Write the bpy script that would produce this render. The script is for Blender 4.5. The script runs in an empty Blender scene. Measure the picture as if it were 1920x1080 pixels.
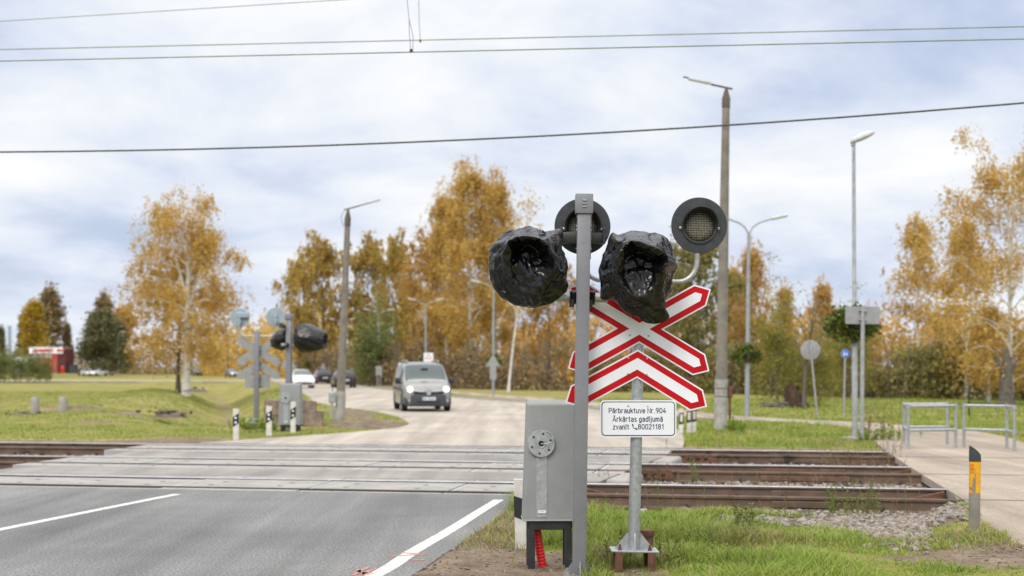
import bpy, bmesh, math, random
import numpy as np
from mathutils import Vector, Matrix

# ------------------------------------------------------------------ camera, sky, sun, exposure
SC = bpy.context.scene
COL = SC.collection
CAMH, FPX, HZ = 1.6, 2560.0, 690.0          # eye height, focal length and horizon row on a 1920x1080 frame
cd = bpy.data.cameras.new('camera')
cam = bpy.data.objects.new('camera', cd); COL.objects.link(cam)
cam.location = (0, 0, CAMH); cam.rotation_euler = (math.radians(90), 0, 0)
cd.sensor_width = 36; cd.lens = 36*FPX/1920
cd.shift_y = (HZ-540)/1920.0
cd.clip_start = .1; cd.clip_end = 9000
cd.dof.use_dof = True; cd.dof.focus_distance = 10.9; cd.dof.aperture_fstop = 1.8
SC.camera = cam
SUN_EL, SUN_AZ = 42, 205                     # degrees; azimuth clockwise from +Y
w = bpy.data.worlds.new('World'); SC.world = w; w.use_nodes = True
nt = w.node_tree; nt.nodes.clear()
def N(nt, t, **k):
    n = nt.nodes.new(t)
    for a, b in k.items(): setattr(n, a, b)
    return n
def ramp(nt, stops, interp='LINEAR'):
    r = N(nt, 'ShaderNodeValToRGB'); cr = r.color_ramp; cr.interpolation = interp
    while len(cr.elements) < len(stops): cr.elements.new(.5)
    for e, (p, c) in zip(cr.elements, stops):
        e.position = p; e.color = (c[0], c[1], c[2], 1)
    return r
def math_node(nt, op, a, b=None, clamp=False):
    m = N(nt, 'ShaderNodeMath', operation=op, use_clamp=clamp)
    for i, v in enumerate((a, b)):
        if v is None: continue
        if isinstance(v, (int, float)): m.inputs[i].default_value = v
        else: nt.links.new(v, m.inputs[i])
    return m.outputs[0]
L = nt.links.new
out = N(nt, 'ShaderNodeOutputWorld')
sky = N(nt, 'ShaderNodeTexSky', sky_type='NISHITA', sun_disc=False)
sky.sun_elevation = math.radians(SUN_EL); sky.sun_rotation = math.radians(SUN_AZ)
bg1 = N(nt, 'ShaderNodeBackground'); bg1.inputs[1].default_value = .1; L(sky.outputs[0], bg1.inputs[0])
tc = N(nt, 'ShaderNodeTexCoord'); sx = N(nt, 'ShaderNodeSeparateXYZ'); L(tc.outputs['Generated'], sx.inputs[0])
zc = math_node(nt, 'MAXIMUM', sx.outputs[2], 0.0)
den = math_node(nt, 'ADD', zc, .25)
cx = math_node(nt, 'DIVIDE', sx.outputs[0], den); cy = math_node(nt, 'DIVIDE', sx.outputs[1], den)
cb = N(nt, 'ShaderNodeCombineXYZ'); L(cx, cb.inputs[0]); L(cy, cb.inputs[1]); cb.inputs[2].default_value = 3.7
n1 = N(nt, 'ShaderNodeTexNoise'); L(cb.outputs[0], n1.inputs['Vector'])
for k, v in (('Scale', 1.75), ('Detail', 8), ('Roughness', .56), ('Distortion', .25)): n1.inputs[k].default_value = v
n2 = N(nt, 'ShaderNodeTexNoise'); L(cb.outputs[0], n2.inputs['Vector'])
for k, v in (('Scale', .75), ('Detail', 3), ('Roughness', .5), ('Distortion', .2)): n2.inputs[k].default_value = v
mixn = math_node(nt, 'ADD', math_node(nt, 'MULTIPLY', n1.outputs[0], .62), math_node(nt, 'MULTIPLY', n2.outputs[0], .38))
cr = ramp(nt, [(.36, (.43, .51, .69)), (.44, (.53, .60, .76)), (.50, (.66, .715, .83)), (.565, (.79, .82, .865)), (.63, (.90, .905, .915))])
L(mixn, cr.inputs[0])
zb = N(nt, 'ShaderNodeMapRange', interpolation_type='SMOOTHSTEP'); L(sx.outputs[2], zb.inputs[0])
zb.inputs[1].default_value = .28; zb.inputs[2].default_value = 1.0; zb.inputs[3].default_value = 1.0; zb.inputs[4].default_value = 3.0
zn = N(nt, 'ShaderNodeMapRange', interpolation_type='SMOOTHSTEP'); L(sx.outputs[2], zn.inputs[0]); zn.inputs[1].default_value = .3; zn.inputs[2].default_value = .75; zn.inputs[4].default_value = .75
zm = N(nt, 'ShaderNodeMix', data_type='RGBA'); L(zn.outputs[0], zm.inputs[0]); L(cr.outputs[0], zm.inputs[6]); zm.inputs[7].default_value = (.80, .765, .70, 1)      # unseen cloud overhead, tinted warm to offset the bluish sky light
bg2 = N(nt, 'ShaderNodeBackground'); L(zm.outputs[2], bg2.inputs[0]); L(zb.outputs[0], bg2.inputs[1])
mx = N(nt, 'ShaderNodeMixShader')
cov = ramp(nt, [(.36, (.72, .72, .72)), (.5, (1, 1, 1))]); L(mixn, cov.inputs[0]); L(cov.outputs[0], mx.inputs[0])
L(bg1.outputs[0], mx.inputs[1]); L(bg2.outputs[0], mx.inputs[2]); L(mx.outputs[0], out.inputs[0])
sd = bpy.data.lights.new('sun', 'SUN'); sd.energy = 1.5; sd.angle = math.radians(24); sd.color = (1, .93, .82)
sun = bpy.data.objects.new('sun', sd); COL.objects.link(sun)
az, el = math.radians(SUN_AZ), math.radians(SUN_EL)
sdir = Vector((math.sin(az)*math.cos(el), math.cos(az)*math.cos(el), math.sin(el)))
sun.rotation_euler = sdir.to_track_quat('Z', 'Y').to_euler(); sun.location = (0, -20, 30)
SC.view_settings.view_transform = 'Standard'; SC.view_settings.look = 'None'
SC.view_settings.exposure = 0.18; SC.view_settings.gamma = 1.0

# ------------------------------------------------------------------ coordinates
rng = np.random.default_rng(7); random.seed(7)
R = math.radians
def at(px, py, Y): return Vector(((px-960)*Y/FPX, Y, CAMH-(py-HZ)*Y/FPX))      # a photo pixel at a given distance
def gp(px, py, z=0.0):
    Y = (CAMH-z)*FPX/(py-HZ); return ((px-960)*Y/FPX, Y)
def sc(Y): return Y/FPX                                                        # metres per photo pixel there
TU = (.9835, -.1811); TN = (.1811, .9835)                                      # along and across the tracks
def tp(s, n): return (TU[0]*s+TN[0]*n, TU[1]*s+TN[1]*n)
def tinv(x, y): return (TU[0]*x+TU[1]*y, TN[0]*x+TN[1]*y)
TRK_ANG = math.atan2(TU[1], TU[0])

# ------------------------------------------------------------------ objects
def thing(name, label, cat, loc=(0, 0, 0), rz=0, lean=0, group=None, tilt=0):
    o = bpy.data.objects.new(name, None); COL.objects.link(o)
    o.empty_display_size = .2; o.location = loc; o.rotation_euler = (tilt, lean, rz)
    o['label'] = label; o['category'] = cat
    if group: o['group'] = group
    return o
def tag(o, label, cat, group=None):
    o['label'] = label; o['category'] = cat
    if group: o['group'] = group
    return o
def link_mesh(name, me, parent=None, loc=None):
    o = bpy.data.objects.new(name, me); COL.objects.link(o)
    if parent: o.parent = parent
    if loc is not None: o.location = loc
    return o
def copy_tree(o, loc=None, rz=None, label=None, parent=None, scale=None):
    c = o.copy(); COL.objects.link(c); c.parent = parent
    for ch in list(o.children): copy_tree(ch, parent=c)
    if loc is not None: c.location = loc
    if rz is not None: c.rotation_euler.z = rz
    if label: c['label'] = label
    if scale: c.scale = scale
    return c
class MB:
    """collects shapes that become ONE mesh object"""
    def __init__(s): s.v = []; s.f = []; s.m = []
    def add(s, vs, fs, mi=0):
        b = len(s.v); s.v += [tuple(p) for p in vs]
        s.f += [tuple(i+b for i in f) for f in fs]; s.m += [mi]*len(fs); return s
    def addbm(s, bm, mi=0):
        bm.verts.index_update(); s.add([v.co[:] for v in bm.verts], [[v.index for v in f.verts] for f in bm.faces], mi); bm.free(); return s
    def box(s, c, d, rot=None, bev=0, mi=0, seg=1, taper=None):
        bm = bmesh.new(); bmesh.ops.create_cube(bm, size=1)
        for v in bm.verts:
            k = 1.0
            if taper and v.co.z > 0: v.co.x *= taper[0]; v.co.y *= taper[1]
            v.co = Vector((v.co.x*d[0], v.co.y*d[1], v.co.z*d[2]))
        if bev: bmesh.ops.bevel(bm, geom=bm.edges[:]+bm.verts[:], offset=bev, segments=seg, affect='EDGES', profile=.5)
        M = Matrix.Translation(c)
        if rot is not None: M = M @ (rot if isinstance(rot, Matrix) else Matrix.Rotation(rot, 4, 'Z'))
        bm.transform(M); return s.addbm(bm, mi)
    def tube(s, pts, r, n=10, cap=True, mi=0):
        pts = [Vector(p) for p in pts]; rs = r if isinstance(r, (list, tuple)) else [r]*len(pts)
        vs, fs = [], []; up = None
        for i, p in enumerate(pts):
            t = (pts[min(i+1, len(pts)-1)]-pts[max(i-1, 0)]).normalized()
            if up is None: up = Vector((0, 0, 1)) if abs(t.z) < .9 else Vector((1, 0, 0))
            a = t.cross(up)
            if a.length < 1e-4: a = t.orthogonal()
            a.normalize(); b = a.cross(t).normalized(); up = b
            for k in range(n):
                an = 2*math.pi*k/n; vs.append(p+a*math.cos(an)*rs[i]+b*math.sin(an)*rs[i])
        for i in range(len(pts)-1):
            for k in range(n):
                k2 = (k+1) % n; fs.append((i*n+k, i*n+k2, (i+1)*n+k2, (i+1)*n+k))
        if cap: fs.append(tuple(range(n-1, -1, -1))); fs.append(tuple((len(pts)-1)*n+k for k in range(n)))
        return s.add(vs, fs, mi)
    def lathe(s, prof, M=None, n=24, mi=0):
        """prof: (radius, z) pairs turned round Z, then moved by M"""
        M = M or Matrix(); vs, fs = [], []
        for r, z in prof:
            for k in range(n):
                a = 2*math.pi*k/n; vs.append(M @ Vector((r*math.cos(a), r*math.sin(a), z)))
        for i in range(len(prof)-1):
            for k in range(n):
                k2 = (k+1) % n; fs.append((i*n+k, i*n+k2, (i+1)*n+k2, (i+1)*n+k))
        if prof[0][0] > 1e-5: fs.append(tuple(range(n-1, -1, -1)))
        if prof[-1][0] > 1e-5: fs.append(tuple((len(prof)-1)*n+k for k in range(n)))
        return s.add(vs, fs, mi)
    def prism(s, poly, t, M=None, mi=0):
        """poly in local x,z; front face at y=0, back at y=t"""
        M = M or Matrix(); n = len(poly)
        vs = [M @ Vector((x, 0, z)) for x, z in poly]+[M @ Vector((x, t, z)) for x, z in poly]
        fs = [tuple(range(n)), tuple(range(2*n-1, n-1, -1))]+[(i, i+n, (i+1) % n+n, (i+1) % n) for i in range(n)]
        return s.add(vs, fs, mi)
    def slab(s, poly, z0, z1, mi=0):
        """poly in x,y, extruded from z0 up to z1"""
        n = len(poly)
        vs = [(x, y, z1) for x, y in poly]+[(x, y, z0) for x, y in poly]
        fs = [tuple(range(n)), tuple(range(2*n-1, n-1, -1))]+[(i, i+n, (i+1) % n+n, (i+1) % n) for i in range(n)]
        return s.add(vs, fs, mi)
    def mesh(s, name, mats, smooth=None):
        me = bpy.data.meshes.new(name); me.from_pydata(s.v, [], s.f)
        for m in (mats if isinstance(mats, (list, tuple)) else [mats]): me.materials.append(m)
        me.polygons.foreach_set('material_index', s.m)
        bm = bmesh.new(); bm.from_mesh(me); bmesh.ops.recalc_face_normals(bm, faces=bm.faces[:]); bm.to_mesh(me); bm.free()
        if smooth:
            me.polygons.foreach_set('use_smooth', [True]*len(me.polygons)); me.set_sharp_from_angle(angle=R(smooth))
        me.update(); return me
    def build(s, name, mats, parent=None, smooth=35, loc=None):
        return link_mesh(name, s.mesh(name, mats, smooth), parent, loc)
def struct(o): o['kind'] = 'structure'; return o
def stuff(o, label=None, cat=None):
    o['kind'] = 'stuff'
    if label: o['label'] = label
    if cat: o['category'] = cat
    return o
def np_mesh(name, verts, faces, mats, smooth=False, matidx=None):
    """verts (n,3), faces (m,k) with one k"""
    me = bpy.data.meshes.new(name); verts = np.asarray(verts, np.float32); faces = np.asarray(faces, np.int32)
    m, k = faces.shape
    me.vertices.add(len(verts)); me.vertices.foreach_set('co', verts.ravel())
    me.loops.add(m*k); me.loops.foreach_set('vertex_index', faces.ravel())
    me.polygons.add(m); me.polygons.foreach_set('loop_start', np.arange(0, m*k, k, dtype=np.int32))
    for x in (mats if isinstance(mats, (list, tuple)) else [mats]): me.materials.append(x)
    if matidx is not None: me.polygons.foreach_set('material_index', np.asarray(matidx, np.int32))
    me.polygons.foreach_set('use_smooth', np.full(m, smooth))
    me.update(calc_edges=True); me.validate(); return me

# ------------------------------------------------------------------ materials
def newmat(name):
    m = bpy.data.materials.new(name); m.use_nodes = True; nt = m.node_tree
    return m, nt, nt.nodes['Principled BSDF']
def noise(nt, scale, detail=5, rough=.6, vec=None, dist=0):
    n = N(nt, 'ShaderNodeTexNoise'); n.inputs['Scale'].default_value = scale; n.inputs['Detail'].default_value = detail
    n.inputs['Roughness'].default_value = rough; n.inputs['Distortion'].default_value = dist
    if vec is None:
        t = N(nt, 'ShaderNodeTexCoord'); vec = t.outputs['Object']
    nt.links.new(vec, n.inputs['Vector']); return n
def mixc(nt, fac, a, b, mode='MIX'):
    n = N(nt, 'ShaderNodeMix', data_type='RGBA', blend_type=mode)
    for sock, v in ((n.inputs[0], fac), (n.inputs[6], a), (n.inputs[7], b)):
        if isinstance(v, (int, float)): sock.default_value = v
        elif isinstance(v, (tuple, list)): sock.default_value = (v[0], v[1], v[2], 1)
        else: nt.links.new(v, sock)
    return n.outputs[2]
def bump(nt, bsdf, h, strength=.3, dist=.01):
    b = N(nt, 'ShaderNodeBump'); b.inputs['Strength'].default_value = strength; b.inputs['Distance'].default_value = dist
    nt.links.new(h, b.inputs['Height']); nt.links.new(b.outputs[0], bsdf.inputs['Normal'])
def pm(name, c1, c2=None, scale=6, rough=.6, metal=0, bmp=0, bscale=40, bdist=.004, spec=.5, fine=None, lo=.38, hi=.62, detail=6):
    """two-tone noise colour, optional fine speckle, bump and roughness variation"""
    m, nt, b = newmat(name); c2 = c2 or tuple(x*.82 for x in c1)
    n = noise(nt, scale, detail); r = ramp(nt, [(lo, c1), (hi, c2)]); nt.links.new(n.outputs[0], r.inputs[0])
    c = r.outputs[0]
    if fine:
        f = noise(nt, fine[0], 2, .7); fr = ramp(nt, [(.3, (1-fine[1],)*3), (.7, (1+fine[1],)*3)]); nt.links.new(f.outputs[0], fr.inputs[0])
        c = mixc(nt, 1.0, c, fr.outputs[0], 'MULTIPLY')
    nt.links.new(c, b.inputs['Base Color'])
    rr = N(nt, 'ShaderNodeMapRange'); nt.links.new(n.outputs[0], rr.inputs[0]); rr.inputs[3].default_value = rough*.85; rr.inputs[4].default_value = min(1, rough*1.15)
    nt.links.new(rr.outputs[0], b.inputs['Roughness'])
    b.inputs['Metallic'].default_value = metal; b.inputs['Specular IOR Level'].default_value = spec
    if bmp: bump(nt, b, noise(nt, bscale, 4).outputs[0], bmp, bdist)
    return m
def emit(name, col, strength):
    m, nt, b = newmat(name); b.inputs['Base Color'].default_value = (*col, 1)
    b.inputs['Emission Color'].default_value = (*col, 1); b.inputs['Emission Strength'].default_value = strength; return m
def leafmat(name, cols, trans=.35, nscale=.35, gain=1.0):
    """each leaf takes one of the tones; a soft large noise shifts whole sprays of leaves between tones"""
    m, nt, b = newmat(name); cols = [tuple(min(.8, x*gain) for x in c) for c in cols]
    g = N(nt, 'ShaderNodeNewGeometry'); n = noise(nt, nscale, 3)
    v = math_node(nt, 'ADD', math_node(nt, 'MULTIPLY', g.outputs['Random Per Island'], .55), math_node(nt, 'MULTIPLY', math_node(nt, 'SUBTRACT', n.outputs[0], .25), .9))
    st = [(i/(len(cols)-1)*.9+.05, c) for i, c in enumerate(cols)]
    r = ramp(nt, st); nt.links.new(v, r.inputs[0])
    b.inputs['Roughness'].default_value = .6; b.inputs['Specular IOR Level'].default_value = .25
    nt.links.new(r.outputs[0], b.inputs['Base Color'])
    t = N(nt, 'ShaderNodeBsdfTranslucent'); nt.links.new(r.outputs[0], t.inputs[0])
    ms = N(nt, 'ShaderNodeMixShader'); ms.inputs[0].default_value = trans
    nt.links.new(b.outputs[0], ms.inputs[1]); nt.links.new(t.outputs[0], ms.inputs[2])
    nt.links.new(ms.outputs[0], nt.nodes['Material Output'].inputs[0]); return m
M = {}
M['mast'] = pm('grey_paint', (.21, .215, .24), (.175, .18, .20), 4.5, .42, bmp=.04, bscale=160, fine=(34, .05), lo=.42, hi=.72)
M['cabinet'] = pm('cabinet_grey', (.25, .26, .26), (.20, .205, .20), 3.5, .5, bmp=.05, bscale=120, fine=(28, .05), lo=.42, hi=.75)
M['galv'] = pm('galvanised_steel', (.46, .48, .49), (.33, .35, .36), 22, .42, metal=.55, bmp=.04, bscale=80, fine=(90, .1))
M['galv_dull'] = pm('weathered_zinc', (.40, .42, .43), (.30, .32, .33), 9, .55, metal=.35, fine=(60, .12))
M['black_metal'] = pm('black_metal', (.018, .019, .021), (.03, .031, .033), 9, .4, bmp=.05, bscale=90)
M['signal_black'] = pm('faded_black_paint', (.030, .033, .038), (.055, .06, .066), 14, .5, lo=.45, hi=.75, bmp=.05, bscale=60)
M['white_sheet'] = pm('white_sheeting', (.82, .84, .90), (.77, .80, .86), 5, .32, fine=(400, .03))
M['red_sheet'] = pm('red_sheeting', (.56, .006, .014), (.46, .004, .010), 7, .4, spec=.2, fine=(400, .04))
M['navy'] = pm('navy_print', (.022, .028, .085), None, 9, .4)
M['sign_back'] = pm('sign_back_grey', (.34, .345, .35), (.28, .285, .29), 6, .5, metal=.2)
M['rust'] = pm('rusted_iron', (.17, .075, .040), (.085, .042, .028), 14, .85, bmp=.35, bscale=90, fine=(120, .2))
M['rail_rust'] = pm('rail_rust', (.15, .098, .068), (.095, .062, .044), 3, .75, bmp=.2, bscale=60, fine=(70, .15))
def railmat():
    m, nt, b = newmat('rail_rust'); n = noise(nt, 3, 6); r = ramp(nt, [(.38, (.15, .098, .068)), (.62, (.095, .062, .044))]); nt.links.new(n.outputs[0], r.inputs[0])
    f = noise(nt, 60, 3); fr = ramp(nt, [(.3, (.8,)*3), (.7, (1.2,)*3)]); nt.links.new(f.outputs[0], fr.inputs[0]); c = mixc(nt, 1, r.outputs[0], fr.outputs[0], 'MULTIPLY')
    t = N(nt, 'ShaderNodeTexCoord'); s = N(nt, 'ShaderNodeSeparateXYZ'); nt.links.new(t.outputs['Object'], s.inputs[0]); x = s.outputs[0]      # the rail is darker where it runs through the paved crossings
    k = math_node(nt, 'ADD', math_node(nt, 'MULTIPLY', math_node(nt, 'GREATER_THAN', x, -11.8), math_node(nt, 'LESS_THAN', x, -2.5)), math_node(nt, 'GREATER_THAN', x, 2.35), True)
    # oil spots near the fastenings
    o = noise(nt, 1.7, 4); orr = ramp(nt, [(.60, (1, 1, 1)), (.68, (.3, .28, .27))]); nt.links.new(o.outputs[0], orr.inputs[0]); c = mixc(nt, 1, c, orr.outputs[0], 'MULTIPLY')
    c = mixc(nt, k, c, (.040, .037, .036)); nt.links.new(c, b.inputs['Base Color']); b.inputs['Roughness'].default_value = .75; bump(nt, b, f.outputs[0], .2, .004); return m
M['rail_rust'] = railmat()
M['rail_top'] = pm('polished_rail', (.40, .40, .42), (.30, .30, .32), 5, .3, metal=.9)
M['oil'] = pm('oily_black_iron', (.014, .013, .013), (.03, .025, .02), 9, .45, bmp=.3, bscale=60)
M['conduit'] = pm('red_conduit', (.62, .018, .014), (.5, .012, .012), 10, .38)
M['white_paint'] = pm('white_paint', (.70, .69, .66), (.55, .53, .49), 7, .55, bmp=.1, bscale=60, fine=(80, .06))
M['black_paint'] = pm('black_band', (.015, .016, .018), (.025, .026, .028), 12, .5)
M['plastic_grey'] = pm('grey_plastic_post', (.20, .185, .155), (.27, .25, .21), 5, .6, fine=(120, .1), bmp=.1)
M['plastic_dark'] = pm('dark_plastic_cap', (.035, .038, .045), (.05, .054, .062), 9, .5)
M['yellow'] = pm('yellow_sticker', (.80, .40, .008), (.72, .34, .006), 8, .45)
M['red_print'] = pm('red_print', (.62, .05, .015), None, 9, .5)
M['concrete'] = pm('concrete', (.36, .345, .315), (.26, .25, .225), 5, .88, bmp=.25, bscale=50, fine=(90, .14))
M['pole_concrete'] = pm('pole_concrete', (.235, .21, .175), (.165, .15, .128), 4, .9, bmp=.35, bscale=45, fine=(45, .2))
M['pole_foot'] = pm('pale_pole_foot', (.40, .40, .38), (.27, .265, .245), 5, .9, bmp=.3, bscale=45, fine=(50, .2))
M['block'] = pm('worn_concrete_block', (.36, .28, .22), (.23, .18, .145), 4, .9, bmp=.5, bscale=20, bdist=.02, fine=(30, .2))
M['deck'] = pm('deck_concrete', (.335, .32, .295), (.265, .252, .232), 2.2, .8, bmp=.12, bscale=70, fine=(110, .12))
M['deck_steel'] = pm('deck_edge_steel', (.50, .49, .49), (.38, .37, .37), 3, .5, metal=.25)
M['hole'] = pm('dark_socket', (.03, .03, .028), (.05, .048, .04), 9, .9)
M['gravel'] = pm('ballast_stone', (.42, .39, .36), (.24, .20, .17), 3.3, .9, fine=(40, .2), lo=.3, hi=.7)
M['rubber'] = pm('tyre_rubber', (.013, .013, .014), (.02, .02, .021), 20, .8)
M['chrome'] = pm('bright_metal', (.70, .71, .73), None, 9, .18, metal=.9)
M['blackplastic'] = pm('black_trim', (.022, .023, .026), (.03, .031, .034), 15, .5)
M['van_paint'] = pm('van_grey_paint', (.30, .30, .295), (.265, .265, .26), 2, .24, metal=.4, spec=.6)
M['van_bumper'] = pm('van_bumper_plastic', (.055, .058, .068), (.045, .047, .055), 8, .5)
M['white_car'] = pm('white_car_paint', (.72, .74, .78), (.68, .70, .74), 2, .22, spec=.6)
M['dark_car'] = pm('dark_car_paint', (.030, .026, .036), (.024, .021, .03), 2, .2, spec=.6)
M['silver_car'] = pm('silver_grey_car_paint', (.30, .31, .33), (.26, .27, .29), 2, .25, metal=.5, spec=.6)
M['tail'] = emit('tail_lamp', (.75, .03, .03), .8)
M['head'] = emit('head_lamp', (1, .93, .76), 2.0)
M['plate_white'] = pm('plate_white', (.72, .74, .76), None, 9, .4)
M['plate_blue'] = pm('plate_blue', (.03, .10, .55), None, 9, .4)
M['blue_sign'] = pm('blue_sheeting', (.02, .14, .62), None, 9, .35)
M['grey_box'] = pm('grey_box', (.33, .34, .35), None, 5, .6)
M['bark_dark'] = pm('dark_bark', (.085, .070, .055), (.14, .12, .10), 7, .95, bmp=.6, bscale=14, bdist=.02)
M['wood_cut'] = pm('weathered_wood', (.16, .135, .115), (.085, .07, .06), 5, .95, bmp=.6, bscale=12, bdist=.02)
M['stump'] = pm('rotten_stump', (.075, .040, .026), (.04, .024, .017), 5, .95, bmp=.7, bscale=12, bdist=.03)
M['kiosk_red'] = pm('kiosk_red', (.48, .05, .04), (.42, .045, .036), 2, .6)
M['kiosk_dark'] = pm('kiosk_dark_red', (.10, .02, .022), None, 2, .6)
M['lamp_steel'] = pm('lamp_steel', (.36, .39, .41), (.28, .305, .32), 8, .5, metal=.3)
M['lamp_head'] = pm('lamp_head', (.55, .57, .59), (.47, .49, .51), 6, .5)
M['wire'] = pm('wire_green_copper', (.22, .26, .13), (.15, .18, .09), 3, .6)
M['cable'] = pm('black_cable', (.055, .06, .048), None, 3, .6)
M['wire_thin'] = pm('dropper_wire', (.28, .31, .36), None, 3, .6)
M['green_metal'] = pm('green_fence', (.012, .05, .03), None, 6, .5)
M['orange_paint'] = pm('orange_spray', (.46, .22, .18), (.30, .18, .16), 30, .8)
M['skin'] = pm('skin', (.50, .30, .22), (.46, .27, .2), 9, .55)
M['jacket'] = pm('grey_jacket', (.10, .11, .13), None, 9, .8)
M['seat'] = pm('dark_seat', (.025, .026, .03), None, 9, .9)
M['roof_red'] = pm('red_roof', (.30, .06, .035), (.24, .05, .03), 3, .8)
M['house_wall'] = pm('house_wall', (.42, .36, .30), None, 3, .85)
def bark():
    m, nt, b = newmat('birch_bark')
    t = N(nt, 'ShaderNodeTexCoord'); mp = N(nt, 'ShaderNodeMapping'); mp.inputs['Scale'].default_value = (1.2, 1.2, 5)
    nt.links.new(t.outputs['Object'], mp.inputs[0]); n = noise(nt, 1.6, 6, .7, mp.outputs[0])
    r = ramp(nt, [(.33, (.05, .042, .036)), (.39, (.34, .32, .29)), (.45, (.64, .62, .58)), (.75, (.74, .72, .68))]); nt.links.new(n.outputs[0], r.inputs[0])
    nt.links.new(r.outputs[0], b.inputs['Base Color']); b.inputs['Roughness'].default_value = .8; return m
M['birch'] = bark()
def glassmat(name, tint, mixf):
    """car glass: glossy coat over a see-through tinted pane"""
    m, nt, b = newmat(name); b.inputs['Base Color'].default_value = (*tint, 1); b.inputs['Roughness'].default_value = .06; b.inputs['Specular IOR Level'].default_value = .8
    tr = N(nt, 'ShaderNodeBsdfTransparent'); tr.inputs[0].default_value = (.62, .72, .72, 1)
    ms = N(nt, 'ShaderNodeMixShader'); ms.inputs[0].default_value = mixf
    nt.links.new(b.outputs[0], ms.inputs[1]); nt.links.new(tr.outputs[0], ms.inputs[2]); nt.links.new(ms.outputs[0], nt.nodes['Material Output'].inputs[0]); return m
M['windscreen'] = glassmat('windscreen_glass', (.06, .085, .09), .32)
M['carglass'] = glassmat('dark_car_glass', (.018, .022, .026), .0)
def bagmat():
    m, nt, b = newmat('black_bag_plastic')
    b.inputs['Base Color'].default_value = (.004, .0044, .0052, 1); b.inputs['Specular IOR Level'].default_value = .5
    n = noise(nt, 9, 5, .6, dist=1.2); v = N(nt, 'ShaderNodeTexVoronoi', feature='DISTANCE_TO_EDGE'); v.inputs['Scale'].default_value = 13
    t = N(nt, 'ShaderNodeTexCoord')
    wv = N(nt, 'ShaderNodeVectorMath', operation='ADD'); nt.links.new(t.outputs['Object'], wv.inputs[0])
    n3 = noise(nt, 6, 3); sv = N(nt, 'ShaderNodeVectorMath', operation='SCALE'); sv.inputs['Scale'].default_value = .12
    nt.links.new(n3.outputs['Color'], sv.inputs[0]); nt.links.new(sv.outputs[0], wv.inputs[1]); nt.links.new(wv.outputs[0], v.inputs['Vector'])
    rd = N(nt, 'ShaderNodeTexNoise', noise_type='RIDGED_MULTIFRACTAL'); nt.links.new(wv.outputs[0], rd.inputs['Vector'])
    for k_, q_ in (('Scale', 5.5), ('Detail', 2), ('Roughness', .5), ('Distortion', .5)): rd.inputs[k_].default_value = q_
    v.inputs['Scale'].default_value = 9
    h = math_node(nt, 'ADD', math_node(nt, 'MULTIPLY', rd.outputs[0], .42), math_node(nt, 'MULTIPLY', v.outputs[0], 1.3))
    bump(nt, b, h, .5, .03)
    rr = N(nt, 'ShaderNodeMapRange'); nt.links.new(n.outputs[0], rr.inputs[0]); rr.inputs[3].default_value = .13; rr.inputs[4].default_value = .29
    nt.links.new(rr.outputs[0], b.inputs['Roughness']); return m
M['bag'] = bagmat()
def lensmat():
    m, nt, b = newmat('signal_lens')
    t = N(nt, 'ShaderNodeTexCoord'); mp = N(nt, 'ShaderNodeMapping'); mp.inputs['Scale'].default_value = (1, .2, .7)
    nt.links.new(t.outputs['Object'], mp.inputs[0])
    v = N(nt, 'ShaderNodeTexVoronoi'); v.inputs['Scale'].default_value = 78; v.inputs['Randomness'].default_value = .12; nt.links.new(mp.outputs[0], v.inputs['Vector'])
    r = ramp(nt, [(.2, (.36, .33, .25)), (.42, (.14, .125, .095)), (.6, (.035, .032, .028))]); nt.links.new(v.outputs['Distance'], r.inputs[0])
    nt.links.new(r.outputs[0], b.inputs['Base Color']); b.inputs['Roughness'].default_value = .2
    bump(nt, b, v.outputs['Distance'], .6, .006); return m
M['lens'] = lensmat()
# ------------------------------------------------------------------ ground
def vnoise(x, y, f, seed=0):
    x = np.asarray(x, float)*f+seed*17.3; y = np.asarray(y, float)*f+seed*9.1
    xi = np.floor(x).astype(np.int64); yi = np.floor(y).astype(np.int64); fx = x-xi; fy = y-yi
    fx = fx*fx*(3-2*fx); fy = fy*fy*(3-2*fy)
    def h(a, b):
        n = (a*374761393+b*668265263+seed*974711) & 0x7fffffff
        n = ((n ^ (n >> 13))*1274126177) & 0x7fffffff
        return ((n ^ (n >> 16)) & 0xffff)/65535.0
    return (h(xi, yi)*(1-fx)+h(xi+1, yi)*fx)*(1-fy)+(h(xi, yi+1)*(1-fx)+h(xi+1, yi+1)*fx)*fy
def fbm(x, y, f, seed=0, o=4):
    v = 0; a = .5; t = 0
    for i in range(o): v = v+a*vnoise(x, y, f*2**i, seed+i); t += a; a *= .5
    return v/t
def sst(a, b, x): t = np.clip((x-a)/(b-a), 0, 1); return t*t*(3-2*t)
def inpoly(x, y, poly):
    x = np.asarray(x); y = np.asarray(y); r = np.zeros(x.shape, bool); n = len(poly)
    for i in range(n):
        x0, y0 = poly[i]; x1, y1 = poly[(i+1) % n]
        c = ((y0 > y) != (y1 > y)); xx = (x1-x0)*(y-y0)/((y1-y0) if y1 != y0 else 1e-9)+x0
        r ^= (c & (x < xx))
    return r
def smooth_line(pts, k=6):
    """Catmull-Rom through the points"""
    P = [Vector((p[0], p[1])) for p in pts]; P = [P[0]*2-P[1]]+P+[P[-1]*2-P[-2]]; o = []
    for i in range(1, len(P)-2):
        for j in range(k):
            t = j/k; a, b, c, d = P[i-1:i+3]
            o.append(.5*((2*b)+(-a+c)*t+(2*a-5*b+4*c-d)*t*t+(-a+3*b-3*c+d)*t**3))
    o.append(P[-2]); return [(p.x, p.y) for p in o]
NA, NB = 17.4, 18.92
TRK = [(17.40, 18.92), (21.50, 23.02), (25.60, 27.12)]
DS0, DS1 = -11.8, -2.5                                   # the road crossing along the tracks
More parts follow.
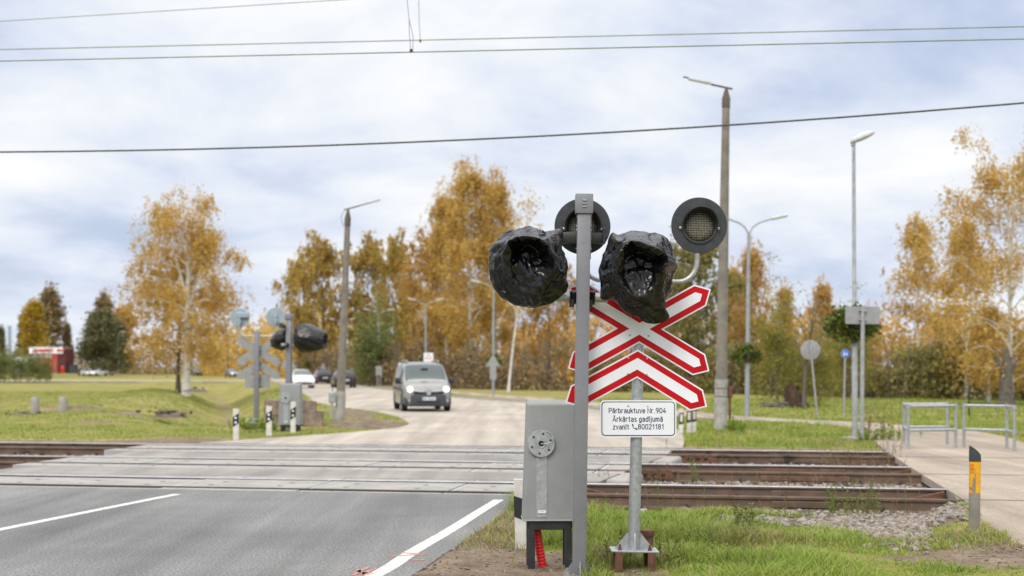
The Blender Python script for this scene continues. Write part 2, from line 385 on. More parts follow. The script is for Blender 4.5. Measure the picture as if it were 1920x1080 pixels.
near_road = smooth_line([(-3.2, -6), (-2.3, 0), (-1.75, 4), (-1.25, 8), (-.78, 10.5), (-.56, 11.9), (-.28, 13.6), (-.05, 15.3), (.12, 16.55)], 4)+[tp(DS1-.55, 16.92), tp(-13.4, 16.92), (-10.9, 12), (-13.2, -6)]
rl = smooth_line([tp(DS0-.1, 27.62), (-6.0, 30.6), (-4.4, 33.4), (-3.3, 36), (-2.95, 38.6), (-3.3, 42), (-4.2, 47), (-5.4, 51.5), (-6.8, 55.5), (-8.9, 63), (-12.4, 80), (-18, 110), (-25, 145), (-35, 195), (-51, 260), (-93, 400), (-170, 640)])
rr_ = smooth_line([tp(DS1+.9, 27.62), (3.9, 31), (4.3, 35.6), (4.25, 42), (3.9, 47), (3.2, 53), (.7, 63), (-2.6, 73), (-5, 82), (-10.2, 105), (-16, 132), (-21.5, 155), (-29, 195), (-44.5, 260), (-86, 400), (-160, 640)])
far_road = rl+rr_[::-1]
PW = smooth_line([(5.9, -6), (6.0, 4), (5.9, 10), (6.45, 14), tp(3.95, 17), tp(3.9, 22), tp(3.9, 27.5), (9.75, 31), (10.4, 34.5), (10.25, 37.5), (9.2, 40.6), (7.2, 44.2), (5.6, 50.5), (3.6, 62), (.4, 74), (-3.0, 87), (-7.2, 104), (-13, 128), (-20, 152)])
def widths(i, n):
    t = i/(n-1); return 1.55 if t < .42 else (1.5-(t-.42)/.12*.5 if t < .54 else 1.0)
pl, pr = [], []
for i, p in enumerate(PW):
    a = PW[max(i-1, 0)]; b = PW[min(i+1, len(PW)-1)]; d = Vector((b[0]-a[0], b[1]-a[1])).normalized(); hw = widths(i, len(PW))
    pl.append((p[0]-d.y*hw, p[1]+d.x*hw)); pr.append((p[0]+d.y*hw, p[1]-d.x*hw))
path_poly = pl+pr[::-1]
side_street = [(-140, 168), (-30, 160), (-34, 172), (-140, 181)]
DITCH = smooth_line([(-8.6, 40), (-10.5, 50), (-14.5, 70), (-19, 90), (-27, 125), (-36, 160)], 4)
def polydist(x, y, line):
    d = np.full(np.shape(x), 1e9)
    for (x0, y0), (x1, y1) in zip(line[:-1], line[1:]):
        dx, dy = x1-x0, y1-y0; t = np.clip(((x-x0)*dx+(y-y0)*dy)/(dx*dx+dy*dy), 0, 1)
        d = np.minimum(d, np.hypot(x-x0-t*dx, y-y0-t*dy))
    return d
def ell(x, y, cx, cy, rx, ry, rot=0):
    c, s = math.cos(rot), math.sin(rot); u = ((x-cx)*c+(y-cy)*s)/rx; v = (-(x-cx)*s+(y-cy)*c)/ry
    return np.clip(1.5-np.hypot(u, v)*1.0, 0, 1)
MOUNDS = [(-15.2, 48.0, 1.5, .7, .22), (-8.9, 44.6, 1.2, .7, .28), (-13, 46.4, .9, .6, .12), (-16.6, 49, .7, .5, .2), (-12.2, 40, 1.2, .7, .1), (-5.0, 39.6, 1.2, 1.6, .12), (-3.9, 39.5, .9, 2.4, .10)]
def ground_z(x, y):
    x = np.asarray(x, float); y = np.asarray(y, float)
    s, n = tinv(x, y)
    z = -.03+(fbm(x, y, .5, 3)-.5)*.07+(fbm(x, y, 2.2, 5)-.5)*.05
    z = z-sst(60, 200, y)*.0
    fore = sst(12.2, 16.4, n)*(n < 22)*(x > -1.2)
    z = z-.12*fore
    tz = sst(16.5, 17.2, n)*(1-sst(27.3, 28.0, n)); z = z*(1-tz)+(-.215+(vnoise(x, y, 3, 2)-.5)*.03)*tz
    nearr = (y < 60)
    for cx, cy, rx, ry, h in MOUNDS: z = z+h*np.exp(-(((x-cx)/rx)**2+((y-cy)/ry)**2)*2)*(.5+fbm(x, y, 3, 8))
    for ln in (near_road[:len(near_road)-4], pl, pr):           # the ground comes up flush with the asphalt and the path
        k = (1-sst(.10, .75, polydist(x, y, ln)))*(n < 16.9); z = z*(1-k)+(-.004+(fbm(x, y, 4, 61)-.5)*.02)*k
    d = polydist(x, y, DITCH); z = z-1.0*np.exp(-(d/1.7)**2)*sst(38, 48, y)*(1-sst(120, 150, y))
    bank = np.exp(-((d-4.6)/1.8)**2)*.22*(x < -10)*sst(42, 55, y); z = z+bank
    return z
def sunk(x, y, e=.22):
    return sunk0(x-e, y-e) & sunk0(x+e, y-e) & sunk0(x-e, y+e) & sunk0(x+e, y+e)
def sunk0(x, y):
    m = inpoly(x, y, near_road) | inpoly(x, y, far_road) | inpoly(x, y, path_poly) | inpoly(x, y, side_street)
    s, n = tinv(x, y); m |= (s > DS0) & (s < DS1) & (n > 16.6) & (n < 28); return m
def soil_mask(x, y):
    s, n = tinv(x, y); k = (fbm(x, y, 1.1, 11)-.5)*1.1+(fbm(x, y, 5, 12)-.5)*.55
    m = np.zeros(np.shape(x))
    m = np.maximum(m, (sst(.62, .42, x) if False else 1-sst(.45, .66, x+.05*(fbm(x, y, 3, 50)-.5)))*(x > -1.6)*(1-sst(11.6, 12.6, y))*(y > 8)*1.15)
    m = np.maximum(m, (1-sst(.12, .40, x))*(x > -1.2)*(y > 8)*(1-sst(14.0, 16.6, y))*.9)
    m = np.maximum(m, ell(x, y, 1.0, 10.75, .30, .34)*.7)
    m = np.maximum(m, ell(x, y, 4.5, 11.75, 1.35, .75)*1.1)
    m = np.maximum(m, ell(x, y, 4.1, 15.2, 1.15, .95)*1.1); m = np.maximum(m, ell(x, y, 3.7, 13.3, .45, .75)*.95); m = np.maximum(m, ell(x, y, 2.9, 15.5, .9, .7)*.75)
    m = np.maximum(m, ell(x, y, 4.9, 13.2, 1.0, .5)*.5)
    m = np.maximum(m, (1-np.clip(np.abs(n-28.1)/.7, 0, 1))*(n > 26)*.85)
    m = np.maximum(m, (1-np.clip(np.abs(n-16.9)/.75, 0, 1))*(n < 18)*(.78+.3*(x > 2.2)))
    m = np.maximum(m, ell(x, y, -3.9, 38.8, 1.3, 2.6, .2)*1.05)
    m = np.maximum(m, ell(x, y, -5.8, 49, .9, 5.5, .2)*.9)
    m = np.maximum(m, ell(x, y, -7.6, 30.6, 1.8, 1.5)*.8)
    m = np.maximum(m, ell(x, y, 7.0, 43.6, 1.6, 2.4)*.85)
    for cx, cy, rx, ry, h in MOUNDS[:5]: m = np.maximum(m, ell(x, y, cx, cy, rx*.8, ry*.8)*.95)
    d = polydist(x, y, DITCH); m = np.maximum(m, (1-np.clip(d/1.1, 0, 1))*.62*(y > 44)*(y < 130))
    return np.clip(sst(.35, .75, m+k*.55*(m > .02)), 0, 1)
def axis(*segs):
    o = []
    for a, b, st in segs: o += list(np.arange(a, b, st))
    return np.array(sorted(set(np.round(o, 4))))
gx = axis((-4200, -400, 400), (-400, -100, 20), (-100, -24, 2), (-24, -10, .4), (-10, 9, .16), (9, 24, .5), (24, 100, 4), (100, 400, 30), (400, 4201, 400))
gy = axis((-60, 0, 10), (0, 8, 1), (8, 32, .16), (32, 64, .5), (64, 140, 1.5), (140, 400, 12), (400, 1000, 100), (1000, 6001, 500))
GX, GY = np.meshgrid(gx, gy); GZ = ground_z(GX, GY); sk = sunk(GX, GY); GZ = np.where(sk, np.minimum(GZ, -.14), np.where(sunk0(GX, GY), np.minimum(GZ, -.012), GZ))
nx, ny = len(gx), len(gy)
idx = np.arange(nx*ny).reshape(ny, nx)
fc = np.stack([idx[:-1, :-1], idx[:-1, 1:], idx[1:, 1:], idx[1:, :-1]], -1).reshape(-1, 4)
def ground_material():
    m, nt, b = newmat('meadow_and_soil')
    t = N(nt, 'ShaderNodeTexCoord'); v = t.outputs['Object']
    a = N(nt, 'ShaderNodeAttribute', attribute_name='soil'); gr = N(nt, 'ShaderNodeAttribute', attribute_name='gravel')
    n1 = noise(nt, .22, 5, .6, v); n2 = noise(nt, 2.4, 5, .65, v); n3 = noise(nt, 34, 3, .7, v)
    mp = N(nt, 'ShaderNodeMapping'); mp.inputs['Scale'].default_value = (.03, .5, 1); nt.links.new(v, mp.inputs[0]); n4 = noise(nt, 1.0, 3, .5, mp.outputs[0])
    g1 = ramp(nt, [(.34, (.125, .150, .034)), (.44, (.190, .195, .046)), (.52, (.250, .225, .07)), (.60, (.32, .27, .11)), (.68, (.24, .175, .085))])
    nt.links.new(math_node(nt, 'ADD', math_node(nt, 'MULTIPLY', n1.outputs[0], .45), math_node(nt, 'ADD', math_node(nt, 'MULTIPLY', n2.outputs[0], .25), math_node(nt, 'MULTIPLY', n4.outputs[0], .32))), g1.inputs[0])
    f = ramp(nt, [(.3, (.66, .66, .66)), (.7, (1.3, 1.3, 1.3))]); nt.links.new(n3.outputs[0], f.inputs[0])
    gc = mixc(nt, 1, g1.outputs[0], f.outputs[0], 'MULTIPLY')
    s1 = ramp(nt, [(.32, (.125, .092, .068)), (.55, (.215, .165, .122)), (.72, (.29, .235, .18))]); nt.links.new(n2.outputs[0], s1.inputs[0])
    scx = mixc(nt, 1, s1.outputs[0], f.outputs[0], 'MULTIPLY')
    c = mixc(nt, a.outputs['Fac'], gc, scx)
    k1 = ramp(nt, [(.3, (.10, .085, .07)), (.7, (.24, .21, .18))]); nt.links.new(n3.outputs[0], k1.inputs[0])
    c = mixc(nt, gr.outputs['Fac'], c, k1.outputs[0])
    nt.links.new(c, b.inputs['Base Color']); b.inputs['Roughness'].default_value = .95; b.inputs['Specular IOR Level'].default_value = .15
    bump(nt, b, math_node(nt, 'ADD', n3.outputs[0], math_node(nt, 'MULTIPLY', n2.outputs[0], 1.5)), .6, .04); return m
M['ground'] = ground_material()
me = np_mesh('ground', np.stack([GX, GY, GZ], -1).reshape(-1, 3), fc, M['ground'], True)
SS, NN = tinv(GX, GY)
for nm, val in (('soil', soil_mask(GX, GY)), ('gravel', sst(16.8, 17.3, NN)*(1-sst(27.2, 27.7, NN)))):
    at_ = me.attributes.new(nm, 'FLOAT', 'POINT'); at_.data.foreach_set('value', val.ravel().astype(np.float32))
struct(link_mesh('ground', me))

def road_mat(name, c1, c2, speck, scale=.35, fine=130, streak=None, rough=.85):
    m, nt, b = newmat(name); t = N(nt, 'ShaderNodeTexCoord'); v = t.outputs['Object']
    n1 = noise(nt, scale, 5, .6, v); r = ramp(nt, [(.36, c1), (.64, c2)]); nt.links.new(n1.outputs[0], r.inputs[0])
    mp = N(nt, 'ShaderNodeMapping'); mp.inputs['Rotation'].default_value = (0, 0, R(10)); mp.inputs['Scale'].default_value = (1.6, .07, 1)
    nt.links.new(v, mp.inputs[0]); n4 = noise(nt, 1.1, 4, .55, mp.outputs[0]); r4 = ramp(nt, [(.3, (.72,)*3), (.7, (1.2,)*3)]); nt.links.new(n4.outputs[0], r4.inputs[0])
    c = mixc(nt, 1, r.outputs[0], r4.outputs[0], 'MULTIPLY')
    n5 = noise(nt, .9, 6, .65, v); r5 = ramp(nt, [(.60, (1, 1, 1)), (.70, (.80, .80, .80))]); nt.links.new(n5.outputs[0], r5.inputs[0]); c = mixc(nt, .7, c, mixc(nt, 1, c, r5.outputs[0], 'MULTIPLY'))
    f = noise(nt, fine, 3, .85, v); fr = ramp(nt, [(.36, (1-speck,)*3), (.5, (1,)*3), (.64, (1+speck*1.3,)*3)]); nt.links.new(f.outputs[0], fr.inputs[0])
    c = mixc(nt, 1, c, fr.outputs[0], 'MULTIPLY'); nt.links.new(c, b.inputs['Base Color']); b.inputs['Roughness'].default_value = rough; b.inputs['Specular IOR Level'].default_value = .3
    bump(nt, b, f.outputs[0], .5, .004); return m
M['asphalt'] = road_mat('grey_asphalt', (.142, .142, .143), (.190, .189, .188), .5, fine=42)
M['asphalt_deck'] = road_mat('asphalt_between_tracks', (.215, .207, .193), (.29, .276, .25), .25, fine=45)
M['asphalt_far'] = road_mat('pale_dusty_asphalt', (.34, .30, .255), (.42, .375, .32), .2, fine=40)
M['path'] = road_mat('path_concrete', (.285, .235, .185), (.36, .305, .245), .25, fine=50)
struct(MB().slab(near_road, -.12, 0).build('road', M['asphalt'], smooth=None))
struct(MB().slab(far_road, -.12, -.004).build('road', M['asphalt_far'], smooth=None))
struct(MB().slab(path_poly, -.12, -.008).build('footpath', M['path'], smooth=None))
struct(MB().slab(side_street, -.05, .06).build('side_street', M['asphalt_far'], smooth=None))
# painted lines
def strip(line, w0, w1=None, t=.004, z=.0):
    w1 = w1 or w0; b = MB(); l, r = [], []
    for i, p in enumerate(line):
        a = line[max(i-1, 0)]; c = line[min(i+1, len(line)-1)]; d = Vector((c[0]-a[0], c[1]-a[1])).normalized(); hw = (w0+(w1-w0)*i/(len(line)-1))/2
        l.append((p[0]-d.y*hw, p[1]+d.x*hw)); r.append((p[0]+d.y*hw, p[1]-d.x*hw))
    return b.slab(l+r[::-1], z-.03, z+t)
M['line_paint'] = pm('worn_road_paint', (.58, .57, .54), (.40, .39, .375), 9, .75, lo=.46, hi=.70, fine=(70, .2), bmp=.15, bscale=120)
edge = smooth_line([(-2.35, 5), (-1.62, 8), (-1.06, 10.5), (-.86, 11.9), (-.62, 13.4), (-.36, 15.2), (-.16, 16.55)], 5)
struct(strip(edge, .145, .125).build('edge_line', M['line_paint'], smooth=None))
centre = smooth_line([(-6.9, 6), (-5.85, 10), (-5.07, 13.5), (-4.62, 15.6), (-4.24, 17.3)], 5)
struct(strip(centre, .125, .12).build('centre_line', M['line_paint'], smooth=None))
# orange surveyor's marks sprayed on the asphalt edge
b = MB()
for (x0, y0), (x1, y1) in [((656, 1072), (700, 1076)), ((662, 1079), (690, 1064)), ((678, 1078), (706, 1066)), ((668, 1068), (688, 1079)), ((728, 1044), (800, 1040)), ((752, 1037), (792, 1040)), ((770, 1052), (796, 1050))]:
    a, c = gp(x0, y0), gp(x1, y1); d = Vector((c[0]-a[0], c[1]-a[1])); p = Vector((-d.y, d.x)).normalized()*.018; k = []
    for i in range(7):
        t = i/6; j = .5+random.random(); k.append((a[0]+d.x*t+p.x*j, a[1]+d.y*t+p.y*j))
    for i in range(6, -1, -1):
        t = i/6; j = .5+random.random(); k.append((a[0]+d.x*t-p.x*j, a[1]+d.y*t-p.y*j))
    b.slab(k, -.02, .0055)
struct(b.build('spray_mark', M['orange_paint'], smooth=None))
# kerb along the verge and dirty edge of the far road
kb = strip([p for p in rr_ if 40 < p[1] < 150], .16, .16, .07, 0); struct(kb.build('kerb', M['concrete'], smooth=None))

M['rust_dull'] = pm('dull_rust', (.17, .095, .062), (.10, .06, .042), 8, .85, bmp=.3, bscale=60)
# ------------------------------------------------------------------ tracks
def rail_profile():
    h = .18
    return [(-.075, -h), (.075, -h), (.075, -h+.012), (.012, -h+.036), (.009, -.048), (.034, -.038), (.037, -.012), (.030, -.002), (.018, 0), (-.018, 0), (-.030, -.002), (-.037, -.012), (-.034, -.038), (-.009, -.048), (-.012, -h+.036), (-.075, -h+.012)]
def extrude_rail(b, n, s0, s1, face, seg=40):
    pr_ = rail_profile(); k = len(pr_); vs = []
    for i in range(seg+1):
        s = s0+(s1-s0)*i/seg
        for (x, z) in pr_: p = (s, n+x); vs.append((p[0], p[1], z))
    for i in range(seg):
        for j in range(k):
            j2 = (j+1) % k; mi = 1 if (j in (8, 9, 10) if face < 0 else j in (5, 6, 7)) else 0
            b.add([], [], 0); b.f.append((i*k+j, i*k+j2, (i+1)*k+j2, (i+1)*k+j)); b.m.append(mi)
    b.v = vs
    b.f += [tuple(range(k)), tuple(seg*k+j for j in range(k-1, -1, -1))]; b.m += [0, 0]
def sleeper_mb():
    b = MB().box((0, 0, 0), (.24, 2.6, .1), bev=.02)
    for n_ in (-.76, .76):
        for sg in (-1, 1): b.box((0, n_+sg*.085, .07), (.07, .06, .05), bev=.012, mi=1); b.box((0, n_+sg*.092, .09), (.03, .03, .06), bev=.006, mi=1)
    return b
names = ['nearest railway track, its bed full of grey ballast beside the grassy verge', 'middle railway track, with a dark rail joint between the two pavements', 'farthest railway track, with dry weeds growing at its right end']
for ti, (na, nb) in enumerate(TRK):
    tr = thing('railway_track', names[ti], 'railway track', (0, 0, -.004), TRK_ANG)
    for n_, f_ in ((na, 1), (nb, -1)):
        b = MB(); extrude_rail(b, n_, -70, 45, f_); b.build('rail', [M['rail_rust'], M['rail_top']], tr, smooth=40)
    sl = None
    for s in list(np.arange(-16.2, DS0-.1, .6))+list(np.arange(DS1+.35, 2.2, .6)):
        me_ = sleeper_mb().mesh('sleeper', [M['concrete'], M['oil']], 30) if sl is None else sl
        sl = me_; o = link_mesh('sleeper', me_, tr, (s, (na+nb)/2, -.225))
        o2 = MB()
    # fishplates at an insulated joint
    js = {0: (-.2, .55), 1: (-.35, 1.0), 2: (-.2, 1.0)}[ti]
    for n_ in (na, nb):
        b = MB()
        for sg in (-1, 1): b.box(((js[0]+js[1])/2+.3, n_+sg*.028, -.10), (js[1]-js[0], .035, .085), bev=.008)
        b.build('fishplate', M['rust_dull'] if ti == 1 else M['rail_rust'], tr)
    # sloping flangeway guards where the rails meet the pavements
    for (s0, dr) in ((DS1, 1), (2.3, -1)):
        for n_ in (na+.13, nb-.13):
            b = MB(); L_ = .42
            pts = [(s0-dr*.05, n_-.05, -.03), (s0-dr*.05, n_+.05, -.03), (s0+dr*L_, n_+(.09 if n_ < (na+nb)/2 else -.02), -.13), (s0+dr*L_, n_+(.02 if n_ < (na+nb)/2 else -.09), -.13)]
            b.add(pts+[(p[0], p[1], -.2) for p in pts], [(0, 1, 2, 3), (7, 6, 5, 4), (0, 4, 5, 1), (1, 5, 6, 2), (2, 6, 7, 3), (3, 7, 4, 0)])
            b.build('flangeway_guard', M['rust'], tr, smooth=None)
# rusty rail chairs at the right edge of the road crossing
for (n_, lab) in ((24.9, 'rusty perforated iron bracket at the edge of the road crossing by the farthest track'), (21.0, 'rusty perforated iron bracket at the edge of the road crossing by the middle track')):
    x, y = tp(DS1+.42+(.9 if n_ > 24 else .4), n_+.3)
    b = MB(); Mx = Matrix.Translation((0, 0, -.12)) @ Matrix.Rotation(TRK_ANG, 4, 'Z')
    b.prism([(-.32, 0), (.32, 0), (.27, .13), (-.2, .13)], .05, Mx)
    for k in (-.14, 0, .14): b.box(Mx @ Vector((k, -.006, .065)), (.07, .03, .05), TRK_ANG, bev=.008, mi=1)
    o = b.build('iron_bracket', [M['rust'], M['oil']], smooth=30); o.location = (x, y, 0); tag(o, lab, 'bracket', 'iron brackets at the crossing edge')

# ------------------------------------------------------------------ crossing deck between and beside the rails
def trk_poly(s0, s1, n0, n1, sk0=0, sk1=0): return [tp(s0, n0), tp(s1, n0), tp(s1+sk1, n1), tp(s0+sk0, n1)]
def edge_s(n): return DS1+(n-17)*.085                                  # right edge drifts outward with the road
bslab, bsteel, bhole, basp = MB(), MB(), MB(), MB()
prev = 16.93
rngd = random.Random(4)
for ti, (na, nb) in enumerate(TRK):
    rows = [(na-.58, na-.06), (na+.13, nb-.13), (nb+.06, nb+.44)]
    if ti: basp.slab(trk_poly(DS0-.2, edge_s(prev), prev+.006, rows[0][0]-.006, 0, edge_s(rows[0][0])-edge_s(prev)), -.25, -.020)
    prev = rows[2][1]
    s = DS0-.1-ti*.45
    while s < edge_s(na)-.1:
        e = min(s+1.95, edge_s(na)); 
        for ri, (n0, n1) in enumerate(rows):
            dz = rngd.uniform(-.006, .006)-.026; g = .014
            bslab.slab(trk_poly(s+g+.05, e-g, n0+.035, n1-.035), -.25, dz)
            # pale steel frame strips along the joints and long sides
            bsteel.slab(trk_poly(s+g, s+g+.05, n0, n1), -.22, dz+.003)
            bsteel.slab(trk_poly(s+g+.05, e-g, n0, n0+.035), -.22, dz+.002); bsteel.slab(trk_poly(s+g+.05, e-g, n1-.035, n1), -.22, dz+.002)
            for hs in (.45, 1.45):
                for hn in ((.3, .7) if ri == 1 else (.5,)):
                    if s+hs < e-.15:
                        hx, hy = tp(s+hs, n0+(n1-n0)*hn); bhole.lathe([(.04, dz-.02), (.04, dz+.0015)], Matrix.Translation((hx, hy, 0)), 10)
        s = e
basp.slab(trk_poly(DS0-.3, edge_s(prev)+.3, prev+.006, 27.64, 0, 0), -.25, -.016)
struct(basp.build('crossing_asphalt', M['asphalt_deck'], smooth=None))
struct(bslab.build('crossing_slabs', M['deck'], smooth=None))
struct(bsteel.build('crossing_slab_frames', M['deck_steel'], smooth=None))
struct(bhole.build('crossing_slab_sockets', M['hole'], smooth=None))
# rounded concrete kerb stones closing the right side of the deck between the tracks
b = MB()
for n0, n1 in ((19.55, 20.85), (23.6, 24.95)):
    s0, s1 = edge_s(n0)+.04, edge_s(n1)+.04
    p0, p1 = tp(s0, n0), tp(s1, n1); d = math.atan2(p1[1]-p0[1], p1[0]-p0[0]); Ln = math.hypot(p1[0]-p0[0], p1[1]-p0[1])
    b.box(((p0[0]+p1[0])/2+.17, (p0[1]+p1[1])/2, -.11), (Ln, .34, .22), d, bev=.06, seg=3)
struct(b.build('crossing_kerb', M['deck'], smooth=40))
# the pavement crossing on the right: slabs up to each rail
b = MB(); bj = MB()
PS0, PS1 = 2.33, 5.7
def ps(n): return PS0+(n-17)*.05
last = 16.2
for ti, (na, nb) in enumerate(TRK):
    for n0, n1 in ((last, na-.05), (na+.13, nb-.13)):
        b.slab([tp(ps(n0), n0), tp(PS1, n0), tp(PS1+.3, n1), tp(ps(n1), n1)], -.24, -.026)
    # brick-like joints with moss between the rails
    last = nb+.05
    for k in range(9):
        s = ps(na)+.25+k*.36
        for q in range(2):
            n_ = na+.45+q*.4
            if (k+q) % 3 != 2: bj.slab([tp(s, n_), tp(s+.025, n_), tp(s+.16, n_+.36), tp(s+.135, n_+.36)], -.06, -.0225)
        if k % 2: bj.slab([tp(s, na+.45), tp(s+.3, na+.45), tp(s+.3, na+.47), tp(s, na+.47)], -.06, -.0228)
b.slab([tp(ps(last), last), tp(PS1, last), tp(PS1, 27.9), tp(ps(27.9), 27.9)], -.24, -.006)
struct(b.build('pavement_crossing', M['path'], smooth=None))
M['moss'] = pm('moss_joint', (.10, .12, .04), (.2, .17, .10), 3, .95)
struct(bj.build('mossy_joints', M['moss'], smooth=None))

# ------------------------------------------------------------------ ballast stones
ico = bmesh.new(); bmesh.ops.create_icosphere(ico, subdivisions=1, radius=1); ico.verts.index_update()
IV = np.array([v.co[:] for v in ico.verts]); IF = np.array([[v.index for v in f.verts] for f in ico.faces]); ico.free()
def stones(pts, size, name, label):
    n = len(pts); k = len(IV)
    rad = size*rng.uniform(.45, 1.25, n); sxy = rng.uniform(.7, 1.3, (n, 3)); sxy[:, 2] *= .72
    V = IV[None]*sxy[:, None]*(1+rng.uniform(-.28, .28, (n, k, 1)))*rad[:, None, None]
    a = rng.uniform(0, 6.28, n); c, s = np.cos(a)[:, None], np.sin(a)[:, None]
    t = rng.uniform(-.7, .7, n)[:, None]; y0 = V[..., 1]*np.cos(t)-V[..., 2]*np.sin(t); z0 = V[..., 1]*np.sin(t)+V[..., 2]*np.cos(t)
    W = np.stack([V[..., 0]*c-y0*s, V[..., 0]*s+y0*c, z0], -1)+pts[:, None]
    F = (IF[None]+(np.arange(n)*k)[:, None, None]).reshape(-1, 3)
    stuff(link_mesh(name, np_mesh(name, W.reshape(-1, 3), F, M['ballast'])), label, 'gravel')
def ballastmat():
    m, nt, b = newmat('ballast'); g = N(nt, 'ShaderNodeNewGeometry')
    r = ramp(nt, [(0, (.10, .08, .062)), (.25, (.17, .14, .115)), (.5, (.235, .205, .175)), (.8, (.31, .285, .26)), (1, (.21, .145, .10))]); nt.links.new(g.outputs['Random Per Island'], r.inputs[0])
    f = noise(nt, 60, 3); fr = ramp(nt, [(.3, (.75,)*3), (.7, (1.2,)*3)]); nt.links.new(f.outputs[0], fr.inputs[0])
    nt.links.new(mixc(nt, 1, r.outputs[0], fr.outputs[0], 'MULTIPLY'), b.inputs['Base Color']); b.inputs['Roughness'].default_value = .9; return m
M['ballast'] = ballastmat()
P = []
def scatter_sn(k, s0, s1, n0, n1):
    s = rng.uniform(s0, s1, k); n = rng.uniform(n0, n1, k); x, y = tp(s, n); P.append(np.stack([x, y], -1))
for na, nb in TRK:
    for s0, s1 in ((DS1+.15, 2.4), (-19, DS0-.2)):
        scatter_sn(1500, s0, s1, na+.1, nb-.1)
for s0, s1 in ((DS1+.2, 2.4), (-19, DS0-.2)):
    scatter_sn(1500, s0, s1, 19.0, 21.4); scatter_sn(1100, s0, s1, 23.1, 25.5)
scatter_sn(500, -1, 2.3, 16.8, 17.35)
P = np.concatenate(P); Z = -.215+rng.uniform(0, .05, len(P))
stones(np.column_stack([P, Z]), .042, 'ballast', 'grey brown track ballast heaped between the rusty rails')
P = []
for cx, cy, rx, ry, k in ((4.25, 15.35, .85, .75, 1900), (3.75, 13.9, .45, .9, 600), (3.0, 15.4, .9, .6, 260), (3.6, 12.7, .35, .5, 120)):
    a = rng.normal(0, .5, (k, 2)); P.append(np.stack([cx+a[:, 0]*rx, cy+a[:, 1]*ry], -1))
P = np.concatenate(P); P = P[~sunk0(P[:, 0], P[:, 1])]
stones(np.column_stack([P, ground_z(P[:, 0], P[:, 1])+.012]), .040, 'gravel', 'pale crushed stones spilled on the verge by the pavement crossing')

# clods and pebbles lying on the bare soil
k = 2600; cx_ = rng.uniform(-.9, 6.0, k); cy_ = rng.uniform(9.6, 14.8, k); so_ = soil_mask(cx_, cy_); kp_ = (so_ > .6) & ~sunk0(cx_, cy_)
_b = M['ballast']; M['ballast'] = pm('soil_clods', (.17, .13, .095), (.25, .20, .155), 2.5, .95, fine=(60, .2)); P = np.stack([cx_[kp_], cy_[kp_]], -1)
stones(np.column_stack([P, ground_z(P[:, 0], P[:, 1])+.003]), .018, 'soil_clods', 'small brown clods and pebbles on the bare soil'); M['ballast'] = _b
# ------------------------------------------------------------------ grass
def blades(name, x, y, h, wd, mats, mi=None, lean=.5, kind=None, label=None, z=None, cat='grass'):
    n = len(x); z = ground_z(x, y)-.01 if z is None else z
    a = rng.uniform(0, 2*math.pi, n); ln = h*lean*rng.uniform(.15, 1.3, n); dx, dy = np.cos(a), np.sin(a)
    b = a+math.pi/2+rng.normal(0, .5, n); wx, wy = np.cos(b)*wd/2, np.sin(b)*wd/2
    V = np.zeros((n, 7, 3)); ts = (0, .38, .74, 1.0)
    for i, t in enumerate(ts):
        off = ln*t**1.8; zz = z+h*(t-.28*lean*t**2.4)
        px, py = x+dx*off, y+dy*off; ww = (1, .95, .6, 0)[i]
        if i < 3:
            V[:, i*2] = np.stack([px-wx*ww, py-wy*ww, zz], -1); V[:, i*2+1] = np.stack([px+wx*ww, py+wy*ww, zz], -1)
        else: V[:, 6] = np.stack([px, py, zz], -1)
    base = (np.arange(n)*7)[:, None]
    T = np.concatenate([base+np.array(q)[None] for q in ((0, 1, 3), (0, 3, 2), (2, 3, 5), (2, 5, 4), (4, 5, 6))], 1).reshape(-1, 3)
    m_ = None if mi is None else np.repeat(mi, 5)
    return stuff(link_mesh(name, np_mesh(name, V.reshape(-1, 3), T, mats, False, m_)), label, cat)
M['grass_fresh'] = leafmat('fresh_grass', [(.115, .200, .030), (.175, .275, .038), (.25, .335, .052), (.33, .365, .08), (.42, .38, .14)], .35, .9)
M['grass_dry'] = leafmat('dry_grass', [(.14, .10, .05), (.26, .20, .10), (.38, .31, .17), (.28, .27, .09)], .3, 1.5)
def grass_patch(k, x0, x1, y0, y1, dens, hmin, hmax, wd, name, label, lean=.7, far=False):
    x = rng.uniform(x0, x1, k); y = rng.uniform(y0, y1, k)
    keep = ~sunk0(x, y); s, n = tinv(x, y); so = soil_mask(x, y)
    cl = fbm(x, y, 1.6, 21); pr_ = dens*np.clip(sst(.30, .55, cl)+.25, 0, 1)*np.clip(1-so*1.02, .012, 1)**1.4
    trk = (n > 16.75) & (n < 27.9); pr_ = np.where(trk, pr_*.03, pr_)
    keep &= rng.uniform(0, 1, k) < pr_
    x, y = x[keep], y[keep]; cl = fbm(x, y, 1.3, 33)
    h = hmin+(hmax-hmin)*np.clip(sst(.3, .7, cl)*rng.uniform(.4, 1.25, len(x)), 0, 1.2)
    h = h*(1-.62*sst(15.2, 16.7, tinv(x, y)[1])*(y < 20))*(1-.7*ell(x, y, 1.0, 10.6, .35, .5)*(y < 20))*(1-.6*sst(1.9, 3.0, x)*(y < 14.4))
    dry = (rng.uniform(0, 1, len(x)) < .05+.45*sst(.55, .8, fbm(x, y, .8, 41))).astype(int)
    return blades(name, x, y, h, wd*rng.uniform(.6, 1.3, len(x)), [M['grass_fresh'], M['grass_dry']], dry, lean, label=label)
grass_patch(190000, -1.2, 7.2, 9.0, 17.0, .95, .05, .30, .0085, 'grass', 'long green grass on the verge round the sign post and in front of the rails', .85)
grass_patch(80000, 2.5, 16, 27.7, 44, .7, .05, .17, .018, 'grass', 'bright short grass on the bank between the rails and the footpath')
grass_patch(90000, -46, -3, 47, 95, .7, .03, .07, .06, 'grass', 'pale uneven grass across the left field towards the large birch')
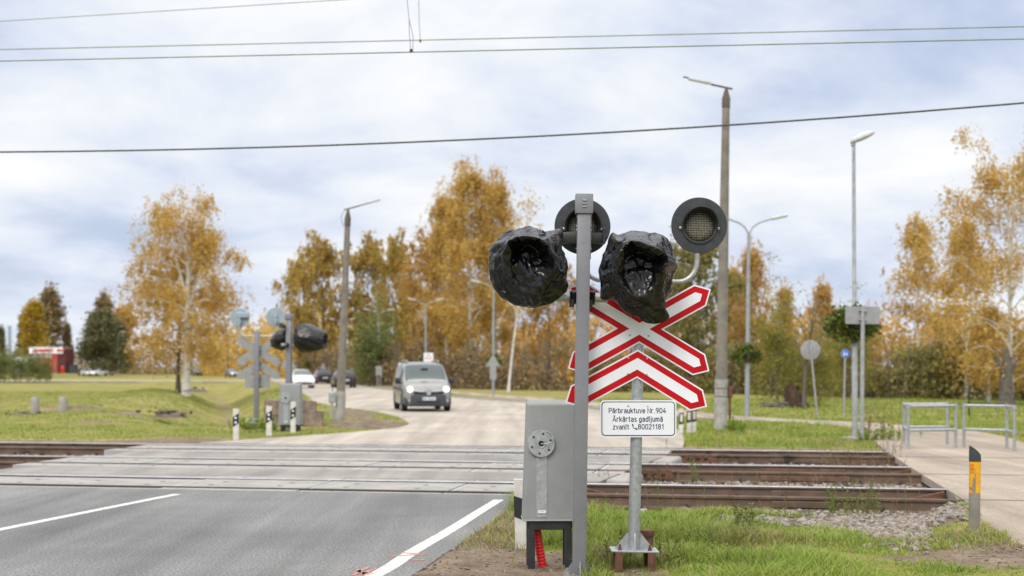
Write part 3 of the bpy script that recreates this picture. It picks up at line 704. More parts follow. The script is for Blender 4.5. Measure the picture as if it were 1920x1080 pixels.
grass_patch(40000, 2, 26, 43, 72, .8, .05, .16, .04, 'grass', 'green meadow grass behind the footpath towards the thicket')
grass_patch(90000, -26, -2.5, 28, 50, .55, .03, .10, .022, 'grass', 'rough mown grass on the left bank beyond the rails')
x = rng.normal(0, .5, 3000)*.5; 
# dry tufts on the soil beside the asphalt
k = 5000; cxs = [(-.35, 13.4), (-.1, 14.6), (.05, 13.2), (-.2, 12.5), (.1, 15.8), (-.45, 14.1), (3.8, 12.9), (4.5, 13.2), (5.0, 12.6), (4.3, 12.5)]
ci = rng.integers(0, len(cxs), k); C_ = np.array(cxs)[ci]; a = rng.normal(0, .18, (k, 2)); x, y = C_[:, 0]+a[:, 0]*1.5, C_[:, 1]+a[:, 1]*1.4
kp = ~sunk0(x, y); x, y = x[kp], y[kp]
blades('dry_grass', x, y, rng.uniform(.04, .15, len(x)), .007*np.ones(len(x)), [M['grass_fresh'], M['grass_dry']], (rng.uniform(0, 1, len(x)) < .72).astype(int), 1.1, label='dry straggly grass on the bare soil beside the asphalt')
# weeds: thin stalks with small leaves or seed heads between and in front of the rails
M['weed_leaf'] = leafmat('weed_leaf', [(.10, .15, .03), (.16, .20, .045), (.22, .22, .07)], .3, 2)
M['weed_dry'] = leafmat('weed_dry', [(.12, .07, .04), (.22, .14, .075), (.30, .22, .12)], .3, 2)
def weeds(name, spots, mat_, label, lw=.012):
    V, F, = [], []
    def tri(p, d1, d2):
        b_ = len(V); V.extend([tuple(p), tuple(p+d1), tuple(p+d1*1.0+d2), tuple(p+d2)]); F.append((b_, b_+1, b_+2, b_+3))
    for x, y, h, leafy, lsz in spots:
        z = float(ground_z(x, y)); z = max(z, -.22)
        a = random.uniform(0, 6.28); dr = Vector((math.cos(a), math.sin(a), 0))*random.uniform(.05, .3)
        p = Vector((x, y, z)); side = Vector((lw*.35, lw*.2, 0)); N_ = 6; pts = [p+Vector((0, 0, h*t))+dr*h*t*t for t in np.linspace(0, 1, N_+1)]
        for i in range(N_): 
            b_ = len(V); V.extend([tuple(pts[i]-side), tuple(pts[i]+side), tuple(pts[i+1]+side*.8), tuple(pts[i+1]-side*.8)]); F.append((b_, b_+1, b_+2, b_+3))
        for q in range(leafy):
            t = random.uniform(.2, 1); pp = p+Vector((0, 0, h*t))+dr*h*t*t; an = random.uniform(0, 6.28); up = random.uniform(-.1, .8)
            d = Vector((math.cos(an), math.sin(an), up)).normalized()*lsz*random.uniform(.6, 1.6)*(1.25-t*.7)
            w_ = d.cross(Vector((random.uniform(-1, 1), random.uniform(-1, 1), 1))).normalized()*lsz*.28
            tri(pp, d, w_)
    return stuff(link_mesh(name, np_mesh(name, V, F, mat_)), label, 'weeds')
sp = []
for k in range(26):
    x, y = tp(random.uniform(.75, 1.35), random.uniform(16.7, 17.3)); sp.append((x, y, random.uniform(.25, .5), 26, .035))
for k in range(16):
    x, y = tp(random.uniform(-2.3, 2.2), random.choice([random.uniform(16.6, 17.2), random.uniform(19.1, 21.3)])); sp.append((x, y, random.uniform(.15, .4), 20, .03))
for k in range(4):
    x, y = tp(-1.05+random.uniform(-.1, .1), 20.6); sp.append((x, y, random.uniform(.35, .5), 40, .04))
for k in range(30):
    x, y = gp(random.uniform(1120, 1400), random.uniform(985, 1060)); sp.append((x, y, random.uniform(.12, .28), 18, .04))
for k in range(10):
    x, y = gp(random.uniform(1380, 1420), random.uniform(980, 1010)); sp.append((x, y, random.uniform(.2, .34), 30, .05))
weeds('green_weeds', sp, M['weed_leaf'], 'thin leafy green weeds growing against the nearest rail')
sp = []
for k in range(70):
    x, y = tp(random.uniform(1.0, 2.3), random.uniform(23.2, 25.6)); sp.append((x, y, random.uniform(.15, .42), 14, .03))
for k in range(60):
    x, y = tp(random.uniform(-2.4, 2.2), random.uniform(19.0, 21.4)); sp.append((x, y, random.uniform(.15, .38), 9, .025))
for k in range(20):
    x, y = tp(2.2+random.uniform(-.15, .3), random.uniform(25.5, 27.4)); sp.append((x, y, random.uniform(.2, .6), 12, .035))
for k in range(30):
    x, y = tp(random.uniform(-2, 2), random.uniform(27.3, 28.2)); sp.append((x, y, random.uniform(.1, .3), 9, .03))
for k in range(22):
    x, y = 8.4+random.gauss(0, .22), 31.0+random.gauss(0, .4); sp.append((x, y, random.uniform(.4, .95), 22, .05))
for k in range(24):
    x, y = tp(random.uniform(-2.4, 2), random.uniform(16.5, 17.2)); sp.append((x, y, random.uniform(.12, .34), 5, .025))
weeds('dry_weeds', sp, M['weed_dry'], 'dry brown weed stalks standing between the tracks and beside the lamp post')
sp = [(at(1335, 800, 36).x+random.gauss(.45, .16), 34.6+random.gauss(0, .2), random.uniform(.2, .4), 26, .1) for k in range(12)]
sp += [(at(490, 800, 34.9).x+random.gauss(.05, .28), 34.7+random.gauss(0, .25), random.uniform(.2, .42), 26, .09) for k in range(24)]
sp += [(8.35+random.gauss(0, .3), 30.8+random.gauss(0, .35), random.uniform(.15, .4), 24, .08) for k in range(26)]
weeds('leafy_weeds', sp, M['grass_fresh'], 'bright broad leafed weeds at the feet of posts beyond the tracks')
# ------------------------------------------------------------------ signal masts, bagged lights, cabinets
# The two near bags: film draped over a hooded lamp, worked out beforehand as hanging cloth. The lists are vertex
# positions in millimetres on a four times divided icosahedron, each vertex relative to the middle of its parent edge.
BAG_LEFT = [
-214,189,-104,68,4,-1,6,-3,295,246,-253,-264,-30,-32,-21,21,4,18,-19,-35,-45,-11,40,42,-4,4,-10,6,9,9,35,32,51,14,-1,-24,-1,-18,23,-18,32,26,-21,-26,-5,4,-18,-15,-3,-10,0,-8,-12,-7,-4,13,10,23,-8,-22,15,11,4,2,-6,-29,-21,-9,-14,-7,
-13,-12,-18,-8,-17,-21,-15,45,28,3,13,-1,41,59,14,0,7,10,3,-3,-4,-12,-5,3,-9,-61,-9,-22,-18,11,0,-1,6,-10,0,11,3,12,30,7,29,18,74,47,9,34,26,5,28,38,8,0,-5,-17,-6,1,-4,-11,-4,-15,-2,6,10,4,6,7,46,3,16,4,6,6,3,-11,13,-1,-7,10,16,-3,
-45,-15,-34,7,-1,-1,28,7,-12,6,-2,24,4,-5,1,-5,-4,-1,-2,-1,-2,8,-1,4,0,0,6,-5,8,0,1,-3,-2,-6,-2,-2,2,-1,0,-2,-4,-1,1,-4,-3,-3,-3,1,-1,-3,1,-2,3,-4,-1,-2,5,-3,-1,1,7,3,20,13,1,1,-3,-3,-4,-4,-1,-9,-3,-6,-3,-1,1,4,6,6,6,1,2,-1,2,0,-1,
1,-1,1,0,-2,-2,2,-2,-2,-3,3,-8,-3,-11,1,-1,-2,-1,2,-1,-2,4,1,3,-6,-4,-2,-3,1,6,-2,-7,-4,1,-1,-8,-6,-8,5,1,-13,-6,-17,-2,1,-10,-3,-3,-8,-1,-8,-9,-4,2,-5,1,3,18,5,11,-6,11,0,3,3,-4,1,-1,3,-2,-10,1,3,3,-1,7,0,21,19,22,2,3,-2,-1,-5,-1,
1,8,-3,-4,0,0,4,7,5,6,-1,0,8,-1,2,-3,-1,-2,-10,5,-1,6,-10,-7,-2,-5,6,-1,0,2,-1,4,-6,0,-1,45,1,8,3,8,16,2,1,7,-1,4,16,-9,2,5,3,-5,1,4,-1,3,0,1,4,0,0,-1,-3,1,-2,2,3,-1,3,0,2,-1,3,0,-2,2,0,0,0,5,1,2,10,1,7,2,6,-2,5,5,-2,6,-3,-2,-8,7,
4,4,2,-9,-47,3,-7,0,6,3,1,14,3,9,-1,9,1,8,-4,13,-2,-1,-4,1,27,-3,27,-8,-11,-3,-7,1,3,-1,1,5,2,-3,0,-4,1,4,3,6,-7,-16,-2,2,-1,-2,0,-1,1,-5,0,-1,3,4,2,-2,-4,-7,-5,10,-1,3,-1,1,6,1,7,4,1,2,-4,-2,1,1,1,-1,2,7,2,4,6,-44,-26,-1,-11,0,1,
1,4,0,-4,-4,1,2,0,3,1,4,0,-2,6,0,-2,2,-2,-9,0,-7,1,1,-7,16,13,4,-3,-3,7,6,6,-13,-10,8,-8,-3,-4,-18,-9,-3,3,2,4,0,-2,0,19,7,9,12,4,2,1,4,2,-2,-5,1,2,25,-1,19,-3,9,1,-2,-3,-6,-22,-20,1,-4,-1,2,-6,2,5,-6,-5,3,3,5,10,-1,2,9,1,-5,1,-2,
-1,-12,-3,4,2,18,0,0,-4,10,6,6,5,7,3,-2,6,3,0,1,-3,6,7,2,4,-4,-1,13,0,2,-13,11,-3,1,9,4,6,6,12,0,-2,2,-1,1,0,-1,-1,0,1,0,0,2,-1,0,0,0,-5,-3,0,-1,0,-1,1,1,0,-1,0,-1,1,0,0,0,-9,0,-1,-1,5,5,-5,2,0,2,4,8,3,-1,3,2,5,6,4,0,4,3,-1,-3,5,
11,12,7,9,2,-1,1,0,0,0,0,0,-2,-2,-1,0,0,0,-1,1,-1,0,-1,3,-1,0,0,1,0,0,-1,0,0,0,-2,0,-2,-1,1,-3,2,1,-5,-2,-2,-1,-3,-1,0,-3,0,-2,1,-1,0,0,-1,2,0,1,1,-2,-1,0,0,0,0,0,1,1,0,-1,0,-1,0,0,0,-1,-1,1,1,2,0,-1,-1,-2,0,-3,1,0,1,1,0,0,1,0,0,
-1,1,1,0,0,0,0,0,-1,1,0,1,1,-3,1,0,0,2,2,9,5,2,1,-3,-2,2,2,1,2,1,2,1,6,5,1,2,0,-1,0,0,-1,-1,-3,-3,-2,0,-1,-2,-1,-1,-1,-1,-1,1,0,0,-1,1,-1,-1,0,-2,-1,-2,-1,-1,-1,0,0,0,-1,0,-1,0,0,-1,0,-2,0,0,-3,0,-1,1,0,1,-3,-2,2,0,1,2,0,0,4,0,1,2,
-1,-3,-2,1,3,4,3,4,0,0,0,-1,0,0,0,-2,0,0,0,0,0,0,1,1,-1,-1,-2,2,1,3,1,0,0,0,-2,-1,-1,0,0,-1,-1,0,-1,0,1,-1,0,0,0,0,1,0,0,1,1,0,-1,-1,1,-1,-2,0,-3,0,-1,1,-1,-1,0,0,1,-3,-2,-2,-3,-5,-4,-3,-3,-1,0,-1,2,1,-1,-1,1,1,0,-1,1,0,-2,1,-2,-2,
-2,0,0,0,-2,-1,0,0,2,0,1,0,0,-5,-9,3,-7,-10,2,2,-4,3,0,1,3,0,8,-4,7,0,6,-2,-2,2,5,1,-1,0,-6,-5,-1,-5,2,-1,1,1,0,-2,-6,0,-2,1,-3,2,-4,-1,-2,-2,-2,0,-3,0,-1,0,-1,-2,1,-2,1,-1,-2,-1,-4,-2,-1,-2,-2,0,-1,-2,-3,-2,-3,4,-4,2,5,1,-4,1,3,1,
-1,-2,5,0,1,6,9,-7,0,-2,-5,-4,0,6,2,-4,6,-8,-1,-4,3,5,3,4,-7,1,4,5,-9,3,0,-5,3,-2,3,-1,-4,-7,4,4,1,9,5,2,6,0,6,6,9,-5,-1,-5,7,-3,4,3,0,-5,0,-5,2,2,0,0,1,2,2,0,3,1,-2,2,2,3,2,2,-3,0,1,2,3,3,2,1,0,-1,0,0,2,0,1,-2,1,1,0,-3,-3,-3,-3,0,
0,-1,-1,-2,1,2,3,0,-3,-2,0,1,-1,11,7,3,-3,6,3,-6,-5,-1,0,1,1,3,7,-6,4,-4,0,3,1,2,5,4,5,15,9,-2,5,7,12,3,0,0,0,5,3,11,3,0,-1,1,4,0,1,2,1,9,10,3,1,2,-2,2,6,-3,3,0,-1,1,-1,1,3,1,-10,-8,-2,-6,3,-2,-5,-3,0,2,-5,1,1,2,5,-1,0,8,-3,-5,-5,
-5,-5,-1,-1,1,-1,-3,-4,-3,-2,-3,0,-6,2,-7,2,-1,-2,0,3,-1,-2,-2,1,-3,3,-6,0,2,1,0,1,0,-1,-1,-3,1,0,-2,0,2,-2,-2,1,-1,-3,-5,3,3,1,-3,0,-8,5,0,2,0,4,-2,-1,0,2,-7,3,3,-4,2,-4,-1,-1,3,-2,-4,-4,1,-4,-3,3,6,9,-3,4,-2,7,-2,5,-4,7,6,1,5,9,
3,1,3,8,3,5,-2,1,-6,-11,0,-8,-9,-3,6,0,1,-2,-7,-14,-8,2,-1,1,-9,1,6,-6,25,21,23,39,4,-4,7,1,10,12,-3,0,1,5,6,4,-3,2,-2,7,-1,-4,6,-4,-3,4,0,2,-7,-2,1,4,11,0,-1,3,-1,-6,-1,-2,-4,8,4,1,-10,-4,5,5,-4,-3,-3,-3,0,2,2,3,0,2,-2,7,3,0,7,5,
7,5,6,1,-1,4,-1,0,4,-2,0,0,2,4,2,1,1,-1,4,-4,-2,-2,-1,5,-1,3,-2,0,1,-1,2,0,3,7,7,3,1,-2,0,-1,-2,5,2,2,0,-2,-1,4,-4,-3,-2,0,-2,4,-3,2,-1,-4,3,2,-1,7,0,0,3,-5,0,-1,-1,0,4,2,4,4,-2,-1,2,1,-1,-2,2,-1,1,1,0,1,0,1,0,0,-1,1,1,1,1,3,-1,-2,
2,-3,1,1,0,0,1,0,1,0,0,1,1,0,1,3,1,5,1,2,3,0,0,-3,1,0,1,3,2,3,0,0,1,1,11,9,-4,2,7,5,-4,0,-6,-8,-4,-4,-1,-2,-4,-4,2,-5,-2,-4,-4,3,8,-3,1,-2,5,4,-1,5,-1,2,-1,0,0,0,-2,3,2,2,2,2,2,-1,-1,3,1,1,-22,-22,-2,13,-14,-2,1,2,0,-2,0,-4,-1,0,6,
2,-1,2,2,-24,4,-18,-14,0,2,11,3,19,-3,2,-2,12,12,1,8,-1,-4,0,1,4,-1,-4,2,6,8,6,-1,-2,-8,4,-10,5,4,4,6,-1,1,5,7,0,-1,-2,2,2,2,-3,-4,1,0,6,-15,-5,-1,4,1,-7,8,2,-2,1,2,-5,1,-4,-1,0,-1,4,0,5,-6,2,-2,-3,-8,5,0,-1,3,-4,-4,-2,14,3,2,6,0,
2,-1,-1,0,1,0,1,0,-2,-2,1,1,1,-1,-3,-2,-1,-3,0,-2,0,0,0,3,-1,-1,-2,1,0,0,-1,4,-3,-1,0,2,6,-3,-4,4,-4,2,1,-22,-1,-7,-10,0,-3,-5,-7,-3,4,-1,2,1,1,-1,-2,-3,-1,-1,0,0,0,1,1,0,1,-1,0,0,-2,0,0,-2,-3,1,-1,1,0,1,0,-1,-2,0,0,2,1,1,-1,-2,0,
-1,1,1,-1,0,-2,2,1,-1,1,1,-2,-3,-4,-2,-1,0,1,2,-1,0,0,-1,1,-4,1,0,-2,1,3,4,-1,-1,0,-2,1,-1,2,0,1,0,4,-2,2,0,1,3,0,2,0,1,0,0,1,0,0,0,-1,-1,0,2,-1,1,-2,4,4,2,2,3,-1,-1,-2,0,0,2,1,4,-4,0,-1,2,-3,0,-3,4,-1,1,1,0,-3,-2,0,-3,-2,0,-1,3,1,
1,-1,2,2,1,2,2,0,1,1,-5,-5,-2,-1,8,-5,5,-5,-7,7,1,1,-5,-4,-2,5,-1,1,3,3,4,3,3,1,-1,4,3,5,6,1,2,4,2,-5,-4,-7,-2,-1,1,6,4,0,2,0,2,6,1,4,0,6,4,0,5,0,6,1,1,1,-1,1,1,6,1,-1,-1,3,3,-2,-2,1,-1,0,-2,2,2,2,1,0,-2,1,0,2,0,4,4,5,0,-7,-2,-4,
-2,-3,1,4,2,0,1,-2,2,3,-11,-7,16,-3,-1,2,10,9,3,-3,2,8,3,6,-2,2,-9,-4,-1,12,8,7,5,-2,2,-3,-4,10,9,-4,-4,9,5,2,-2,6,-5,-1,-2,5,3,-3,3,-6,4,0,-3,1,10,5,1,0,5,1,-6,0,-9,10,1,7,-4,7,4,-4,-2,-6,-5,-5,0,-1,4,8,5,0,2,-5,0,6,-1,-3,3,3,-7,
-2,4,-2,-6,5,2,-2,-5,-5,-3,1,-2,-8,-2,-5,-1,-3,4,-4,4,-3,-1,-1,-3,2,4,5,2,3,5,2,5,3,-3,-3,4,1,0,-2,-3,-1,-5,3,-2,1,7,-1,2,-6,3,-1,7,3,2,-3,-2,-5,-2,-2,0,6,0,-1,3,1,-1,-4,3,-1,7,6,3,4,-1,3,-11,-4,-5,3,2,-6,9,-1,-5,-4,3,4,2,-3,5,1,5,
6,-11,-3,-1,2,46,19,9,22,13,5,-3,-5,-2,5,-2,-4,1,4,0,-6,40,47,1,-1,-1,2,2,2,-2,1,1,1,1,1,4,-12,2,-5,0,2,-3,1,0,0,-6,-7,-3,0,1,-6,0,-2,0,-2,9,3,-1,2,-2,-4,0,0,0,1,-7,1,-12,-2,-5,-18,1,6,-3,1,6,-2,-3,11,7,0,6,5,2,1,-4,4,2,2,6,4,0,3,
-2,-3,-3,-3,1,-2,-3,0,2,1,-5,4,-9,6,5,35,-6,0,3,-5,-3,2,3,3,3,2,4,12,0,-4,-8,0,-10,26,10,-5,-3,2,-3,1,-5,4,3,2,5,2,-3,0,6,-3,-4,-4,0,-5,-5,4,5,0,-5,4,-10,0,0,2,-4,2,1,8,0,2,1,-2,-1,10,3,9,12,-2,0,-1,-1,2,1,2,0,2,3,1,-8,1,1,7,-1,2,
5,-3,8,3,5,4,1,1,6,-1,-1,1,-7,-3,1,-5,3,-2,3,-1,3,-2,4,3,-2,-1,0,-1,3,2,-2,4,2,5,0,-2,6,0,2,3,2,3,6,5,6,-1,3,2,0,-1,3,1,0,3,3,6,3,-3,-3,-5,-4,-5,2,-1,2,0,-3,-9,-9,-8,-7,-6,-2,7,0,5,11,7,4,0,-4,-2,-9,1,-2,0,3,5,5,4,9,-2,-2,12,7,3,0,
1,9,-2,0,14,-7,-9,6,-2,-8,-2,-6,-1,1,0,0,1,1,2,-2,-1,0,0,0,1,3,1,2,1,1,2,2,2,1,1,13,9,8,6,5,7,4,8,10,13,-1,-6,-7,-2,0,8,-3,4,132,133,-129,-103,-256,40,-88,115,4,-34,-36,-61,16,-1,36,44,-1,13,33,11,15,9,6,25,-16,32,-33,-113,-8,16,
32,11,-130,-17,117,125,-11,-21,-53,10,-68,-5,19,15,5,-1,3,5,7,3,3,-4,-7,12,-1,15,1,16,11,10,0,26,5,20,-7,7,16,13,8,2,4,-1,11,1,-2,2,-3,3,24,12,5,1,-11,-14,6,-2,-1,34,10,0,-4,-4,-2,6,-12,-110,-18,-78,-11,18,6,1,-6,-6,-2,15,10,3,22,
2,8,2,-141,-171,-4,-11,-10,-3,-177,-167,-12,-15,7,-167,-17,-18,-20,2,-1,3,-17,-23,-6,-8,-10,1,-84,-4,-4,-7,24,-6,-13,-3,-14,12,2,-1,16,7,-168,-157,-26,-1,-13,8,-12,-7,5,6,-1,5,-2,0,-8,0,2,2,-2,2,1,8,6,-2,5,0,7,5,2,5,-1,-2,0,8,1,5,
3,0,-4,2,3,2,-1,0,12,2,-5,0,-6,-3,2,2,2,3,9,5,3,3,11,1,4,7,-2,5,2,10,5,-6,3,3,-5,-1,2,3,12,-2,3,-2,-5,4,-1,7,1,5,6,8,5,5,2,-2,-5,-1,-2,6,-3,7,0,-6,6,-2,2,6,2,3,3,-3,2,0,3,-3,11,-4,0,-2,-1,-2,-5,2,1,-1,3,3,6,4,4,5,0,-1,-4,-4,1,4,-3,
-2,-2,0,1,0,0,5,0,4,6,6,-7,5,5,4,5,-2,-2,0,6,10,5,4,-2,0,5,3,0,1,-6,4,-1,-5,2,4,4,1,-2,1,4,5,7,-1,14,1,-3,4,3,2,2,-1,-1,5,5,-4,2,-5,3,-8,-4,15,4,-7,2,-2,-7,3,-2,0,7,-3,2,3,2,-6,46,-20,-1,-6,2,-3,1,-3,-2,-1,4,5,-14,5,1,-2,-7,-8,2,
10,6,1,4,4,2,5,2,6,-2,-1,0,3,3,4,0,1,-1,1,7,3,8,5,-9,4,4,-5,3,6,1,9,2,6,5,-3,2,-3,0,3,-1,0,2,-1,2,-1,84,92,0,3,-4,-2,-6,99,-21,2,-3,-2,-3,3,-2,0,-4,-5,2,0,-5,-173,-2,25,1,1,-4,1,0,-7,1,2,-7,1,7,4,6,-3,-4,7,83,-8,98,-5,1,-2,-6,0,9,
8,2,0,-1,-6,2,-6,2,13,5,-1,-4,1,6,-18,-10,5,0,12,-5,-4,4,11,8,16,-8,-8,-11,-4,8,-5,3,-4,37,30,1,-5,6,10,1,-10,1,6,3,3,-3,-13,-2,17,4,2,8,1,-3,9,1,1,3,-2,-17,1,-6,2,-11,4,2,1,8,2,-6,-7,5,-3,-4,6,7,3,10,8,6,-4,-5,-5,1,-9,-1,3,2,1,-6,
3,0,7,1,0,4,3,4,10,65,-29,69,-5,1,-2,0,-1,-4,-171,-11,2,-3,2,2,-4,1,3,2,-28,0,-1,4,30,-3,2,-3,-23,1,2,-5,2,-6,1,6,4,0,3,3,3,6,-5,0,1,2,8,3,8,5,-1,3,10,0,6,-4,0,0,-4,-2,0,4,2,4,0,0,4,0,7,1,0,2,0,-2,-1,-1,-3,-3,1,-2,1,2,0,-1,1,0,1,0,
3,1,1,0,0,0,-1,0,2,3,0,3,0,1,0,-3,-3,-1,0,1,6,2,0,-3,0,-2,3,2,-1,0,4,-1,-1,-6,4,1,2,1,2,3,-2,0,-3,7,-2,0,0,0,-1,1,1,1,1,1,2,1,1,1,1,1,1,2,1,1,-2,4,0,-1,0,2,1,0,0,-1,0,0,2,0,2,0,5,1,2,2,3,3,1,5,1,1,1,-1,1,1,-1,-1,0,0,1,0,2,4,-1,3,0,
8,3,-1,1,0,0,-2,-1,-4,-1,-3,-1,-2,1,0,1,0,1,-1,1,1,2,2,-1,-1,2,1,2,1,5,2,1,3,2,1,1,-1,5,0,2,-3,1,-2,5,7,3,2,2,-1,2,2,4,1,3,-1,0,5,6,0,4,4,1,2,1,0,0,2,0,1,-1,2,4,4,0,0,3,-5,-1,3,5,-1,0,-2,-3,-1,0,-1,1,-2,-2,-4,-3,1,1,6,0,-2,1,-3,-2,
-4,-4,1,-1,-1,3,2,1,5,1,2,1,3,3,-5,-4,1,1,2,-5,-2,-4,-5,2,1,-2,0,-1,-5,0,0,3,-4,-4,1,-2,1,4,7,2,-2,2,-2,5,5,2,-1,0,-2,0,3,3,3,5,4,0,4,0,1,-7,-5,-1,-7,2,0,-4,0,-2,3,0,3,1,1,2,-3,2,0,3,2,1,1,0,4,5,4,2,2,1,0,-1,0,5,1,2,-2,1,-1,2,1,1,
-1,-1,0,1,-1,1,3,4,2,4,0,-1,-2,-4,-1,-1,3,1,4,1,2,-4,0,5,1,1,2,2,5,2,0,3,3,-2,-3,-2,-1,1,0,1,-1,-8,-3,1,0,0,3,-1,2,0,-1,-2,-5,-2,-1,-3,0,-4,-1,1,0,2,0,3,-3,1,1,0,-1,4,3,0,0,2,1,0,-3,2,0,3,-1,3,-1,0,-2,3,1,2,1,1,0,5,1,0,-1,-1,-1,1,
0,4,1,0,3,1,2,1,1,3,1,4,1,-3,5,1,6,2,0,-1,0,-5,1,0,2,1,1,3,3,-3,-2,-2,1,-5,-4,1,2,3,3,1,2,2,7,1,6,6,0,1,-2,-1,-1,0,-2,3,0,2,0,-2,-2,2,-1,1,0,4,-1,3,1,-1,0,5,-1,3,5,1,0,0,-2,-2,-3,-2,1,1,0,1,3,4,2,4,0,1,2,-4,-2,-3,1,3,0,1,1,4,3,2,3,
2,1,3,-1,2,0,0,-1,-1,-2,0,-1,-1,7,1,6,6,1,-2,-1,1,1,0,1,2,0,5,5,1,2,1,2,2,0,0,1,-5,-2,-3,-4,3,-4,-6,-1,-3,0,-4,-1,2,-1,1,-3,1,-2,0,-1,-2,-2,-7,-1,-7,0,-3,-1,-1,1,0,0,-4,0,-2,1,3,1,-1,2,-1,-1,3,1,1,-4,1,-2,0,6,1,-4,3,-2,-1,-3,2,4,
-4,-5,3,0,2,1,-7,3,-3,-4,-2,4,6,5,0,-1,4,11,1,-3,0,-4,-3,1,1,-2,3,-4,-6,-1,0,-4,3,-2,2,9,0,-1,4,3,3,4,1,0,1,2,-2,-3,-3,-6,-2,0,4,-4,0,1,-6,-2,2,1,1,0,-2,2,2,-2,5,-4,-1,3,-1,-1,1,-1,1,1,1,5,-3,-2,2,2,6,0,-4,3,0,2,-2,0,3,1,-4,-3,-2,
0,-6,-4,1,3,9,2,0,-2,6,0,3,-3,6,2,3,5,5,1,0,9,6,1,6,4,4,-7,-4,-3,-4,-7,-1,4,0,4,-1,-7,-2,-8,3,-1,0,24,3,12,-7,-47,-56,-48,-28,-10,-8,-1,1,0,-6,-5,-1,-5,-1,3,6,2,2,0,4,2,2,0,6,-1,4,-1,3,-4,-4,0,4,3,-2,1,0,0,-4,-5,-6,0,5,5,1,-8,-2,9,
1,1,5,-6,3,1,3,0,0,-1,8,-3,4,6,-7,12,-2,0,3,3,6,2,1,3,5,0,1,0,4,2,0,3,-1,9,3,5,-1,-3,3,3,1,1,0,1,2,5,-2,4,-1,8,7,5,3,1,1,3,-3,-2,5,2,3,-2,-3,-4,0,-3,-4,0,-2,0,-2,-3,1,2,-6,7,-4,-1,2,-1,5,-3,1,0,-4,0,-2,4,6,-3,4,3,-2,-4,4,0,-2,-1,0,
-2,0,1,2,4,4,3,1,0,2,2,-2,7,4,-5,-1,4,0,-1,-2,-2,1,4,3,0,-1,1,1,1,0,1,0,1,4,2,4,3,1,1,-2,3,4,-3,1,-1,4,4,-2,0,-4,0,5,1,-3,3,-4,3,10,1,2,-4,0,-3,-3,0,0,0,2,-4,-3,-1,3,3,4,-1,-1,-2,2,-6,2,-1,0,-2,-2,2,1,-2,0,2,3,-2,4,1,-3,0,4,1,4,14,
11,1,-29,-7,-32,-1,4,11,-1,-3,2,3,1,-1,-1,-1,-1,1,75,44,12,13,-1,-59,15,-78,-25,-46,2,-2,-1,1,6,0,3,3,4,3,-5,-3,-1,-2,-2,-4,-3,3,6,3,0,3,0,-1,0,-3,4,-2,0,-3,4,2,3,2,-3,1,-1,3,1,-1,24,-50,23,-3,0,-1,-78,-101,-5,-2,1,0,2,-2,0,5,1,-2,
-4,-2,0,0,-2,1,1,3,-1,-4,2,-4,2,-23,1,-76,1,0,-4,2,-1,6,3,1,2,3,1,0,2,5,-1,-2,-1,3,4,2,1,6,-1,-1,-2,-3,0,-3,1,1,2,2,0,-2,2,2,-3,-1,0,66,32,32,26,2,-59,8,-69,67,-4,-86,-35,-4,19,25,-51,9,-61,0,3,5,-2,-3,-4,-1,0,0,3,1,-2,4,0,0,0,1,2,
1,-1,2,2,-2,-5,0,-1,1,-2,0,3,1,-3,0,-1,-3,-1,1,-1,0,0,3,-2,1,2,-3,-3,-2,-3,-2,2,2,4,1,2,1,1,2,-4,1,-1,1,1,3,-3,0,-3,0,1,-1,-6,-4,3,0,-3,-2,0,-3,7,-4,-1,-4,-1,-2,-1,2,3,1,1,0,0,2,-2,-1,0,2,3,-1,-3,-1,-2,7,6,3,-4,1,-3,-5,1,1,0,1,-3,
2,1,0,-4,12,4,7,9,-2,0,10,-9,3,6,4,-9,5,-14,-1,4,1,0,2,-1,2,1,4,0,3,2,3,-1,-3,-4,-6,-1,10,11,3,0,-23,-4,-3,2,4,-24,6,-18,11,-3,-1,-5,3,2,-8,-3,3,2,0,3,-3,-17,0,0,-6,2,-1,-7,1,8,2,7,2,1,2,-8,-1,1,2,-9,1,4,8,5,1,-3,6,6,-1,7,5,1,2,1,
8,9,10,-6,2,-5,3,1,4,6,-1,-1,2,7,4,-2,-2,3,2,-5,-1,4,5,1,-12,3,6,-2,0,4,2,6,1,4,1,-4,3,2,3,4,2,1,8,-5,2,-22,-8,1,-4,-7,0,-2,3,-3,-2,-2,-2,-5,-3,-3,-2,7,-4,2,-3,-3,0,-3,1,-3,-7,7,8,1,-2,1,6,1,5,6,-1,-7,-1,6,0,8,4,-3,2,0,-1,3,1,1,2,
1,8,0,5,-5,-1,-2,-2,-6,-3,6,9,8,5,7,-2,2,0,-2,-1,5,-4,5,-1,-6,0,5,-1,-4,4,3,-1,-1,1,-3,-3,0,3,5,1,-1,0,-1,-2,4,4,1,2,1,-2,3,4,5,-4,4,1,-2,-1,-2,-5,1,7,1,-2,3,-2,0,-1,-1,-1,1,-6,-1,4,2,-4,5,2,3,2,-2,4,3,0,1,-1,1,-4,2,-1,1,3,-3,4,4,
2,6,-3,-1,3,4,-2,0,-3,2,6,5,0,0,1,3,0,-1,3,5,6,-2,1,-3,0,2,0,-1,20,8,12,4,-68,32,70,-83,11,-66,22,22,1,2,1,-1,-2,2,1,6,-67,-57,1,2,2,0,-1,-1,2,0,0,1,2,4,-27,5,-4,-80,6,3,-1,5,1,-1,2,-4,1,2,2,-2,2,-1,2,2,7,-1,-4,5,-4,-1,5,0,4,0,-2,
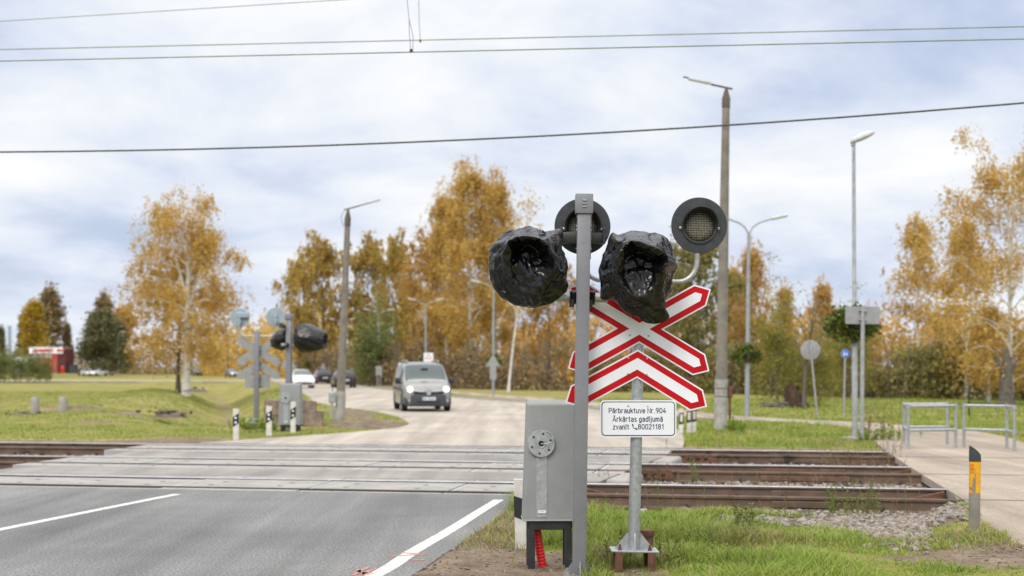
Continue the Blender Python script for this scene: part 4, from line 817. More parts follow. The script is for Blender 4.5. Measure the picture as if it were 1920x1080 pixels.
1,-20,-3,2,-71,-4,4,4,4,0,2,0,2,0,-1,3,2,2,-2,0,6,1,-2,4,-3,3,0,9,9,5,4,2,-3,-1,-2,-3,2,-2,5,-3,2,12,-38,2,-9,-8,-2,3,0,2,3,3,3,7,-1,3,5,-15,-5,-38,-40,-33,1,-4,0,-2,2,-7,-1,3,4,0,2,-2,3,6,-1,-6,-2,4,-1,0,7,4,-3,-1,2,7,8,2,-2,-2,0,
2,2,-5,1,2,-4,-5,3,1,4,7,2,0,-1,1,3,-4,-1,3,-4,-4,3,-5,3,-2,-2,0,0,-2,-3,-3,0,7,3,1,1,-1,5,0,4,0,2,-2,0,-2,6,-6,-5,2,-3,-2,-1,-2,-2,4,3,1,0,6,-2,4,2,-1,0,7,2,-1,1,5,4,-3,6,-1,-2,-1,2,6,2,-6,2,1,0,1,1,-2,3,-2,-2,0,-1,0,6,-4,5,3,3,4,
7,-2,-1,-4,-6,4,-4,-1,2,1,0,1,2,-4,1,-3,2,-2,3,0,0,1,3,5,5,3,0,-1,1,-2,-1,-4,2,2,0,-1,1,-3,-1,-3,4,0,-3,-2,0,-1,0,-3,1,-1,2,0,-1,2,2,2,-3,1,3,2,1,1,0,-2,-1,1,3,-1,2,0,1,-2,2,1,-4,2,1,0,2,1,1,32,37,32,41,221,297,-264,-268,-165,189,
-147,179,16,40,59,73,0,-47,-48,-39,-25,4,38,20,24,41,3,3,-32,-10,-9,-38,-27,21,15,-9,21,-9,-12,-11,-11,7,10,11,1,-12,15,9,28,15,-2,14,-2,22,7,1,15,6,-13,-9,-2,-17,-5,-1,-6,-14,-4,-24,-18,-4,-10,-12,6,1,5,0,1,21,8,-10,18,1,47,51,-6,
6,6,-12,-5,7,1,5,-4,-3,-2,3,7,-4,-12,5,-14,-15,-3,-10,-9,-17,-21,-1,-11,-6,-26,-4,-15,-3,-4,38,18,-4,22,9,14,1,3,47,16,11,12,8,10,20,18,2,-50,-20,-36,-12,-19,-20,-31,1,6,-4,10,4,-5,11,-5,12,12,-2,29,21,11,-18,-15,-2,-23,-17,-5,5,2,
4,0,1,-1,0,3,2,0,1,2,-6,4,-1,3,3,-9,-2,-4,1,1,2,0,10,1,9,8,8,-1,4,4,3,5,0,4,0,-1,-1,2,1,6,-2,7,0,8,6,-1,-1,-5,4,3,2,20,13,4,5,1,0,-1,3,-2,-4,-5,-3,-3,5,0,-4,-1,-5,1,-1,-1,3,-2,0,-2,-3,-3,-2,-4,7,-4,0,0,0,-3,0,-4,0,-3,-2,0,-9,-1,6,
-2,-1,1,2,8,-5,-3,-1,-5,-2,0,-5,-8,-6,1,-1,1,1,5,5,-2,1,-2,-1,-5,-3,1,-1,5,-1,0,0,-4,-1,2,3,-3,-1,17,5,4,-7,-2,9,12,10,8,-4,-1,7,4,1,0,-4,0,1,12,1,34,27,20,1,5,7,-2,13,14,0,-4,5,-4,-3,2,-5,-3,3,-9,-6,6,-14,-12,2,4,3,-6,19,-5,-9,2,
1,1,2,-1,1,3,1,6,2,6,1,3,-3,-13,-4,4,0,1,-2,-5,1,-1,4,8,5,-4,0,0,-5,-3,-2,4,-12,4,-1,1,4,-3,-7,-7,-2,-2,-5,-2,-3,-1,5,4,-5,-10,-7,-2,-2,-1,0,2,-2,-11,0,2,-1,4,1,0,-5,6,-3,-1,0,-3,0,-1,6,1,-6,-3,0,-6,3,-1,-1,2,7,5,2,4,8,0,0,18,0,10,
-5,5,-2,-7,-5,2,-13,-7,11,-14,-14,5,1,6,6,1,-3,6,4,0,-2,-1,-8,3,-7,-29,-3,10,6,0,3,1,1,-1,-2,-1,3,2,7,-5,4,5,2,1,11,6,1,0,10,3,1,1,5,7,4,-6,-4,-3,-5,9,1,0,2,-1,-5,3,-2,20,9,3,11,-5,8,2,-17,5,1,2,0,-3,-10,1,5,0,0,7,-1,-3,2,-1,0,6,2,
-7,1,2,7,6,4,-4,3,3,0,0,-4,0,-3,1,0,1,3,-1,-1,1,3,7,-11,-6,12,9,15,-1,7,17,-14,9,0,3,-7,-9,-13,-4,2,-11,0,-15,-2,-3,-5,1,12,2,28,7,-3,0,-3,-8,8,5,1,-4,-23,2,2,-2,2,4,3,-1,-8,0,0,-2,4,-10,-4,6,3,-13,-4,3,-4,-6,-7,-18,-18,-10,-6,-7,
-1,-8,-1,-10,6,-5,-11,2,-3,-1,0,0,1,1,1,1,4,0,4,1,2,-1,1,-2,1,0,0,0,0,0,1,1,1,1,0,-1,0,-1,0,0,2,0,0,0,1,1,-1,0,0,1,0,2,1,1,0,-5,3,-4,7,3,-4,1,6,-5,1,8,0,4,6,7,4,3,2,0,0,0,-5,5,2,1,-2,-3,-7,-1,-5,-2,-2,1,0,-1,3,4,2,3,3,1,2,0,2,2,1,
4,1,3,0,5,0,-5,2,1,4,2,2,-3,0,2,1,0,0,0,8,-2,2,6,4,2,2,3,0,1,3,0,2,2,0,0,1,0,1,1,2,1,0,1,1,1,0,0,0,0,0,1,0,1,1,0,-1,1,1,5,5,0,2,1,4,2,-3,0,-4,1,1,2,3,0,4,2,2,3,1,0,2,1,4,1,2,1,1,-1,0,-1,0,-2,0,1,1,1,1,10,4,1,1,-1,-2,5,6,2,1,3,1,1,
8,7,-1,1,-2,0,2,0,1,1,-2,-3,-4,2,3,-1,1,1,-2,-3,2,1,0,-1,1,0,1,0,0,-1,0,-2,-1,-1,-2,0,1,-1,-1,-1,-1,-1,-1,1,0,0,0,-1,0,1,0,-1,-1,1,0,-1,-1,0,-1,0,-1,-1,-2,-2,-1,-1,0,2,1,-1,-2,-3,1,0,2,1,1,1,1,-1,0,1,0,2,-1,-2,-1,-1,-2,0,0,-1,2,-1,
2,-1,0,1,-2,-1,3,0,2,0,1,4,-1,0,3,1,-2,-2,-3,-2,-1,0,0,1,0,0,0,2,0,-2,1,0,-1,1,0,1,-2,0,0,0,0,-1,0,-1,0,0,0,-1,-2,-1,-1,-1,0,-1,0,1,2,-1,1,0,2,0,3,3,-4,-1,-1,-1,-4,-2,1,0,-1,-1,2,2,2,1,-1,1,-2,-2,-8,1,-4,-7,1,2,-5,3,0,-1,-1,2,2,-7,
5,3,3,-4,3,-1,3,5,-3,-4,-4,-3,-3,-3,2,-1,1,-1,0,-1,-2,-2,2,2,-2,0,-3,0,0,-4,-1,0,-3,1,1,0,1,1,1,1,0,-1,0,-1,-1,0,1,0,1,2,-1,0,0,0,1,-2,0,5,4,3,2,1,-2,-1,-1,0,0,-2,-1,2,5,-4,4,4,0,3,0,0,4,0,7,0,4,2,-4,1,-2,3,0,2,4,-3,2,1,3,-1,3,2,
-2,0,-1,3,-2,1,0,3,3,1,-2,3,0,-1,0,1,4,1,-1,-2,1,0,-1,-1,-3,-3,-2,2,0,1,1,1,1,0,6,2,-2,1,1,2,2,1,0,0,1,1,1,0,1,-2,0,-1,1,4,3,1,-2,-1,0,2,-2,-11,-11,2,-8,-1,6,-5,3,-2,1,2,3,0,1,0,0,5,4,-1,1,1,1,-1,3,1,3,3,-2,0,-2,-3,0,-3,-1,-2,2,-3,
2,-8,3,8,10,10,8,-2,-2,-1,-2,6,3,5,1,3,-11,7,3,0,-1,1,1,-1,-1,1,-1,7,4,-7,-2,-1,-10,2,-8,6,5,6,-2,0,-1,-9,1,-5,8,7,18,8,7,-1,2,-1,2,4,6,1,-5,-5,-9,1,-6,-5,-1,10,5,8,11,0,3,0,-9,5,0,4,5,1,-4,11,3,5,-4,-1,5,-3,-5,1,-3,-2,3,0,3,5,2,7,
10,-3,-6,1,-6,1,7,-1,2,6,2,-4,8,3,1,3,-4,14,-2,-3,10,4,-1,1,-2,-1,-3,8,2,4,3,-7,5,4,5,2,4,1,1,0,2,1,-1,0,-1,2,0,-2,-2,0,-1,3,-1,1,4,-3,-5,1,-1,-2,-2,0,-1,3,2,4,0,0,1,3,2,-3,-1,-1,-2,-2,1,0,1,4,1,-4,2,-4,1,0,0,-2,5,1,-4,-16,-21,-21,
-22,-2,-2,-4,2,-4,-3,1,2,-1,-2,3,6,0,6,-2,6,2,2,0,3,-2,5,2,3,-1,0,-1,2,3,-2,-3,-2,-1,-3,-4,-4,1,0,-2,1,-10,1,2,0,6,0,3,-4,1,4,0,1,4,5,0,7,1,2,8,8,1,2,3,8,2,4,0,-3,2,2,-4,-3,2,-1,-3,4,-1,-4,-4,-7,3,-2,-4,6,2,0,-3,-1,7,-3,4,3,6,8,6,
4,1,2,7,6,-3,6,4,-2,-5,-4,-4,0,4,-6,-2,-5,1,-3,-11,-3,-6,-9,2,-2,1,1,4,0,7,-4,-7,-6,0,2,4,9,-1,-2,-1,0,-7,-2,-6,-5,1,0,2,1,1,0,0,0,-2,-1,-2,-1,-1,0,-3,-6,2,3,-6,3,1,1,1,-1,-1,0,0,-1,1,1,0,-1,0,0,2,-1,2,1,1,-1,1,0,0,-1,-2,-3,-2,-2,
0,-1,0,-1,-8,-9,3,-4,-8,-2,3,-2,7,10,9,6,3,9,2,2,-1,5,1,1,1,-2,-2,-4,1,1,0,-2,-1,2,-1,-2,1,-1,-1,-1,1,-1,1,-1,-2,-3,-1,-5,1,-1,-2,-1,3,7,1,-25,3,-22,0,2,2,-1,-1,-1,-1,-3,4,2,1,-1,1,-2,21,0,-1,-1,-19,5,-24,-26,-27,-3,0,-5,0,-6,-1,
-4,2,0,-3,9,7,4,0,5,11,2,6,-3,-2,0,-2,-3,2,1,1,-4,-1,2,2,-1,-5,-7,-10,-2,-11,-1,-5,-9,1,15,-14,9,1,12,6,-23,4,2,-7,-6,3,-2,4,-3,-1,-4,-2,1,-1,6,0,3,1,-2,0,8,4,8,7,3,-5,-1,-3,6,1,5,2,2,0,-1,0,2,1,2,1,0,-1,2,2,1,0,-2,-1,1,-1,1,1,2,
-1,2,-1,-2,0,0,0,-2,2,0,-2,-1,1,-5,-16,-18,3,2,-1,-8,-11,-12,6,2,-8,1,5,-2,-6,-7,0,-26,1,1,-1,2,2,2,1,2,1,0,1,2,0,0,1,1,-1,2,2,0,-6,2,3,5,2,1,2,4,2,0,-1,5,2,2,1,-1,-1,1,3,2,0,1,-1,-1,0,3,1,1,0,1,2,0,1,-3,-1,1,5,4,0,1,2,3,0,1,0,1,
-1,2,0,2,2,0,1,2,5,2,-1,-2,-1,2,3,0,-1,2,1,1,1,1,0,0,2,4,3,2,-1,-1,1,0,0,1,2,0,5,-6,6,-4,-1,7,2,-1,1,1,0,-5,-2,10,1,8,1,5,0,9,1,4,-1,-1,0,7,-1,7,-1,-1,0,-1,-2,-1,0,-2,0,0,0,0,0,0,-1,-1,-2,1,3,2,0,-1,-4,7,-4,7,5,-3,0,1,3,5,-1,-4,-2,
0,-5,0,5,3,0,5,4,-2,2,3,-6,0,-1,-9,2,4,5,4,1,2,-2,-2,0,-1,-1,-5,-3,-14,-6,-9,0,-9,-2,0,-3,2,-4,-7,-3,1,-2,0,-4,-7,-5,-4,3,6,7,8,0,-5,1,3,1,-2,2,1,-1,-1,3,0,1,0,-6,4,-8,-12,0,3,6,2,-2,-1,-3,-1,5,9,3,0,4,0,5,2,-6,-4,-5,-3,-1,1,-3,1,
2,-1,-1,4,1,-2,5,4,2,7,0,4,2,-4,-3,-1,-1,0,-2,-4,0,-1,-3,-2,-4,-2,0,-3,0,-7,-3,-1,2,3,0,1,-2,2,-2,0,1,4,3,2,3,6,0,3,-1,4,1,-1,1,-1,1,-2,-2,1,-2,-3,-2,5,-5,-4,2,1,3,0,3,-4,1,0,-3,-1,6,5,4,5,2,0,0,0,1,3,1,2,0,-15,1,-1,3,-2,6,-3,4,
-11,0,-3,4,4,10,9,9,2,4,-5,-1,-1,-4,4,-3,6,2,4,6,10,-2,0,3,-11,-1,4,-3,13,3,2,1,-4,-6,-3,-5,0,2,-2,1,-5,7,8,1,-15,8,6,8,6,-4,0,-1,6,-10,-20,-14,-1,-3,-14,6,-3,-20,-18,-3,3,7,3,-2,0,8,8,-3,2,-1,1,-16,-15,-1,-14,-14,-1,3,1,-1,0,1,-2,
-3,-5,-3,3,-14,-15,3,-5,0,1,-4,-3,1,0,0,-2,-4,-4,-6,6,3,27,8,12,5,0,-4,4,3,2,5,-2,3,-5,3,0,0,-2,3,1,5,0,0,4,0,-1,1,0,9,1,16,8,8,20,2,-3,3,-5,-10,-2,0,-4,0,-1,-3,1,0,2,8,2,4,-3,7,0,-5,0,-12,-3,-18,-5,3,3,-3,1,2,2,-7,4,-7,5,-1,-20,
-1,1,1,1,8,0,2,6,6,0,7,5,5,0,-14,3,-17,-18,-16,0,0,2,-2,-2,-4,0,2,2,1,2,3,4,3,-3,-4,1,2,-5,-4,8,6,-2,-3,1,-16,-6,-2,4,-1,0,-2,5,0,-2,1,-5,-4,5,-1,2,-16,0,-7,0,3,5,0,-4,2,-3,-3,-7,3,-1,1,-1,-3,0,-2,2,-4,-6,4,3,-6,-6,-6,-4,-4,0,5,6,
2,-1,-3,3,0,1,-4,5,-2,-2,6,-6,-1,-4,0,-2,2,-11,-14,-3,-3,3,-7,1,-8,-8,-9,-11,-2,-7,-12,2,-3,4,5,-2,-3,-4,-1,-3,5,-7,2,5,5,-3,-2,4,4,6,1,4,0,-1,-1,-4,-4,1,1,2,3,3,4,6,2,-3,-4,-4,-3,1,1,2,2,3,-1,4,3,-4,-2,-3,-1,-4,0,0,-1,0,2,-2,1,3,
-2,0,2,-2,1,0,1,1,2,0,0,0,-1,0,1,2,1,0,0,0,-1,-1,0,0,0,1,1,-1,1,-1,-2,1,0,-1,-1,0,-2,-1,0,0,1,0,1,1,-1,2,]
BAG_RIGHT = [
-196,197,-102,92,4,4,13,14,235,272,-279,-226,-58,-58,-32,30,2,53,-24,-12,-37,-17,36,37,-29,-1,-1,-23,9,1,65,127,42,7,5,-5,5,-16,14,73,45,46,-15,-29,-12,-33,-11,-10,4,-15,-8,-6,-11,2,6,11,6,10,-11,-30,0,8,-11,-20,0,-51,-18,-22,-17,
-5,-64,-14,-16,7,-26,-17,-18,28,13,10,13,0,13,18,3,-1,-18,-12,-1,-7,-4,8,8,3,-8,-53,-5,-35,-3,14,9,-14,4,-5,0,3,4,13,9,-36,-32,10,64,49,5,5,4,4,16,17,0,-2,-3,-13,1,3,-3,-12,-5,0,1,3,11,7,-6,15,34,-11,-3,-7,-14,0,8,-4,-11,7,7,-3,12,
-7,-41,-19,9,3,-22,-16,28,12,1,10,-14,7,-1,-4,2,-3,-6,-13,-8,-4,-10,5,20,9,-11,6,-7,2,5,3,1,0,0,-6,2,4,1,9,-2,-5,-13,-8,1,-3,-1,-5,-5,-3,-2,-1,1,2,2,2,-1,2,2,0,-2,1,3,6,4,5,0,2,1,3,4,6,-1,-10,2,-6,-4,2,2,6,4,-10,-2,-1,-1,-5,-3,-12,
-4,-2,2,2,5,-13,-1,-8,0,-2,11,-7,-10,-4,-8,-2,-3,-3,1,-9,0,-2,-11,-32,-38,-4,6,-1,8,0,24,15,21,-6,-3,-5,-10,-10,0,5,0,-6,11,-16,1,2,4,4,3,-2,-4,8,0,-3,-10,-1,1,3,3,0,10,3,9,-2,0,1,0,-5,3,5,7,2,-7,4,15,-1,5,-2,14,5,10,-2,2,2,-3,1,4,
-2,-2,8,-12,2,-19,-13,-13,-6,3,3,1,-2,1,-2,0,-2,-1,2,13,0,10,7,7,14,9,4,13,-4,5,-4,16,-6,-10,-1,35,10,22,-13,2,3,2,3,-8,8,5,4,-13,-32,0,8,14,8,10,4,-3,-2,0,9,1,-13,-2,-3,-7,-3,2,-2,7,0,-5,-8,-5,-7,2,-1,3,8,12,11,10,1,7,6,2,4,3,-12,
-7,4,2,-39,2,-30,0,10,10,-16,1,-17,-35,-41,-3,-5,3,-8,3,-25,-17,5,6,-2,3,3,4,2,-4,-5,0,2,-5,19,0,-18,-5,0,-1,-6,5,0,-5,-2,4,-1,3,-1,0,0,3,-4,5,-7,-16,6,-3,-1,0,3,0,-1,3,3,-4,1,1,5,-4,-4,2,2,-1,-3,-3,-2,-2,3,1,-1,0,-1,0,6,-1,5,-2,6,
5,1,0,1,-1,2,-25,-18,-11,-10,-8,-2,7,-2,2,1,7,-2,-1,-6,-5,-10,-19,8,-5,-9,8,-4,-13,-6,9,8,-7,-6,-5,-10,2,1,-6,-9,-2,0,5,6,-2,-3,2,0,18,10,10,-4,4,-4,5,0,1,4,3,7,0,0,9,1,-2,3,6,-1,-1,-3,-3,9,21,-13,7,-4,-4,-2,-4,-3,-5,-16,11,-7,1,
-6,-25,4,-6,-1,1,-4,0,3,2,18,-5,0,6,9,-25,12,-1,-9,-7,4,0,5,-15,1,-31,-24,6,2,0,-4,0,4,2,7,6,4,1,7,13,8,-11,15,8,-9,-10,6,2,-2,7,0,2,8,9,8,1,9,4,11,0,-1,1,0,1,2,0,0,0,1,-2,0,-1,-5,-3,-2,-1,-1,-4,0,-6,1,1,1,-1,0,-1,0,0,0,1,-1,3,3,
-12,-6,1,-12,1,-5,9,1,3,-6,1,8,-2,-6,-9,0,-4,-2,6,7,-2,-1,0,-11,6,0,1,-1,1,0,0,0,-1,-1,0,-2,2,4,4,3,0,0,-2,-1,-4,3,1,0,-2,-1,-3,-1,4,0,1,-2,3,3,5,1,-3,-15,-8,-7,6,3,-5,-2,-1,-6,-7,-2,0,-3,2,-1,-1,0,1,3,1,0,-4,-5,-5,0,-1,-1,-2,-1,0,
1,1,0,-1,-3,-4,-1,-1,-2,0,1,1,2,0,-1,-1,0,1,1,1,-1,1,0,0,1,0,3,-1,-1,-1,1,-1,-1,0,1,1,1,2,-1,0,1,-2,0,0,-1,1,2,2,2,0,2,-1,0,0,0,1,1,0,1,1,1,2,1,1,1,3,0,0,2,2,1,0,1,0,0,1,1,0,0,0,2,1,1,2,0,2,2,3,0,0,0,-4,2,-2,0,2,4,6,7,-2,-5,0,-13,
-1,11,8,0,-2,-7,-2,-3,3,0,2,-2,-1,-2,-1,-6,0,-1,1,2,5,2,0,0,0,0,0,2,0,1,0,0,1,-1,-1,-2,-1,-1,0,1,0,-4,-2,-2,0,-1,-3,0,-3,-2,5,1,7,2,2,0,0,-1,1,0,0,0,-3,2,2,-1,-4,4,0,2,4,3,-2,-3,-4,-1,1,0,-1,-1,0,1,0,1,0,1,-1,9,1,0,-12,-10,-10,-1,
-2,-2,-6,1,-1,-3,-2,-1,0,0,1,-2,1,-4,-3,-5,-1,-3,2,3,3,-4,3,2,0,1,8,-2,1,1,3,2,-2,-1,-1,-3,-2,1,5,-1,-4,3,5,-6,-5,-4,-24,1,14,7,-6,8,2,-1,8,-1,-1,-2,-4,-1,12,11,6,4,0,5,-29,-22,8,3,4,0,-10,3,5,1,2,1,-2,-4,-2,-3,2,-3,-3,-6,-2,-3,-1,
1,0,2,4,0,1,-4,0,-1,-1,0,-2,0,1,-1,2,0,0,-1,-1,2,11,6,3,5,-7,-8,4,-5,0,-4,1,1,1,-4,6,-2,-4,11,-5,7,10,6,0,-1,4,-4,-6,-3,-5,-1,3,3,-1,0,0,-1,-2,-3,-3,9,5,-1,5,10,2,-6,-4,2,-4,-9,-3,2,-3,-1,-5,1,6,7,-4,2,2,-1,2,5,-6,-5,-6,-8,2,2,0,0,
1,1,2,0,0,2,2,2,2,1,3,1,1,0,3,3,1,1,1,2,2,1,0,1,-1,0,-1,1,2,6,7,3,-1,0,0,3,3,-2,1,1,1,3,3,1,1,-1,0,-1,-1,-3,9,0,7,2,0,10,2,-2,-4,2,7,0,5,8,-6,6,6,0,-2,5,-2,3,-6,3,0,-3,2,13,1,1,2,3,1,2,-2,3,1,0,0,3,4,4,-1,2,0,3,-2,-1,1,4,-1,-1,4,1,
2,-1,4,0,-2,5,-1,4,-1,5,1,-2,5,3,1,5,3,5,1,-10,5,3,-1,4,1,-6,-1,-1,-3,-1,1,-6,0,-9,-4,0,0,1,-3,3,-4,-6,5,4,-2,1,1,-2,0,-2,2,0,0,2,1,2,0,-2,-1,3,0,-2,-2,-1,4,0,0,-3,-1,-2,-2,3,-2,-2,2,3,3,1,3,9,-3,-5,3,0,1,-2,-3,2,-3,-7,-4,-2,-5,-2,
1,-3,5,0,-4,4,-4,3,-6,3,0,-3,1,2,0,-5,-4,-6,0,4,9,0,5,1,-4,-4,-6,-6,-2,-6,0,-2,14,-2,-2,0,9,13,-1,0,-1,1,-3,-3,-6,-1,-3,-1,2,8,0,3,1,3,21,25,17,22,6,0,-4,-5,3,9,6,-4,3,-1,1,-2,-7,4,-7,5,1,-6,2,-1,2,0,6,-3,-3,5,9,0,10,1,-6,-6,1,3,
-9,-5,-5,0,9,4,-8,-2,-1,-5,-4,-8,1,2,0,5,2,-8,-1,16,1,-9,-2,5,-4,8,-2,-6,-2,17,0,16,-1,-1,4,2,-3,-1,-3,6,0,-2,-2,1,1,-1,-1,-4,4,-3,-1,-3,-4,-2,-1,3,4,3,0,2,2,0,-1,-3,-1,1,-2,3,7,0,-3,-2,6,-1,1,-7,0,0,-1,6,-5,-8,-7,-5,0,-1,-4,2,5,
-3,5,-3,-4,-1,1,-1,1,2,-5,0,3,5,0,-4,1,-8,3,-3,1,1,1,2,4,1,6,7,5,2,0,-1,-3,3,1,2,-1,1,-3,2,7,-1,1,1,1,0,1,-1,2,1,2,2,0,-2,2,3,3,2,3,0,0,-6,1,-1,0,0,1,0,2,2,-3,1,-3,-5,1,-3,1,-6,-4,-5,5,2,-8,-10,-11,-5,5,6,1,9,4,-8,6,1,3,2,-3,4,-1,
1,-5,0,2,-3,-8,1,2,-2,-1,5,-8,-4,-16,1,2,4,4,1,-4,-3,-1,8,-3,-11,0,1,-1,-2,0,5,4,-9,-6,-4,-7,0,5,-4,-15,-5,-5,0,12,-2,23,22,25,12,4,-1,4,0,-6,1,5,-3,1,-1,3,1,1,-5,0,1,-3,-2,-3,-1,2,-1,-3,-1,0,2,-2,2,3,2,0,3,5,-1,1,0,2,3,-3,-19,3,
-4,1,5,5,8,22,-2,0,3,-5,-3,3,-2,0,1,0,-1,-4,-2,-3,1,-2,2,-6,-1,4,-4,-9,-1,3,1,26,6,0,-2,-2,-1,-4,-1,0,-1,-1,-2,-1,2,0,1,0,0,0,-2,0,-2,-2,0,-1,0,0,1,1,0,0,0,-1,1,0,-3,-3,-2,1,2,14,5,-4,-1,-1,-6,-1,-11,8,2,-8,-3,0,4,4,-13,-1,-5,-2,
-1,1,2,1,0,-2,-1,0,1,0,3,3,2,2,0,0,1,5,1,-3,1,-5,0,2,0,0,2,1,-1,0,1,1,3,2,3,1,1,0,0,-1,0,0,-2,1,1,1,0,0,3,0,0,-3,-2,-4,-2,-1,3,1,0,-1,-2,2,-1,5,-1,1,-1,1,1,-1,0,-1,0,-1,-1,-2,0,0,0,-1,3,1,0,1,-1,0,-1,1,-1,0,-1,-2,-2,1,1,0,0,1,1,4,
2,0,1,2,6,2,3,0,0,-2,-8,-1,1,1,3,2,4,-3,2,3,2,1,0,0,2,1,2,1,-2,0,-1,1,0,1,-1,1,-1,0,0,3,1,0,-1,2,1,3,2,0,-2,-4,-2,-17,-14,-24,-2,4,0,6,-6,-2,-4,1,1,-2,-1,5,8,-2,-1,2,-2,-12,-14,-1,3,0,-2,2,-1,-2,1,6,3,1,2,3,3,1,4,4,-5,5,10,2,10,-2,
-4,3,2,-4,5,-4,-6,-3,1,2,-5,5,-10,7,2,3,7,-3,8,-1,3,3,-3,7,5,2,-5,-5,1,0,2,10,-4,2,-3,4,8,1,11,7,7,-3,2,2,2,0,0,8,-2,-5,3,2,-8,-22,-12,-2,2,7,0,2,-7,1,10,4,0,9,1,2,-4,0,12,-4,6,-1,-3,-5,-3,-2,5,4,-1,6,-7,6,2,-2,-4,0,2,-2,-4,2,0,-3,
-1,10,1,-2,7,-5,-3,6,6,-10,-5,2,0,3,8,0,-3,-4,2,4,4,2,5,-3,1,4,3,7,3,0,-4,-2,-7,-4,-2,-1,2,7,0,1,-5,-9,-8,-10,-8,-3,0,2,-2,2,-3,2,-1,1,-2,3,0,-5,0,-2,-1,4,3,2,3,10,0,11,2,4,0,9,2,0,3,3,-2,0,3,4,2,0,1,1,1,6,1,-1,-1,-2,5,7,-4,1,2,1,
4,3,0,-3,4,0,7,-2,0,4,2,-4,-1,3,-1,2,0,4,6,0,0,3,-1,-1,-2,0,-1,4,2,1,4,3,2,-2,5,-2,-5,-4,1,0,6,40,19,21,22,1,12,9,8,-1,-4,-3,-1,2,2,0,-3,38,40,-3,3,1,-1,0,3,-1,1,3,-2,-1,4,-5,-15,-4,-11,-2,-1,1,1,3,1,-1,6,3,-5,-2,5,2,-3,-2,3,-11,2,
-2,-5,-4,-8,4,-4,4,4,9,3,9,-1,-6,-11,2,-2,2,2,-5,-9,9,-2,5,-3,6,0,10,1,-4,-3,-1,-3,-2,1,0,1,-5,-9,-8,-2,2,8,2,1,-2,-4,-3,-2,-3,-3,2,16,-5,2,1,0,-6,2,2,-4,-1,0,-1,1,2,1,0,3,5,5,5,-4,-4,-16,0,-4,-2,1,0,-2,8,6,6,3,0,1,5,0,-6,2,4,-13,
-9,1,-4,3,-17,-8,-4,-2,-2,-1,3,3,4,0,1,-1,1,6,2,3,14,3,5,4,-5,2,-8,3,-8,-7,-7,1,1,0,-11,-2,3,-3,8,5,4,2,1,-3,1,-4,-1,3,3,2,0,6,-4,-1,0,2,1,5,-2,2,4,-2,5,1,-3,1,-3,-2,0,-1,0,7,3,3,-1,3,-6,-3,1,2,2,-1,-2,-1,-2,-3,0,0,1,0,3,0,3,0,5,4,
2,9,3,5,4,0,2,11,-9,-3,-3,-1,13,1,-4,1,1,-2,-7,-2,-4,2,12,9,6,7,7,-2,2,5,7,0,-1,4,-3,0,-1,-2,-4,-2,1,-4,-3,-7,4,3,9,5,9,6,4,0,1,0,1,3,0,-2,1,4,3,3,2,3,0,1,0,1,1,0,3,0,1,-1,4,-2,8,3,12,2,0,-1,0,2,2,2,0,-1,-4,-2,4,-1,129,125,-108,
-96,-258,49,-91,81,-19,-56,-41,-49,22,-1,36,28,-15,36,13,23,28,13,7,36,-16,40,-69,-142,-19,-8,26,14,-149,-9,108,97,10,-43,-42,-11,-71,2,17,13,-8,-4,5,-5,18,8,5,-1,2,22,-7,13,10,3,7,11,25,46,19,13,10,5,20,0,26,4,-8,0,11,-1,-5,-1,-7,
20,17,7,12,2,0,1,1,-3,-7,20,-1,-6,-12,-4,4,4,-26,-146,-23,-100,-10,4,-4,-6,8,11,5,8,3,21,13,1,-7,-11,-142,-163,0,-3,-4,-2,-155,-156,-3,-6,10,-164,9,-3,-5,2,0,4,-6,-9,-26,2,-12,-27,-94,-11,-3,1,0,-6,-22,-3,-11,1,3,3,11,5,-167,-162,
-5,0,-21,20,-13,-4,4,-1,-3,9,3,9,-3,1,5,10,5,13,3,4,6,5,-8,-4,0,4,3,1,-1,2,2,7,8,2,7,7,6,-2,-6,-4,3,4,-5,-4,0,-1,3,1,3,1,4,3,3,-4,2,-6,1,0,-11,-7,0,-1,2,-1,-1,-2,-6,-3,-4,1,-5,-8,6,1,6,10,5,1,-1,-3,-1,2,3,9,5,2,-1,9,16,7,3,19,7,7,
11,10,4,10,2,-1,0,-3,-1,-2,-1,8,-3,-4,-10,-6,-9,-3,3,-3,12,10,16,7,1,5,6,10,3,-1,-1,-4,5,-10,0,4,3,2,-5,0,-4,3,-6,1,0,-2,5,3,6,4,10,5,2,-1,-2,-4,-2,-5,2,16,2,-5,2,1,1,-5,1,-6,0,3,2,-3,-1,2,3,-1,-1,0,-4,8,11,0,-7,-5,-5,-1,0,7,3,-1,
4,0,-3,0,-3,3,0,12,7,4,4,7,3,-1,0,-4,-6,-5,4,-4,-5,-6,76,-17,37,-8,5,-2,3,-4,0,5,7,-4,-9,-6,-6,1,7,0,5,-4,-1,-1,6,-6,-4,-4,-1,1,5,-7,0,-6,-1,-5,1,-3,-16,-9,-6,0,2,-6,7,-4,8,2,2,4,3,2,2,-1,1,0,-8,1,-4,5,0,6,6,-2,2,3,68,82,-10,0,-2,
-1,4,84,-32,0,-6,2,-6,-3,-12,-2,3,3,-3,-5,-1,-160,-2,-26,3,1,-3,1,4,-3,-13,2,2,0,7,2,6,0,1,3,69,-27,65,-2,2,-2,2,-5,-4,-5,1,-6,2,0,-2,1,-1,2,-8,-3,0,9,1,7,2,9,4,9,-2,-10,5,5,-5,1,-10,-8,-22,-19,1,-1,6,-4,46,25,-8,13,9,12,-7,5,15,
